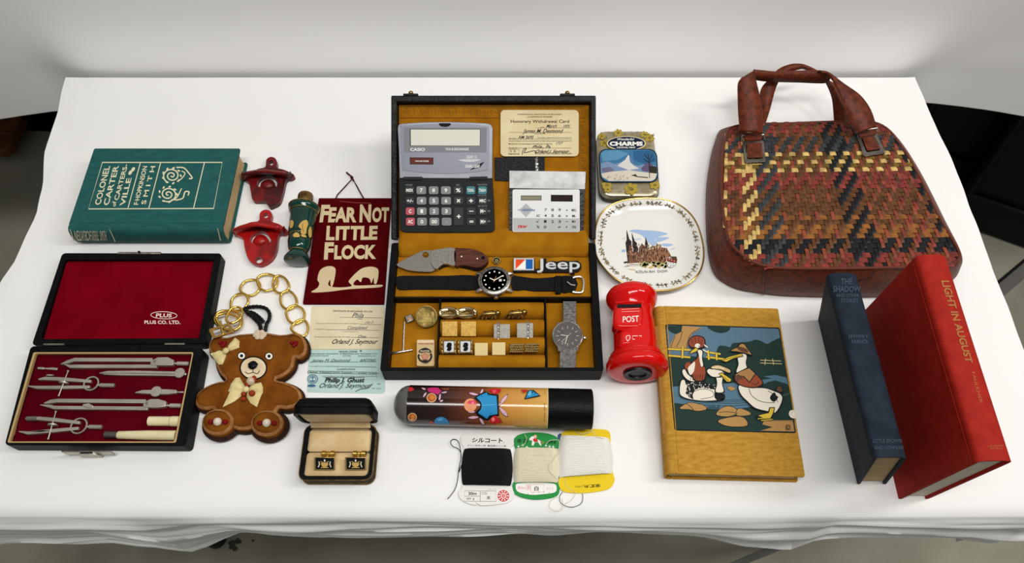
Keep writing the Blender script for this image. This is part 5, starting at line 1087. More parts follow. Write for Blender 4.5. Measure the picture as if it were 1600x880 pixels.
    d.poly(st, ink(196, 132, 104)); d.line(st, .7, dk, True); d.ell(*Z(468, 655)[0], 4.4, 1.8, dk); d.line(Z(436, 682, 506, 682), .6, ink(150, 120, 80)); d.build('badge_print', k)
    # ---- cuff links on the rings rolls
    nn = V((0, -.47, .88)); uu = V((0, .88, .47))
    def seat(px, py): return FP(.0213).P(px, py)
    Z = lambda *c: zm(3.666, 590, 360, *c)
    def plate(px, py, wd, ht, nm, lab, grp, M, detail=None, rz=0):
        c = seat(px, py); k = thing(nm, lab, 'cufflink', (c.x, c.y, .0150), grp); X = V((math.cos(rz), math.sin(rz), 0))
        m = MB(); m.box(c+nn*.0016, (wd, ht, .0018), X, uu, nn); m.build('face_plate', k, M, bevel=.0005)
        m = MB(); m.tube([c, c-nn*.0035-uu*.0005], .0016, 8); m.build('post', k, GOLD)
        if detail: detail(k, c+nn*.0025, X)
        return k
    gE = mat('engraved_gold', (214, 176, 96), .5, .7, c2=(190, 150, 72), ns=260, bump=.1, bs=500)
    sE = mat('engraved_silver', (176, 172, 160), .55, .6, c2=(158, 154, 144), ns=260, bump=.1, bs=500)
    cE = mat('cream_gold', (220, 200, 144), .5, .3)
    plate(*Z(414, 564)[0], .0178, .0172, 'square_cufflink', 'left engraved square gold cufflink of the pair in the ring rolls', 'engraved gold cuff links', gE)
    plate(*Z(521, 564)[0], .0178, .0172, 'square_cufflink', 'right engraved square gold cufflink of the pair in the ring rolls', 'engraved gold cuff links', gE)
    def chain(dx):
        def f(k, p, X):
            for i in range(7): m = MB(); q = p+X*dx+uu*(.0098-.0033*i); m.tube([q+(X*math.cos(a*PI/4)*.0010+uu*math.sin(a*PI/4)*.0020)+nn*(.0008+.0004*(i % 2)) for a in range(8)], .0005, 5, True); m.build('chain_link', k, STEEL)
        return f
    plate(*Z(712, 580)[0], .0188, .0172, 'square_cufflink', 'left square silver cufflink with a fine chain across it, in the ring rolls', 'silver cuff links with chains', sE, chain(-.0036))
    plate(*Z(844, 574)[0], .0188, .0172, 'square_cufflink', 'right square silver cufflink with a fine chain across it, in the ring rolls', 'silver cuff links with chains', sE, chain(.0036))
    def cameo(k, p, X):
        m = MB(); m.box(p+nn*.0006, (.0112, .0122, .0012), X, uu, nn); m.build('white_stone', k, ink(214, 216, 220), bevel=.0004)
        pl = Pl(p+nn*.0013, nn); d = Dec(pl, .0001); q = cproj(p); cx, cy = 800+FL*q[0]/q[2], 440-FL*q[1]/q[2]
        d.poly(cat([(cx-2, cy-6), (cx+2.5, cy-6.4), (cx+4.4, cy-3.5), (cx+3.6, cy+.5), (cx+4.2, cy+3), (cx+2, cy+6.6), (cx-2.6, cy+6.4), (cx-3.2, cy+4), (cx-2, cy+1.5), (cx-4, cy), (cx-3.2, cy-3)], 3), ink(10, 10, 14)); d.build('silhouette', k)
        for s in (-1, 1):
            m = MB(); m.tube([p+X*(s*.0074)+uu*(-.0075+.015*i/12)+(X*math.cos(i*1.6)+nn*math.sin(i*1.6))*.0008 for i in range(13)], .0010, 6); m.build('rope_edge', k, GOLDP)
    plate(*Z(410, 666)[0], .0168, .0160, 'cameo_cufflink', 'left cameo cufflink with black silhouette on white, rope edged, front ring row', 'cameo cuff links', BRASS, cameo)
    plate(*Z(504, 666)[0], .0168, .0160, 'cameo_cufflink', 'right cameo cufflink with black silhouette on white, rope edged, front ring row', 'cameo cuff links', BRASS, cameo)
    plate(*Z(594, 681)[0], .0150, .0145, 'plain_cufflink', 'left plain pale gold square cufflink in the front ring row', 'plain pale gold cuff links', cE)
    plate(*Z(694, 678)[0], .0152, .0145, 'plain_cufflink', 'right plain pale gold square cufflink in the front ring row', 'plain pale gold cuff links', cE)
    def mesh(px, py, lab):
        c = seat(px, py); k = thing('mesh_cufflink', lab, 'cufflink', (c.x, c.y, .0150), 'woven mesh cuff links'); m = MB()
        for r in range(4):
            for q in range(6): p = c+V(((q-2.5)*.0026+(r % 2)*.0013, 0, 0))+uu*((r-1.5)*.0026)+nn*(.002-.0004*abs(q-2.5)); m.lathe([(.0006, -.0010), (.0013, 0), (.0006, .0010)], p, (1, 0, 0), 6)
        o = m.build('mesh_front', k, mat('mesh_gold', (206, 190, 140), .3, 1)); o['kind'] = 'stuff'
        m = MB(); m.box(c-nn*.0012, (.0150, .0100, .0016), (1, 0, 0), uu, nn); m.build('back_plate', k, BRASS, bevel=.0004)
    mesh(*Z(794, 676)[0], 'left woven mesh cufflink at the right end of the front ring row'); mesh(*Z(880, 674)[0], 'right woven mesh cufflink at the right end of the front ring row')
    def knot(px, py, lab):
        c = seat(px, py); k = thing('knot_cufflink', lab, 'cufflink', (c.x, c.y, .0150), 'knot cuff links'); kn = mat('knot_metal', (196, 176, 132), .25, 1)
        for j in range(3):
            ph = j*PI/3; m = MB(); m.tube([c+V((.0105*math.cos(a*PI/10+.4*j-.4), 0, 0))+uu*(.0052*math.sin(a*PI/10)*(.7+.3*(j == 1)))+nn*(.003+.0020*math.sin(2*a*PI/10+ph)) for a in range(20)], .0019, 8, True); m.build('knot_strand', k, kn)
        m = MB(); m.lathe([(.006, -.0012), (.007, .0006), (.003, .0012)], c, nn, 20, ); m.build('back_plate', k, BRASS)
    knot(*Z(412, 473)[0], 'left twisted knot cufflink at the top of the ring rolls'); knot(*Z(512, 473)[0], 'right twisted knot cufflink at the top of the ring rolls')
    def cat_(px, py, lab):
        c = seat(px, py); k = thing('panther_cufflink', lab, 'cufflink', (c.x, c.y, .0150), 'panther cuff links'); g = mat('panther_gold', (190, 160, 96), .3, 1, c2=(120, 92, 46), ns=160)
        q = cproj(c); cx, cy = 800+FL*q[0]/q[2], 440-FL*q[1]/q[2]; pl = Pl(c+nn*.001, nn); W_ = lambda x, y, h=.002: pl.P(cx+x, cy+y, h)
        m = MB(); m.tube([W_(-11, -.5), W_(-7, -1.5), W_(-1, -2), W_(5, -2.4), W_(9, -2.2)], [.0026, .0038, .0034, .0042, .0030], 10); m.build('panther_body', k, g)
        m = MB(); m.ball(W_(13, -3.2, .0030), .0036, 10); m.tube([W_(14, -1.8, .0026), W_(16.5, -.6, .0022)], [.0020, .0012], 8); m.build('panther_head', k, g)
        for x, x2 in ((-9, -12), (-6, -5.5), (5, 3), (8, 10)): m = MB(); m.tube([W_(x, 0), W_((x+x2)/2+1, 3, .0018), W_(x2, 6.2, .0014)], [.0024, .0018, .0013], 6); m.build('leg', k, g)
        m = MB(); m.tube([W_(*p, .0014) for p in ((-11, -1), (-15, 1.5), (-18, 5), (-20, 7))], .0008, 6); m.build('tail', k, g)
        m = MB(); m.box(c-nn*.0008, (.016, .006, .0014), (1, 0, 0), uu, nn); m.build('back_plate', k, BRASS)
    cat_(*Z(640, 486)[0], 'left gold prowling panther cufflink in the ring rolls'); cat_(*Z(792, 482)[0], 'right gold prowling panther cufflink in the ring rolls')
    # ---- dress watch on an expanding bracelet
    Z = lambda *c: zm(6.284, 760, 460, *c); zc = .0270
    cc = FP(zc).P(*Z(797, 408)[0]); k = thing('wristwatch', 'silver wristwatch with grey dial and expanding bracelet in the right compartment', 'watch', (cc.x, cc.y, ZL), 'watches in the black box')
    brs = mat('bracelet_steel', (150, 148, 144), .45, .85, c2=(110, 108, 104), ns=300)
    nw = V((0, -.10, 1)).normalized(); m = MB(); m.lathe([(.013, -.0060), (.0172, -.0035), (.0178, -.0010), (.0174, .0012), (.0160, .0020), (.0154, .0012)], cc, nw, 44); m.build('watch_case', k, STEEL)
    m = MB(); m.lathe([(.0155, .0008), (.0155, .0013)], cc, nw, 40); m.build('dial', k, mat('grey_dial', (98, 94, 92), .35, .6, c2=(74, 70, 70), ns=20))
    dp = Pl(cc+nw*.0014, nw); d = Dec(dp, .0001); lm = ink(212, 206, 190); X_ = lambda a, r: Z(797+r*math.sin(a), 408-r*.86*math.cos(a))[0]
    for h in range(12): d.line([X_(h*PI/6, 84), X_(h*PI/6, 112)], .6, lm)
    d.line([X_(0, 0), Z(730, 398)[0]], 1, lm); d.line([X_(0, 0), Z(772, 488)[0]], 1, lm); d.line([Z(735, 470)[0], Z(830, 380)[0]], .5, lm); d.ell(*X_(0, 0), .9, .9, lm); d.build('dial_markers', k)
    m = MB(); m.lathe([(.0012, 0), (.0024, .0006), (.0024, .0024), (.0018, .0028)], cc+V((.0178, -.002, -.001)), (1, -.1, 0), 12); m.build('crown', k, STEEL)
    for sx, sy in ((-1, 1), (1, 1), (-1, -1), (1, -1)): m = MB(); a = cc+V((sx*.0105, sy*.0125, -.001)); m.tube([a, a+V((-sx*.0004, sy*.0050, -.0018))], [.0024, .0015], 8); m.build('lug', k, STEEL)
    for nm, y0, y1, zs, x0, x1 in (('bracelet', 296, 76, -1, (752, 880), (752, 882)), ('bracelet', 520, 728, 1, (722, 880), (716, 878))):
        m = MB(); N_ = 19
        for i in range(N_):
            f = i/(N_-1); y = y0+(y1-y0)*f; z = zc-.002-.0100*f**1.6; a = FP(z).P(*Z(x0[0]+(x1[0]-x0[0])*f, y)[0]); b = FP(z).P(*Z(x0[1]+(x1[1]-x0[1])*f, y)[0])
            m.box((a+b)/2, ((b-a).length, .00105, .0022), (b-a).normalized(), (0, 1, 0))
        m.mats = []; o = m.build(nm, k, brs, 0, bevel=.0004); o['kind'] = 'stuff'
        m = MB(); f0 = FP(zc-.0035); f1 = FP(zc-.0135); m.ribbon([f0.P(*Z(x0[0]+4, y0)[0]), FP(zc-.0065).P(*Z((x0[0]+x1[0])/2+4, (y0+y1)/2)[0]), f1.P(*Z(x1[0]+4, y1)[0])], [f0.P(*Z(x0[1]-4, y0)[0]), FP(zc-.0065).P(*Z((x0[1]+x1[1])/2-4, (y0+y1)/2)[0]), f1.P(*Z(x1[1]-4, y1)[0])]); m.build('bracelet_lining', k, BLACKP)
    m = MB(); m.box((cc.x, cc.y, (ZL+zc-.006)/2+.0002), (.020, .016, zc-.006-ZL)); m.build('watch_cushion', k, BLACKP, bevel=.002)
def cproj(p):
    d = p-EYE; return (d.x, d.y*SP+d.z*CP, d.y*CP-d.z*SP)
valet_things()
# ------------------------------------------------------------------ mint tin
def tin():
    z = .0215; Z = lambda *c: zm(7.33, 925, 195, *c)
    tm = mat('tin_lacquer', (168, 158, 130), .25, .3, c2=(140, 128, 96), ns=40, coat=.4); side = mat('tin_side', (70, 68, 62), .3, .6)
    o = xy(z, Z(48, 64, 700, 64, 792, 800, 100, 800)); c = sum((V(p) for p in o), V((0, 0)))/4
    t = thing('mint_tin', 'small rounded tin with snowy mountain picture on its lid, directly above the plate', 'tin', (c.x, c.y, 0))
    lp = rquad(o, .016, 6); m = MB(); m.prism([V((c.x+(p[0]-c.x)*.97, c.y+(p[1]-c.y)*.97, .0005)) for p in lp], (0, 0, .012)); m.build('tin_body', t, side, bevel=.001)
    m = MB(); m.prism([V((p[0], p[1], .0085)) for p in lp], (0, 0, .0105)); m.puff(lp, .018, .0190, z, .006, .004, closed=False); m.build('lid', t, tm, 50, weld=True)
    m = MB(); m.tube([V((p[0], p[1], .0095)) for p in lp], .0009, 6, True); m.build('lid_bead', t, side)
    d = Dec(FP(z), .0002); yel, dy = ink(170, 146, 58), ink(124, 106, 52); nv = ink(18, 28, 52); wh = ink(232, 230, 222); gr = ink(120, 112, 88); dk = ink(48, 46, 40)
    random.seed(11)
    def flower(x, y, r, M):
        for k in range(6): a = k*PI/3+.3; d.ell(x+r*.55*math.cos(a), y+r*.42*math.sin(a), r*.5, r*.36, M, 10, math.degrees(a))
        d.ell(x, y, r*.34, r*.26, dy, 10)
    for x, y, r in ((300, 92, 7), (140, 210, 7), (660, 150, 8), (600, 110, 6), (450, 735, 11), (170, 690, 8), (720, 690, 8), (180, 740, 6), (110, 130, 6)):
        p = Z(x, y)[0]; flower(p[0], p[1], r, yel)
    for k in range(46):
        x, y = random.choice(((random.uniform(110, 660), random.uniform(80, 125)), (random.uniform(80, 170), random.uniform(110, 260)), (random.uniform(620, 700), random.uniform(110, 260)), (random.uniform(130, 740), random.uniform(680, 770))))
        p = Z(x, y)[0]; a = random.random()*6; d.line([p, (p[0]+2.6*math.cos(a), p[1]+2*math.sin(a))], .7, random.choice((dk, gr, dy)))
    d.ell(*Z(395, 215)[0], 31.5, 12.2, yel, 30); d.ell(*Z(393, 213)[0], 30, 11, wh, 30); d.ell(*Z(393, 212)[0], 29, 10.3, nv, 30)
    def tt(s, x0, y0, x1, y1, b=.02, sh=0): d.text(s, Z(x0, y1, x1, y1, x1, y0, x0, y0), wh, b, sh)
    tt('Wonderful', 290, 152, 484, 178, .02, .3); tt('CHARMS', 202, 192, 582, 242, .06); tt('CRYSTAL MINT', 284, 252, 500, 270, .03)
    fr = rrect(80, 276, 750, 660, 90, 6); fr = [(x+(y-276)*.06-8, y) for x, y in fr]
    d.poly(Z(*[v for p in fr for v in p]), ink(16, 20, 34)); cx, cy = 421, 468
    sk = ink(60, 112, 148); inn = [(cx+(x-cx)*.965, cy+(y-cy)*.955) for x, y in fr]; d.poly(Z(*[v for p in inn for v in p]), sk)
    fl = [(x, y) for x, y in inn]
    def clipy(poly):            # keep inside the window: simple clamp towards its centre
        out = []
        for x, y in poly:
            k = 0
            while not inside((x, y), fl) and k < 60: x += (cx-x)*.03; y += (cy-y)*.03; k += 1
            out.append((x, y))
        return Z(*[v for p in out for v in p])
    P = lambda M, *c: d.poly(clipy(resample([(c[i], c[i+1]) for i in range(0, len(c), 2)], 30)), M)
    P(ink(88, 140, 172), 95, 300, 300, 290, 420, 330, 300, 400, 120, 420); P(ink(44, 92, 132), 470, 300, 700, 290, 735, 420, 600, 450, 480, 400)
    P(ink(118, 140, 170), 100, 440, 180, 420, 260, 450, 330, 430, 420, 430, 520, 470, 620, 450, 745, 470, 745, 560, 100, 560)
    P(ink(206, 204, 200), 290, 470, 340, 430, 380, 400, 415, 345, 428, 352, 430, 400, 440, 430, 480, 470, 540, 500, 420, 520); P(ink(90, 120, 160), 425, 352, 432, 400, 450, 440, 470, 455, 470, 420, 445, 380)
    P(ink(104, 104, 130), 110, 500, 200, 480, 260, 520, 200, 545, 120, 545); P(ink(96, 80, 110), 560, 500, 620, 440, 680, 440, 720, 520, 640, 540, 580, 530)
    P(ink(206, 198, 180), 105, 560, 200, 540, 420, 520, 600, 545, 745, 560, 742, 600, 700, 645, 200, 645, 120, 600)
    P(dk, 650, 470, 745, 478, 742, 560, 660, 550); P(dk, 445, 580, 500, 565, 520, 590, 640, 600, 640, 612, 520, 600)
    for a in ((650, 350, 660, 610), (600, 340, 650, 400), (690, 340, 655, 420), (710, 390, 655, 440), (590, 390, 650, 430), (640, 330, 652, 380)): d.line(Z(*a), 1.1, ink(40, 40, 48))
    for k in range(22): x = random.uniform(160, 420); y = random.uniform(585, 640); d.line(Z(x, y, x+10, y-14), .6, gr)
    d.build('lid_picture', t)
tin()

# ------------------------------------------------------------------ porcelain plate
def plate():
    Z = lambda *c: zm(3.145, 910, 190, *c); zr = .0150
    t_ = mat('porcelain', (228, 226, 218), .18, coat=.4)
    rim_px = cat(Z(60, 600, 66, 520, 90, 455, 140, 410, 210, 385, 300, 376, 390, 380, 460, 400, 520, 442, 562, 500, 588, 580, 596, 660, 580, 730, 540, 780, 480, 815, 400, 830, 310, 826, 230, 806, 150, 762, 100, 710, 70, 660), 4)
    rim = [at(p[0], p[1], zr) for p in rim_px]; c = sum(rim, V())/len(rim)
    t = thing('souvenir_plate', 'white porcelain souvenir plate with cathedral picture and gold rim, right of the black box', 'plate', (c.x, c.y, 0))
    def ring(s, z): return [V((c.x+(p.x-c.x)*s, c.y+(p.y-c.y)*s, z)) for p in rim]
    m = MB(); m.grid([ring(.02, .0062), ring(.45, .0062), ring(.70, .0064), ring(.80, .0078), ring(.90, .0112), ring(.97, .0140), ring(1.0, zr), ring(1.0, zr-.0014), ring(.96, .0116), ring(.78, .0040), ring(.66, .0022), ring(.62, .0005), ring(.58, .0005), ring(.56, .0030), ring(.02, .0030)], True); m.build('plate_body', t, t_, 60)
    m = MB(); m.tube(ring(1.0, zr-.0004), .0011, 8, True); m.build('gilt_rim', t, mat('gilt_line', (186, 150, 80), .25, 1))
    # gold leaf border on the sloping rim
    class RimS:
        curved = False
        def P(s, px, py, h=0):
            p = at(px, py, .0105); dd = V((p.x-c.x, p.y-c.y)); best = 1
            a = math.atan2(dd.y, dd.x); r = min(rim, key=lambda q: abs((math.atan2(q.y-c.y, q.x-c.x)-a+PI) % (2*PI)-PI)); f = dd.length/math.hypot(r.x-c.x, r.y-c.y)
            z = .0062 if f < .70 else (.0062+(.0078-.0062)*(f-.70)/.10 if f < .8 else (.0078+(.0112-.0078)*(f-.8)/.1 if f < .9 else .0112+(.0140-.0112)*(f-.9)/.07))
            q = at(px, py, z+.0003+h); return q
    d = Dec(RimS(), .0001, .000004); gb = [ink(120, 104, 72), ink(86, 78, 64), ink(160, 140, 96)]
    random.seed(2); ctr = Z(328, 602)[0]; n = len(rim_px)
    for k in range(64):
        i = int(k*n/64); p = rim_px[i]; q = rim_px[(i+1) % n]; a = math.atan2(q[1]-p[1], q[0]-p[0]); 
        for rr, sz in ((.895, 2.6), (.865, 2.0), (.925, 1.6)):
            x = ctr[0]+(p[0]-ctr[0])*rr; y = ctr[1]+(p[1]-ctr[1])*rr; j = random.uniform(-1, 1)
            d.ell(x+j, y+j, sz, sz*.42, random.choice(gb), 8, math.degrees(a)+random.choice((45, -45, 20, 70)), keep=k > 0)
        x = ctr[0]+(p[0]-ctr[0])*.88; y = ctr[1]+(p[1]-ctr[1])*.88; s_ = 4.2
        d.line([(x-s_*math.cos(a), y-s_*math.sin(a)), (x-1.5*math.sin(a)*(1 if k % 2 else -1), y+1.5*math.cos(a)*(1 if k % 2 else -1)), (x+s_*math.cos(a), y+s_*math.sin(a))], .6, gb[1], keep=k > 0)
    o = d.build('gilt_border', t); o['kind'] = 'stuff'
    # cathedral
    Z = lambda *c: zm(9.78, 970, 350, *c); d = Dec(FP(.0063), .0001)
    bl, gy = ink(158, 182, 214), ink(196, 200, 214); dk, br, br2, tn = ink(48, 38, 36), ink(112, 74, 54), ink(150, 106, 78), ink(190, 160, 124)
    P = lambda M, *c: d.poly(Z(*c), M); S_ = lambda M, *c: d.poly(cat(Z(*c), 4), M)
    S_(bl, 130, 110, 220, 85, 340, 95, 440, 100, 560, 110, 720, 150, 600, 190, 520, 240, 560, 300, 480, 330, 420, 280, 330, 180, 240, 140); S_(bl, 560, 210, 740, 205, 640, 260, 540, 270); S_(bl, 640, 300, 800, 310, 720, 345, 640, 330); S_(bl, 10, 400, 60, 390, 70, 425, 20, 430); S_(gy, 180, 230, 310, 220, 300, 240, 200, 250); S_(gy, 20, 230, 70, 200, 60, 230); S_(gy, 760, 380, 830, 360, 800, 390)
    P(dk, 88, 84, 100, 120, 130, 230, 165, 270, 160, 330, 180, 420, 185, 600, 110, 600, 90, 450, 72, 290, 90, 240)
    P(dk, 166, 130, 182, 170, 212, 260, 245, 290, 270, 390, 250, 460, 200, 470, 180, 330, 176, 250)
    P(br, 125, 330, 170, 330, 175, 420, 250, 440, 280, 420, 300, 590, 120, 600); P(dk, 378, 195, 392, 240, 412, 290, 430, 370, 420, 480, 380, 480, 372, 300)
    P(br, 285, 350, 320, 300, 360, 330, 385, 360, 400, 480, 400, 600, 290, 600, 270, 440); P(tn, 428, 368, 470, 350, 590, 318, 640, 380, 540, 400, 440, 400); d.line(Z(430, 365, 590, 318), .7, dk)
    P(br2, 410, 400, 540, 380, 640, 360, 700, 370, 740, 430, 770, 490, 700, 520, 690, 600, 400, 600)
    random.seed(4)
    for k in range(230):
        x = random.uniform(100, 760); y = random.uniform(330, 610)
        top = 300 if x < 250 else 330+((x-250)*.0 if x < 600 else (x-600)*.8)
        if y < top: continue
        h = random.uniform(14, 50); d.line(Z(x, y, x+random.uniform(-6, 6), y-h), random.uniform(.4, 1.1), random.choice((dk, dk, br, tn, ink(200, 176, 150), ink(170, 120, 100))), keep=True)
    for x in (300, 322, 345, 470, 510, 550, 590, 630, 665, 700): d.line(Z(x, 430, x+3, 335+abs(x-500)*.15), .7, dk)
    gn = [ink(176, 186, 126), ink(196, 196, 140), ink(140, 140, 80), ink(206, 176, 110)]
    for k in range(46): x = random.uniform(270, 700); y = random.uniform(585, 665); d.ell(*Z(x, y)[0], random.uniform(1.5, 3.2), random.uniform(1, 2.2), random.choice(gn), 8, keep=True)
    S_(ink(214, 206, 200), 100, 610, 280, 620, 260, 640, 120, 640); P(dk, 40, 580, 100, 568, 104, 590, 60, 604); d.line(Z(60, 650, 130, 640), .7, dk); d.line(Z(130, 622, 270, 620), .6, dk); P(ink(220, 190, 160), 100, 680, 200, 690, 240, 710, 150, 700)
    P(ink(236, 236, 236), 704, 580, 842, 600, 820, 640, 770, 670, 720, 650); P(ink(122, 40, 34), 706, 520, 860, 545, 850, 600, 706, 568); P(ink(80, 66, 40), 760, 495, 850, 498, 862, 545, 780, 530); P(ink(80, 66, 40), 842, 560, 862, 548, 850, 600, 838, 600)
    for x, y in ((740, 546), (778, 556), (818, 570)): P(ink(226, 200, 180), x-12, y, x, y-14, x+12, y+4)
    for x, y in ((735, 592), (765, 600), (800, 606), (735, 620), (770, 630), (798, 634), (756, 648)): d.ell(*Z(x, y)[0], .9, .8, ink(40, 40, 50), 8)
    d.line(cat(Z(704, 578, 716, 640, 740, 668, 790, 660, 830, 630, 844, 600), 4, False), .6, ink(70, 60, 60))
    d.text('KÖLN-RH. DOM', Z(236, 752, 710, 738, 706, 694, 228, 706), ink(30, 30, 34), .0, sp=1.1); d.build('cathedral_print', t)
plate()

# ------------------------------------------------------------------ red post box bank lying on its back
def post_bank():
    red = mat('red_glaze', (206, 12, 8), .12, coat=.25); a = V((.1375, .3000, .0345)); b = V((.1385, .4080, .0310)); ax = (b-a).normalized(); L = (b-a).length
    t = thing('post_box_bank', 'glossy red ceramic post box money bank lying on its back, below the plate', 'money bank', (.138, .37, 0))
    pr = [(.0150, .0015), (.0152, 0), (.0250, -.0012), (.0310, .0006), (.0338, .0050), (.0340, .0110), (.0320, .0150), (.0300, .0170), (.0302, .0195), (.0288, .0220), (.0270, .0250), (.0248, .0330), (.0240, .050), (.0236, .070), (.0228, .078), (.0224, .084), (.0236, .090), (.0262, .096), (.0284, .1005), (.0296, .1060), (.0294, .1110), (.0270, .1165), (.0210, .1215), (.0130, .1245), (.0060, .1255), (.0001, .1256)]
    k = L/.1256; m = MB(); m.lathe([(r, h*k) for r, h in pr], a, ax, 48); m.build('bank_body', t, red, 60)
    for h, r in ((.0185, .0304), (.0245, .0276)): m = MB(); m.tube([a+ax*h*k+V((r*math.cos(q*PI/20), 0, r*math.sin(q*PI/20))) for q in range(40)], .0009, 6, True); m.build('moulded_ring', t, red, 80)
    m = MB(); m.lathe([(.0095, -.0004), (.0100, -.0020), (.0150, -.0030), (.0158, -.0012), (.0156, .0010)], a, ax, 32); pg = m.build('rubber_plug', t, mat('black_rubber', (14, 14, 15), .4)); m = MB(); m.lathe([(.0001, -.0002), (.0096, -.0002)], a, ax, 24); m.build('plug_recess', t, mat('grey_recess', (66, 58, 56), .6))
    Z = lambda *c: zm(2.75, 920, 440, *c)
    f1 = FP(.0600)
    # raised slot hood and lock door follow the top of the pillar
    def pad(loop, z0, ze, zt, nm, r=.005): m = MB(); m.puff(xy(zt, loop), z0, ze, zt, r, .0022); return m.build(nm, t, red, 60)
    pad(cat(Z(108, 118, 116, 92, 150, 78, 180, 76, 216, 84, 236, 112, 238, 180, 222, 200, 170, 206, 122, 200, 106, 176), 3), .040, .0530, .0575, 'slot_panel', .006)
    pad(rquad(Z(136, 206, 240, 204, 244, 276, 132, 278), 6), .040, .0535, .0572, 'lock_door', .005)
    m = MB(); q = Z(122, 98, 226, 96, 226, 112, 122, 114); m.prism([FP(.0578).P(*p) for p in rquad(q, 2)], (0, 0, -.003)); m.build('coin_slot', t, mat('slot_dark', (14, 4, 4), .6))
    m = MB(); m.tube([FP(.0578).P(*p) for p in Z(116, 92, 174, 88, 232, 90)], .0013, 8); m.build('slot_hood', t, red)
    d = Dec(FP(.0576), .0002); w_ = ink(236, 226, 220)
    d.text('POST', Z(146, 176, 216, 172, 215, 146, 146, 150), w_, .01); d.line(Z(140, 120, 216, 116), .9, ink(240, 150, 140)); d.line(Z(142, 130, 218, 127), .9, ink(240, 150, 140))
    d.line([*cat(Z(168, 232, 160, 238, 164, 252, 168, 256, 176, 244, 176, 234), 3)], .9, w_, True); d.line(Z(188, 234, 226, 233, 226, 248, 188, 248), .9, w_, True); d.build('painted_lettering', t)
post_bank()

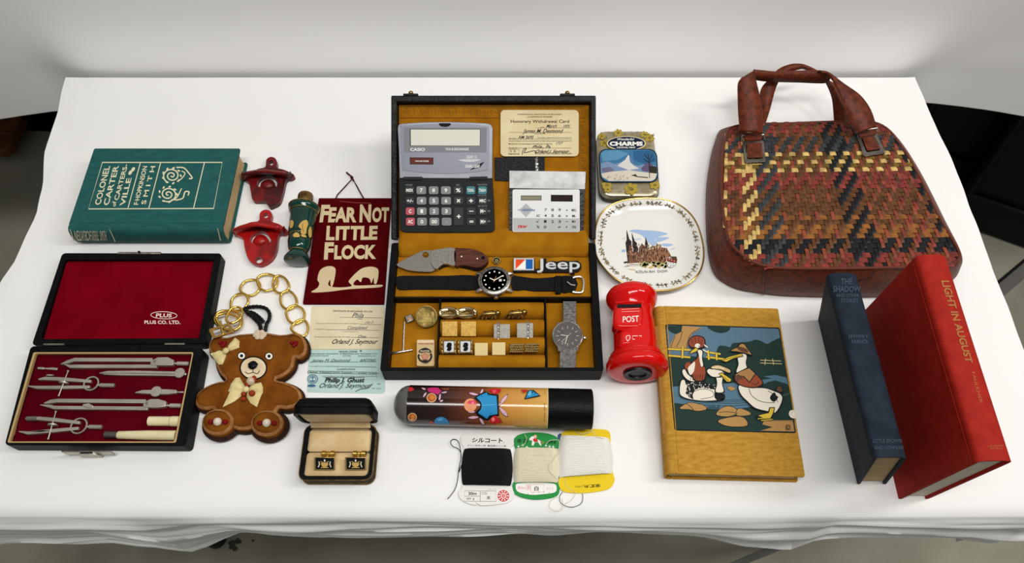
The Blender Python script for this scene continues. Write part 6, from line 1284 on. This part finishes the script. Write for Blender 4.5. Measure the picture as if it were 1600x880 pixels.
# ------------------------------------------------------------------ kaleidoscope tube
def kaleido():
    A = V((-.1115, .2676, .0222)); B = V((.0868, .2628, .0222)); ax = (B-A).normalized(); R = .0216; L = (B-A).length
    t = thing('kaleidoscope', 'kaleidoscope tube with jewel printed label, clear domed left end and black right end', 'kaleidoscope', (0, .2655, 0))
    lb = bpy.data.materials.new('printed_wrap'); lb.use_nodes = True; nt = lb.node_tree; bs = nt.nodes['Principled BSDF']; bs.inputs['Roughness'].default_value = .16; bs.inputs['Coat Weight'].default_value = .0
    tc = nt.nodes.new('ShaderNodeTexCoord'); sp = nt.nodes.new('ShaderNodeSeparateXYZ'); mr = nt.nodes.new('ShaderNodeMapRange'); cr = nt.nodes.new('ShaderNodeValToRGB')
    nt.links.new(tc.outputs['Object'], sp.inputs[0]); nt.links.new(sp.outputs[0], mr.inputs[0]); mr.inputs[1].default_value = A.x; mr.inputs[2].default_value = A.x+L*.755
    nt.links.new(mr.outputs[0], cr.inputs[0]); e = cr.color_ramp.elements; e[0].color = lin((24, 10, 8)); e[0].position = .05; e[1].color = lin((206, 158, 78)); e[1].position = .98
    for ps, c in ((.25, (40, 18, 12)), (.42, (92, 44, 24)), (.55, (124, 66, 30)), (.68, (192, 132, 54))): x = cr.color_ramp.elements.new(ps); x.color = lin(c)
    nt.links.new(cr.outputs[0], bs.inputs['Base Color'])
    m = MB(); m.lathe([(R, 0), (R, L*.755)], A, ax, 56); m.build('printed_label', t, lb)
    m = MB(); m.lathe([(R+.0001, L*.755), (R+.0002, L-.001), (R-.001, L), (.007, L), (.006, L-.002), (.0001, L-.002)], A, ax, 56); m.build('black_end', t, mat('black_card', (5, 5, 6), .42, bump=.3, bs=500, spec=.3))
    m = MB(); m.lathe([(R+.00015, L*.752), (R+.00025, L*.752), (R+.00025, L*.757), (R+.00015, L*.757)], A, ax, 56); m.build('label_edge', t, ink(214, 190, 140))
    gl = mat('clear_plastic', (150, 148, 140), .06, trans=.75, ior=1.3)
    m = MB(); m.lathe([(R-.0006, .0004)]+[(max(R*.985*math.cos(i*PI/20), 1e-5), -.0172*math.sin(i*PI/20)) for i in range(11)], A, ax, 40); m.build('clear_dome', t, gl, 80)
    m = MB(); m.lathe([(.0001, -.0008), (R*.96, -.0008), (R*.96, .0004)], A, ax, 40); m.build('dome_backing', t, mat('grey_backing', (112, 108, 98), .6, c2=(90, 88, 80), ns=60))
    Z = lambda *c: zm(9.41, 610, 595, *c); Y = lambda *c: zm(9.41, 770, 595, *c)
    cy = Cyl(A, ax, R); d = Dec(cy, .00012, .00003)
    bk, blu, blu2, pk, mag, red_, org = ink(16, 14, 18), ink(44, 138, 190), ink(96, 176, 212), ink(214, 172, 190), ink(190, 44, 110), ink(190, 34, 44), ink(206, 120, 50)
    P = lambda M, *c: d.poly(Z(*c), M); Q = lambda M, *c: d.poly(Y(*c), M)
    P(red_, 268, 100, 320, 95, 352, 130, 300, 158, 268, 150)
    P(mag, 540, 120, 600, 100, 700, 102, 752, 152, 700, 205, 650, 185, 565, 165); P(ink(120, 60, 40), 740, 108, 880, 106, 850, 140, 770, 136)
    for c in ((456, 106, 500, 110, 520, 130, 490, 132), (480, 245, 500, 190, 530, 175, 520, 210), (712, 280, 720, 210, 740, 200, 735, 270), (745, 180, 800, 160, 832, 165, 800, 182), (725, 300, 760, 282, 775, 292, 750, 312)): d.poly(cat(Z(*c), 4), pk)
    for cx, cy_, r in ((605, 252, 72), (322, 536, 66)):
        p = Z(cx, cy_)[0]; d.ell(*p, r/9.41, r*.95/9.41, ink(226, 190, 150), 20); d.ell(*p, r*.86/9.41, r*.82/9.41, ink(170, 84, 34), 20); d.ell(p[0]+.8, p[1]-.8, r*.5/9.41, r*.48/9.41, org, 14)
    d.poly(cat(Z(648, 598, 680, 550, 760, 532, 830, 570, 862, 632, 760, 640, 660, 632), 4), ink(60, 130, 180)); d.poly(cat(Z(690, 580, 720, 560, 760, 560, 740, 590), 4), blu2); P(ink(180, 80, 80), 560, 625, 600, 590, 660, 632)
    # jewelled turtle figure: an abstract gem shield with leaf limbs
    for c in ((1155, 182, 1200, 175, 1260, 190, 1290, 210, 1220, 214), (1320, 180, 1345, 130, 1365, 122, 1355, 180, 1335, 205), (1140, 460, 1200, 450, 1250, 456, 1200, 474), (1140, 545, 1220, 520, 1300, 535, 1220, 562), (1310, 555, 1340, 560, 1372, 610, 1378, 645, 1340, 630)):
        a = Z(*c); mx = sum(p[0] for p in a)/len(a); my = sum(p[1] for p in a)/len(a); d.poly([(mx+(p[0]-mx)*1.15, my+(p[1]-my)*1.25) for p in cat(a, 3)], bk); d.poly(cat(a, 3), pk)
    for c in ((90, 365, 140, 270, 212, 205, 195, 270, 130, 340), (95, 390, 150, 420, 200, 470, 212, 525, 140, 480)):
        a = Y(*c); mx = sum(p[0] for p in a)/len(a); my = sum(p[1] for p in a)/len(a); d.poly([(mx+(p[0]-mx)*1.12, my+(p[1]-my)*1.15) for p in cat(a, 3)], bk); d.poly(cat(a, 3), pk)
    p = Z(1175, 360)[0]; d.ell(p[0], p[1], 10, 10.4, ink(226, 150, 110), 20); d.poly(rquad(Z(1125, 320, 1160, 290, 1250, 290, 1262, 350, 1255, 425, 1150, 430), 2), ink(214, 70, 96)); d.line(Z(1190, 295, 1185, 428), .7, red_); d.line(Z(1235, 292, 1235, 428), .7, red_); d.poly(Z(1200, 310, 1225, 310, 1222, 350, 1200, 350), ink(236, 140, 150))
    big = Z(1232, 248, 1300, 200, 1400, 155, 1460, 190, 1590, 205, 1590, 380)+Y(95, 515)+Z(1500, 540, 1430, 590, 1330, 560, 1240, 470, 1320, 400, 1320, 330); d.poly(big, bk)
    d.poly(Z(1265, 245, 1320, 215, 1412, 172, 1440, 210, 1560, 225, 1570, 380)+Y(70, 490)+Z(1460, 510, 1420, 560, 1290, 475, 1345, 400, 1335, 320), blu); d.line(Z(1320, 215, 1345, 330, 1345, 400, 1300, 470), .7, blu2); d.line(Z(1560, 225, 1545, 460), .8, ink(30, 90, 140)); d.line(Z(1345, 365, 1545, 350), .8, blu2)
    d.poly(cat(Z(1440, 140, 1500, 120)+Y(0, 118, 120, 124, 90, 180, 20, 200)+Z(1500, 180), 3), red_); d.poly(Y(0, 140, 60, 140, 40, 175, 0, 180), ink(226, 90, 90))
    d.poly(cat(Z(1455, 600, 1500, 530, 1560, 515)+Y(60, 530, 130, 615, 60, 625)+Z(1540, 640), 3), red_); d.ell(*Z(1510, 570)[0], 2.6, 3.2, ink(236, 130, 120), 12); d.line(Y(90, 540, 140, 618), .8, bk)
    Q(red_, 415, 132, 500, 132, 520, 150, 450, 178); Q(bk, 462, 275, 520, 140, 600, 136, 705, 226); Q(blu, 485, 258, 530, 148, 580, 146, 680, 215); Q(blu2, 505, 215, 532, 155, 570, 160, 560, 220)
    tx = ink(110, 84, 50); d.text('DESIGNED BY', Y(752, 600, 752, 470, 772, 470, 772, 600), tx); d.text('MADE IN', Y(752, 440, 752, 330, 772, 330, 772, 440), tx); d.text('TOY', Y(758, 205, 758, 145, 774, 145, 774, 205), tx)
    d.build('label_print', t)
kaleido()

# ------------------------------------------------------------------ thread cards
def threads():
    Z = lambda *c: zm(4.19, 600, 590, *c)
    def wound(px, z0, z1, rows, M, t, nm='wound_thread', bul=.006):
        # px: TL, TR, BR, BL of the wound block; parallel turns of thread side by side
        q = [V(at(p[0], p[1], z0)) for p in px]; m = MB(); rr = []; n = rows*3; random.seed(len(nm)+rows)
        jit = [random.uniform(-.3, .3) for _ in range(rows+1)]
        for i in range(n+1):
            v = i/n; row = []; tw = jit[min(rows, i//3)]
            for k in range(13):
                u = k/12; x = -1+2*u; y = v+tw*.02*math.sin(3*u+tw*9)
                p = (q[0].lerp(q[1], u)).lerp(q[3].lerp(q[2], u), min(1, max(0, y))); e = (1-abs(x)**6)**.5; ve = math.sin(PI*min(1, max(0, v*.98+.01)))**.25
                p = p+V((x*bul*(math.sin(PI*v)**.5)*.5, 0, (z1-z0)*e*ve+.0006*(1 if i % 3 == 1 else 0)*e)); row.append(p)
            rr.append(row)
        m.grid(rr); o = m.build(nm, t, M, 80); return o
    def card(loop, M, t, nm='card'): m = MB(); m.prism([V((p[0], p[1], .0004)) for p in xy(.0018, loop)], (0, 0, .0014)); return m.build(nm, t, M, bevel=.0004)
    def strand(pts, h, M, t, r=.00028): m = MB(); m.tube([at(p[0], p[1], hh) for p, hh in zip(pts, h)], r, 6); m.build('loose_thread', t, M)
    bt, ct, wt = mat('black_thread', (14, 15, 17), .85, c2=(24, 25, 28), ns=500), mat('cream_thread', (226, 220, 196), .85, c2=(208, 200, 172), ns=300, stretch=(1, 10, 1)), mat('white_thread', (234, 233, 226), .85, c2=(218, 216, 204), ns=300, stretch=(1, 10, 1))
    # black thread on a white card
    t = thing('thread_card', 'white thread card wound with black thread, leftmost of the three thread cards', 'thread card', at(760, 730), 'thread cards at the front of the table')
    lp = cat(Z(505, 430, 502, 395, 530, 368, 600, 354, 680, 350, 760, 356, 825, 374, 850, 400, 850, 440, 830, 468, 838, 560, 830, 690, 850, 740, 848, 790, 810, 820, 720, 834, 640, 838, 612, 826, 600, 816, 604, 836, 540, 820, 498, 790, 490, 750, 512, 715, 506, 600, 522, 470), 3)
    wc = mat('white_card', (230, 228, 222), .7); card(lp, wc, t); wound(Z(530, 466, 824, 470, 824, 712, 520, 706), .0018, .0085, 44, bt, t)
    d = Dec(FP(.0018), .0001); bk = ink(24, 24, 26); gy = ink(120, 120, 120); rd = ink(206, 40, 48)
    d.text('シルコート', Z(574, 424, 776, 430, 778, 398, 578, 396), bk, .03); d.text('ミシン手縫い用  高級絹ミシン糸', Z(545, 450, 800, 455, 800, 443, 545, 440), ink(70, 70, 74), .02); d.build('card_title', t); d = Dec(FP(.0018), .0001); d.text('R', Z(782, 430, 788, 430, 788, 424, 782, 424), bk)
    d.line(Z(528, 742, 733, 744, 733, 812, 528, 810), .6, gy, True); d.line(Z(630, 743, 630, 811), .6, gy); d.line(Z(528, 778, 630, 778), .6, gy); d.text('30m', Z(552, 770, 606, 770, 606, 750, 552, 750), bk, .02); d.text('#20', Z(540, 800, 568, 800, 568, 786, 540, 786), bk); d.text('3', Z(580, 804, 590, 804, 590, 788, 580, 788), bk); d.text('COL', Z(638, 766, 678, 766, 678, 750, 638, 750), gy); d.text('黒', Z(672, 798, 696, 798, 696, 778, 672, 778), ink(70, 70, 74)); d.text('シルコート', Z(680, 736, 736, 737, 736, 728, 680, 727), gy)
    c = Z(782, 775)[0]; d.ell(*c, 9, 9, rd, 28); d.ell(*c, 4.6, 4.6, wc, 20)
    for k in range(10): a = k*PI/5; d.ell(c[0]+6.8*math.cos(a), c[1]+6.8*math.sin(a), 1.3, 1.3, wc, 8)
    d.ell(*c, 3.4, 3.4, ink(226, 130, 130), 16); d.build('card_print', t)
    pts = cat(Z(512, 560, 490, 620, 498, 560, 505, 510, 490, 470, 450, 450, 436, 425, 450, 405, 480, 412, 496, 450, 504, 520, 490, 600, 480, 680, 460, 740, 416, 796), 4, False); strand(pts, [.0012+.002*abs(math.sin(i*.2)) for i in range(len(pts))], bt, t, .0004)
    # cream thread on a green card
    t = thing('thread_card', 'green thread card wound with cream thread, middle of the three thread cards', 'thread card', at(838, 728), 'thread cards at the front of the table')
    gc = mat('green_card', (30, 140, 62), .6); lp = cat(Z(852, 440, 850, 405, 880, 376, 940, 362, 1020, 360, 1100, 374, 1140, 400, 1150, 440, 1134, 480, 1140, 600, 1136, 680, 1150, 720, 1140, 768, 1090, 790, 1000, 800, 920, 790, 862, 766, 842, 730, 844, 690, 860, 670, 864, 560, 862, 478), 3)
    card(lp, gc, t); wound(Z(868, 462, 1132, 466, 1130, 690, 862, 690), .0018, .0075, 44, ct, t)
    d = Dec(FP(.0018), .0001); wh = ink(236, 234, 228); pk = ink(216, 120, 130)
    d.text('都', Z(872, 428, 900, 428, 900, 402, 872, 402), ink(26, 60, 36), .02); d.text('羽', Z(908, 430, 940, 430, 940, 402, 908, 402), ink(26, 60, 36), .02)
    d.poly(cat(Z(952, 400, 972, 384, 990, 392, 1000, 404, 1024, 416, 1030, 446, 1018, 440, 1008, 424, 988, 426, 978, 446, 966, 440, 970, 414, 956, 412), 3), wh); d.poly(Z(974, 408, 984, 396, 1002, 402, 1010, 420, 984, 424), ink(200, 50, 44)); d.ell(*Z(990, 386)[0], 2.6, 2.6, ink(226, 190, 160), 10); d.ell(*Z(1036, 426)[0], 3, 3, ink(120, 140, 70), 10)
    for x, y in ((880, 452), (908, 444), (935, 456), (1060, 446), (1084, 452), (1108, 454)): d.poly([Z(x+(11 if i % 2 == 0 else 4)*math.cos(i*PI/4), y+(11 if i % 2 == 0 else 4)*math.sin(i*PI/4))[0] for i in range(8)], wh)
    d.text('手縫糸', Z(1072, 436, 1128, 436, 1128, 414, 1072, 414), ink(22, 44, 28), .02)
    d.build('card_title', t); d = Dec(FP(.0018), .0001)
    d.poly(cat(Z(862, 716, 880, 694, 1000, 690, 1110, 696, 1130, 720, 1118, 752, 1040, 764, 960, 768, 880, 750), 4), wh); d.text('80m', Z(876, 732, 926, 732, 926, 714, 876, 714), pk); d.line(Z(932, 700, 958, 700, 958, 738, 932, 738), .6, pk, True); d.text('番', Z(938, 734, 952, 734, 952, 704, 938, 704), pk); d.line(Z(960, 700, 1048, 700, 1048, 750, 960, 750), .5, pk, True); d.text('白', Z(984, 742, 1012, 742, 1012, 712, 984, 712), ink(30, 30, 34), .02); d.text('カナリ', Z(1064, 738, 1106, 738, 1106, 722, 1064, 722), pk)
    for k in range(8): p = Z(875+k*34, 756+6*math.sin(k))[0]; d.ell(*p, .7, .7, gc, 6)
    d.build('card_print', t)
    for pts in (Z(1136, 500, 1105, 545, 1080, 570, 1082, 610, 1110, 640, 1134, 668), Z(920, 372, 934, 400, 920, 436, 896, 446), Z(1060, 440, 1080, 416, 1120, 408, 1148, 420, 1140, 500)):
        p = cat(pts, 5, False); strand(p, [.0082]*len(p), ct, t, .0003)
    pts = cat(Z(1140, 782, 1100, 800, 1080, 840, 1110, 870, 1150, 872, 1172, 840, 1165, 790), 4, False); strand(pts, [.0010]*len(pts), ct, t, .00026)
    # white thread on a yellow card
    t = thing('thread_card', 'yellow thread card wound with white thread, rightmost of the three thread cards', 'thread card', at(915, 722), 'thread cards at the front of the table')
    yc = mat('yellow_card', (228, 196, 16), .6); lp = cat(Z(1160, 420, 1160, 380, 1180, 352, 1250, 338, 1360, 336, 1450, 342, 1478, 362, 1484, 410, 1478, 470, 1486, 560, 1500, 630, 1510, 670, 1490, 715, 1440, 740, 1320, 756, 1210, 754, 1160, 735, 1142, 690, 1150, 650, 1146, 560, 1158, 470), 3)
    card(lp, yc, t); bl = ink(66, 86, 130)
    for c in ((1138, 376, 1160, 366, 1172, 390, 1160, 416, 1140, 408), (1138, 622, 1154, 616, 1164, 650, 1148, 660, 1136, 650)): m = MB(); m.prism([V((p[0], p[1], .0003)) for p in xy(.0016, cat(Z(*c), 3))], (0, 0, .0010)); m.build('blue_tab', t, bl)
    wound(Z(1162, 382, 1466, 396, 1486, 632, 1152, 656), .0018, .0095, 46, wt, t)
    d = Dec(FP(.0018), .0001); d.text('家庭糸', Z(1414, 696, 1306, 704, 1308, 726, 1418, 718), ink(60, 52, 20), .02); d.build('card_print', t); d = Dec(FP(.0018), .0001); d.text('(40)', Z(1300, 704, 1250, 706, 1250, 722, 1300, 720), ink(120, 104, 30)); d.build('card_print', t)
    p = cat(Z(1240, 340, 1290, 370, 1350, 356, 1358, 338, 1390, 385, 1440, 400), 5, False); strand(p, [.0030+.006*i/len(p) for i in range(len(p))], ct, t, .0003)
    p = cat(Z(1170, 750, 1150, 780, 1156, 818, 1190, 842, 1240, 848, 1290, 826, 1302, 790, 1298, 760), 5, False); strand(p, [.0010]*len(p), bt, t, .0003)
    p = cat(Z(1180, 660, 1200, 720, 1250, 752, 1230, 800, 1180, 830), 5, False); strand(p, [.0024, .0022]+[.0022]*(len(p)-2), ct, t, .00024)
threads()
# ------------------------------------------------------------------ woven leather handbag
def handbag():
    p0 = at(1270, 418, .066); p1 = at(1240, 193, .032); sl = (p1.z-p0.z)/(p1.y-p0.y); N = V((0, -sl, 1)).normalized(); bp = Pl((0, p0.y, .066), N)
    lea = mat('russet_leather', (112, 48, 24), .5, c2=(66, 28, 14), ns=140, lo=.35, hi=.7, bump=.35, bs=260, spec=.5)
    t = thing('woven_handbag', 'large russet leather handbag with multicoloured woven front and two handles', 'handbag', (.40, .52, 0))
    Pp = [(1134, 215), (1156, 196), (1240, 193), (1329, 190), (1373, 194), (1400, 218), (1431, 267), (1466, 338), (1495, 387), (1498, 404), (1480, 414), (1400, 418), (1267, 420), (1196, 415.6), (1156, 395.7), (1136, 364.7), (1127, 289)]
    Qp = [(1119, 225), (1140, 205), (1240, 197), (1330, 195), (1375, 200), (1403, 224), (1434, 273), (1470, 344), (1494, 394), (1492, 420), (1472, 446), (1400, 461), (1267, 462), (1196, 458), (1140, 446), (1111, 410), (1106, 303)]
    top = [bp.P(*p) for p in Pp]; bot = [at(p[0], p[1], .0006) for p in Qp]
    T = [V(p) for p in cat([tuple(p) for p in top], 6)]; B = [V(p) for p in cat([tuple(p) for p in bot], 6)]
    cen = sum(T, V())/len(T); rows = []
    for f, out in ((0, 0), (.06, .004), (.3, .006), (.6, .005), (.88, .003), (.97, .0012), (1, 0)):
        r = []
        for a, b in zip(B, T):
            p = a.lerp(b, f); d = V((p.x-cen.x, p.y-cen.y, 0)).normalized(); r.append(p+d*(out-.0005))
        rows.append(r)
    m = MB(); m.grid(rows, True); m.add(B, [tuple(range(len(B)))])
    base = [p-N*.0010 for p in T]; m.add(base, [tuple(range(len(T)))]); m.build('gusset', t, lea, 60)
    m = MB(); m.tube([p+V((0, 0, .0002)) for p in T], .0017, 8, True); m.build('edge_piping', t, mat('dark_piping', (96, 44, 28), .45), 80)
    a, b = rows[2], rows[4]; i = min(range(len(T)), key=lambda k: (T[k]-bp.P(1192, 416)).length)
    m = MB(); m.tube([rows[k][i]+V((-.0002, -.0010, 0)) for k in range(1, 6)], .0009, 6); m.build('gusset_seam', t, lea)
    # woven front: every leather strip is a part
    cols = {'cream': (220, 186, 112), 'slate': (56, 60, 62), 'black': (22, 26, 30), 'brown': (104, 64, 34), 'tan': (150, 94, 42), 'red': (136, 56, 46), 'olive': (120, 94, 36), 'rust': (148, 72, 50)}
    sm = {k: mat('strip_'+k, v, .42, c2=tuple(int(x*.72) for x in v), ns=110, bump=.2, bs=400, spec=.45) for k, v in cols.items()}
    NW, NF = 54, 34
    c00, c10, c11, c01 = [bp.P(*p) for p in ((1128, 421), (1507, 417), (1392, 188), (1133, 192))]
    S = lambda s, v: (c00.lerp(c10, s)).lerp(c01.lerp(c11, s), v)
    loop = [(p.x, p.y) for p in T]; ins = lambda p: inside((p.x, p.y), loop) or dist((p.x, p.y), loop) < .0012
    def warpcol(i):
        s = i/NW
        if s < .035: return 'rust' if i % 2 else 'cream'
        if s < .09: return ('rust', 'brown')[i % 2]
        if s < .165: return 'cream'
        if s < .26: return 'slate'
        if s < .55: return ('brown', 'brown', 'brown', 'rust')[i % 4]
        if s < .68: return 'black'
        if s < .80: return ('brown', 'rust')[i % 2]
        if s < .95: return ('rust', 'red', 'brown')[i % 3]
        return 'black'
    wefts = ['red', 'red', 'red', 'black', 'black', 'black', 'tan', 'tan', 'tan', 'brown', 'tan', 'brown', 'brown', 'brown', 'brown', 'brown', 'brown', 'red', 'red', 'red', 'red', 'cream', 'olive', 'cream', 'olive', 'cream', 'slate', 'slate', 'slate', 'slate', 'brown', 'red', 'red', 'red']
    over = lambda i, j: ((i-j) % 4) < 2          # warp on top: a 2/2 twill
    H = .0010
    def strip(nm, pts, wdir, half, M, skip):
        run = []
        def flush():
            if len(run) < 2: run.clear(); return
            m = MB(); rows = [[], [], []]
            for p, h, w_ in run:
                rows[0].append(p-w_*half+N*(h-.0005)); rows[1].append(p+N*(h+.0004)); rows[2].append(p+w_*half+N*(h-.0005))
            m.grid(rows); m.build(nm, t, M, 60); run.clear()
        for p, h, w_ in pts:
            if ins(p): run.append((p, h, w_))
            else: flush()
        flush()
    for i in range(NW):
        s = (i+.5)/NW; pts = []
        for j in range(NF):
            for f in (.12, .5, .88):
                v = (j+f)/NF; o = over(i, j); w_ = (S(min(1, s+.01), v)-S(s-.01, v)).normalized()
                n2 = over(i, j+1) if f > .5 else over(i, j-1) if f < .5 else o
                pts.append((S(s, v), H if o and (f == .5 or n2) else (H*.55 if o else -H), w_))
        wd = (S(s+.5/NW, .5)-S(s-.5/NW, .5)).length*.5
        strip('warp_strip', pts, None, wd*.97, sm[warpcol(i)], None)
    for j in range(NF):
        v = (j+.5)/NF; pts = []
        for i in range(NW):
            for f in (.12, .5, .88):
                s = (i+f)/NW; o = not over(i, j); w_ = (S(s, min(1, v+.01))-S(s, v-.01)).normalized()
                n2 = (not over(i+1, j)) if f > .5 else (not over(i-1, j)) if f < .5 else o
                pts.append((S(s, v), H if o and (f == .5 or n2) else (H*.55 if o else -H), w_))
        wd = (S(.5, v+.5/NF)-S(.5, v-.5/NF)).length*.5
        strip('weft_strip', pts, None, wd*.97, sm[wefts[j]], None)
    # handles
    Z = lambda *c: zm(4.889, 1130, 90, *c)
    edge = mat('pale_leather_edge', (176, 140, 112), .6)
    def strap(L, R, hl, hr, nm='handle', k=6):
        Lp = [V(at(p[0], p[1], h)) for p, h in zip(L, hl)]; Rp = [V(at(p[0], p[1], h)) for p, h in zip(R, hr)]
        Ls = [V(q) for q in cat([tuple(q) for q in Lp], k, False)]; Rs = [V(q) for q in cat([tuple(q) for q in Rp], k, False)]
        m = MB(); m.grid([Ls, [(a+b)/2+V((0, -.0006, .0014)) for a, b in zip(Ls, Rs)], Rs]); o = m.build(nm, t, lea, 60, solid=.0036)
        for e in (Ls, Rs): m = MB(); m.tube([p+V((0, 0, .0004)) for p in e], .0009, 6); m.build('strap_edge', o, mat('strap_edging', (110, 58, 40), .5))
        return o
    # front handle: left leg, top band, right leg
    strap(Z(130, 560, 118, 430, 114, 300, 116, 200, 150, 150), Z(296, 580, 296, 440, 275, 300, 245, 170, 232, 100), (.052, .060, .068, .076, .080), (.052, .060, .068, .076, .080))
    strap(Z(232, 96, 310, 104, 400, 112, 560, 106, 720, 104, 800, 120), Z(250, 168, 320, 176, 400, 180, 560, 184, 770, 190, 815, 160), (.080, .078, .076, .076, .078, .080), (.066, .062, .060, .060, .062, .074))
    strap(Z(720, 104, 800, 120, 920, 205, 1040, 290, 1120, 400, 1164, 530), Z(790, 130, 830, 160, 895, 300, 945, 420, 990, 510, 1030, 575), (.080, .080, .076, .070, .062, .053), (.078, .078, .072, .064, .058, .053))
    # rear handle
    strap(Z(286, 480, 285, 270, 340, 180, 420, 96, 500, 60, 570, 52, 640, 66, 740, 120, 840, 210), Z(316, 510, 352, 400, 400, 222, 440, 165, 500, 115, 560, 92, 620, 84, 730, 146, 850, 240), (.020, .040, .052, .060, .064, .064, .064, .060, .056), (.020, .034, .046, .054, .058, .060, .060, .056, .052))
    strap(Z(760, 150, 800, 220, 835, 320, 850, 490), Z(850, 200, 890, 280, 930, 380, 975, 490), (.058, .050, .040, .024), (.054, .048, .040, .024))
    # buckles
    mt = mat('dull_nickel', (150, 146, 138), .35, 1, c2=(120, 116, 110), ns=120)
    for k, (o, i_, pl, bar) in enumerate(((Z(148, 640, 310, 632, 326, 796, 166, 800), Z(176, 662, 292, 656, 300, 772, 182, 776), Z(178, 664, 290, 658, 298, 770, 184, 774), Z(140, 600, 310, 590)), (Z(1020, 590, 1170, 574, 1242, 730, 1076, 754), Z(1054, 616, 1150, 604, 1202, 706, 1094, 722), Z(1056, 618, 1148, 606, 1200, 704, 1096, 720), Z(1014, 560, 1176, 540)))):
        m = MB(); slab(m, bp, [rquad(o, 2.5), rquad(i_, 2.5)], .0018, .0042); b_ = m.build('buckle', t, mt, bevel=.0005)
        m = MB(); m.puff([(p.x, p.y) for p in [bp.P(q[0], q[1], .0035) for q in rquad(pl, 2.5)]], 0, 0, 0, .004, .004, closed=False, fn=lambda q, u: bp.o.z+.0056/N.z-(q[1]-bp.o.y)*N.y/N.z+.0012*math.sqrt(max(0, 1-(1-u)**2)))
        m.build('leather_tab', t, lea, 60)
        m = MB(); m.tube([bp.P(*bar[0], .004), bp.P(*bar[1], .004)], .0014, 8)
        for j, q in enumerate(bar): m.tube([bp.P(*q, .004), bp.P(*o[j], .003)], .0012, 8)
        m.build('buckle_loop', b_, mt)
        q = [Z(158, 575, 296, 570, 300, 622, 168, 628), Z(1034, 570, 1166, 540, 1176, 580, 1044, 606)][k]
        m = MB(); slab(m, bp, rquad(q, 3), .0030, .0062); m.build('strap_end', t, lea, bevel=.001)
handbag()
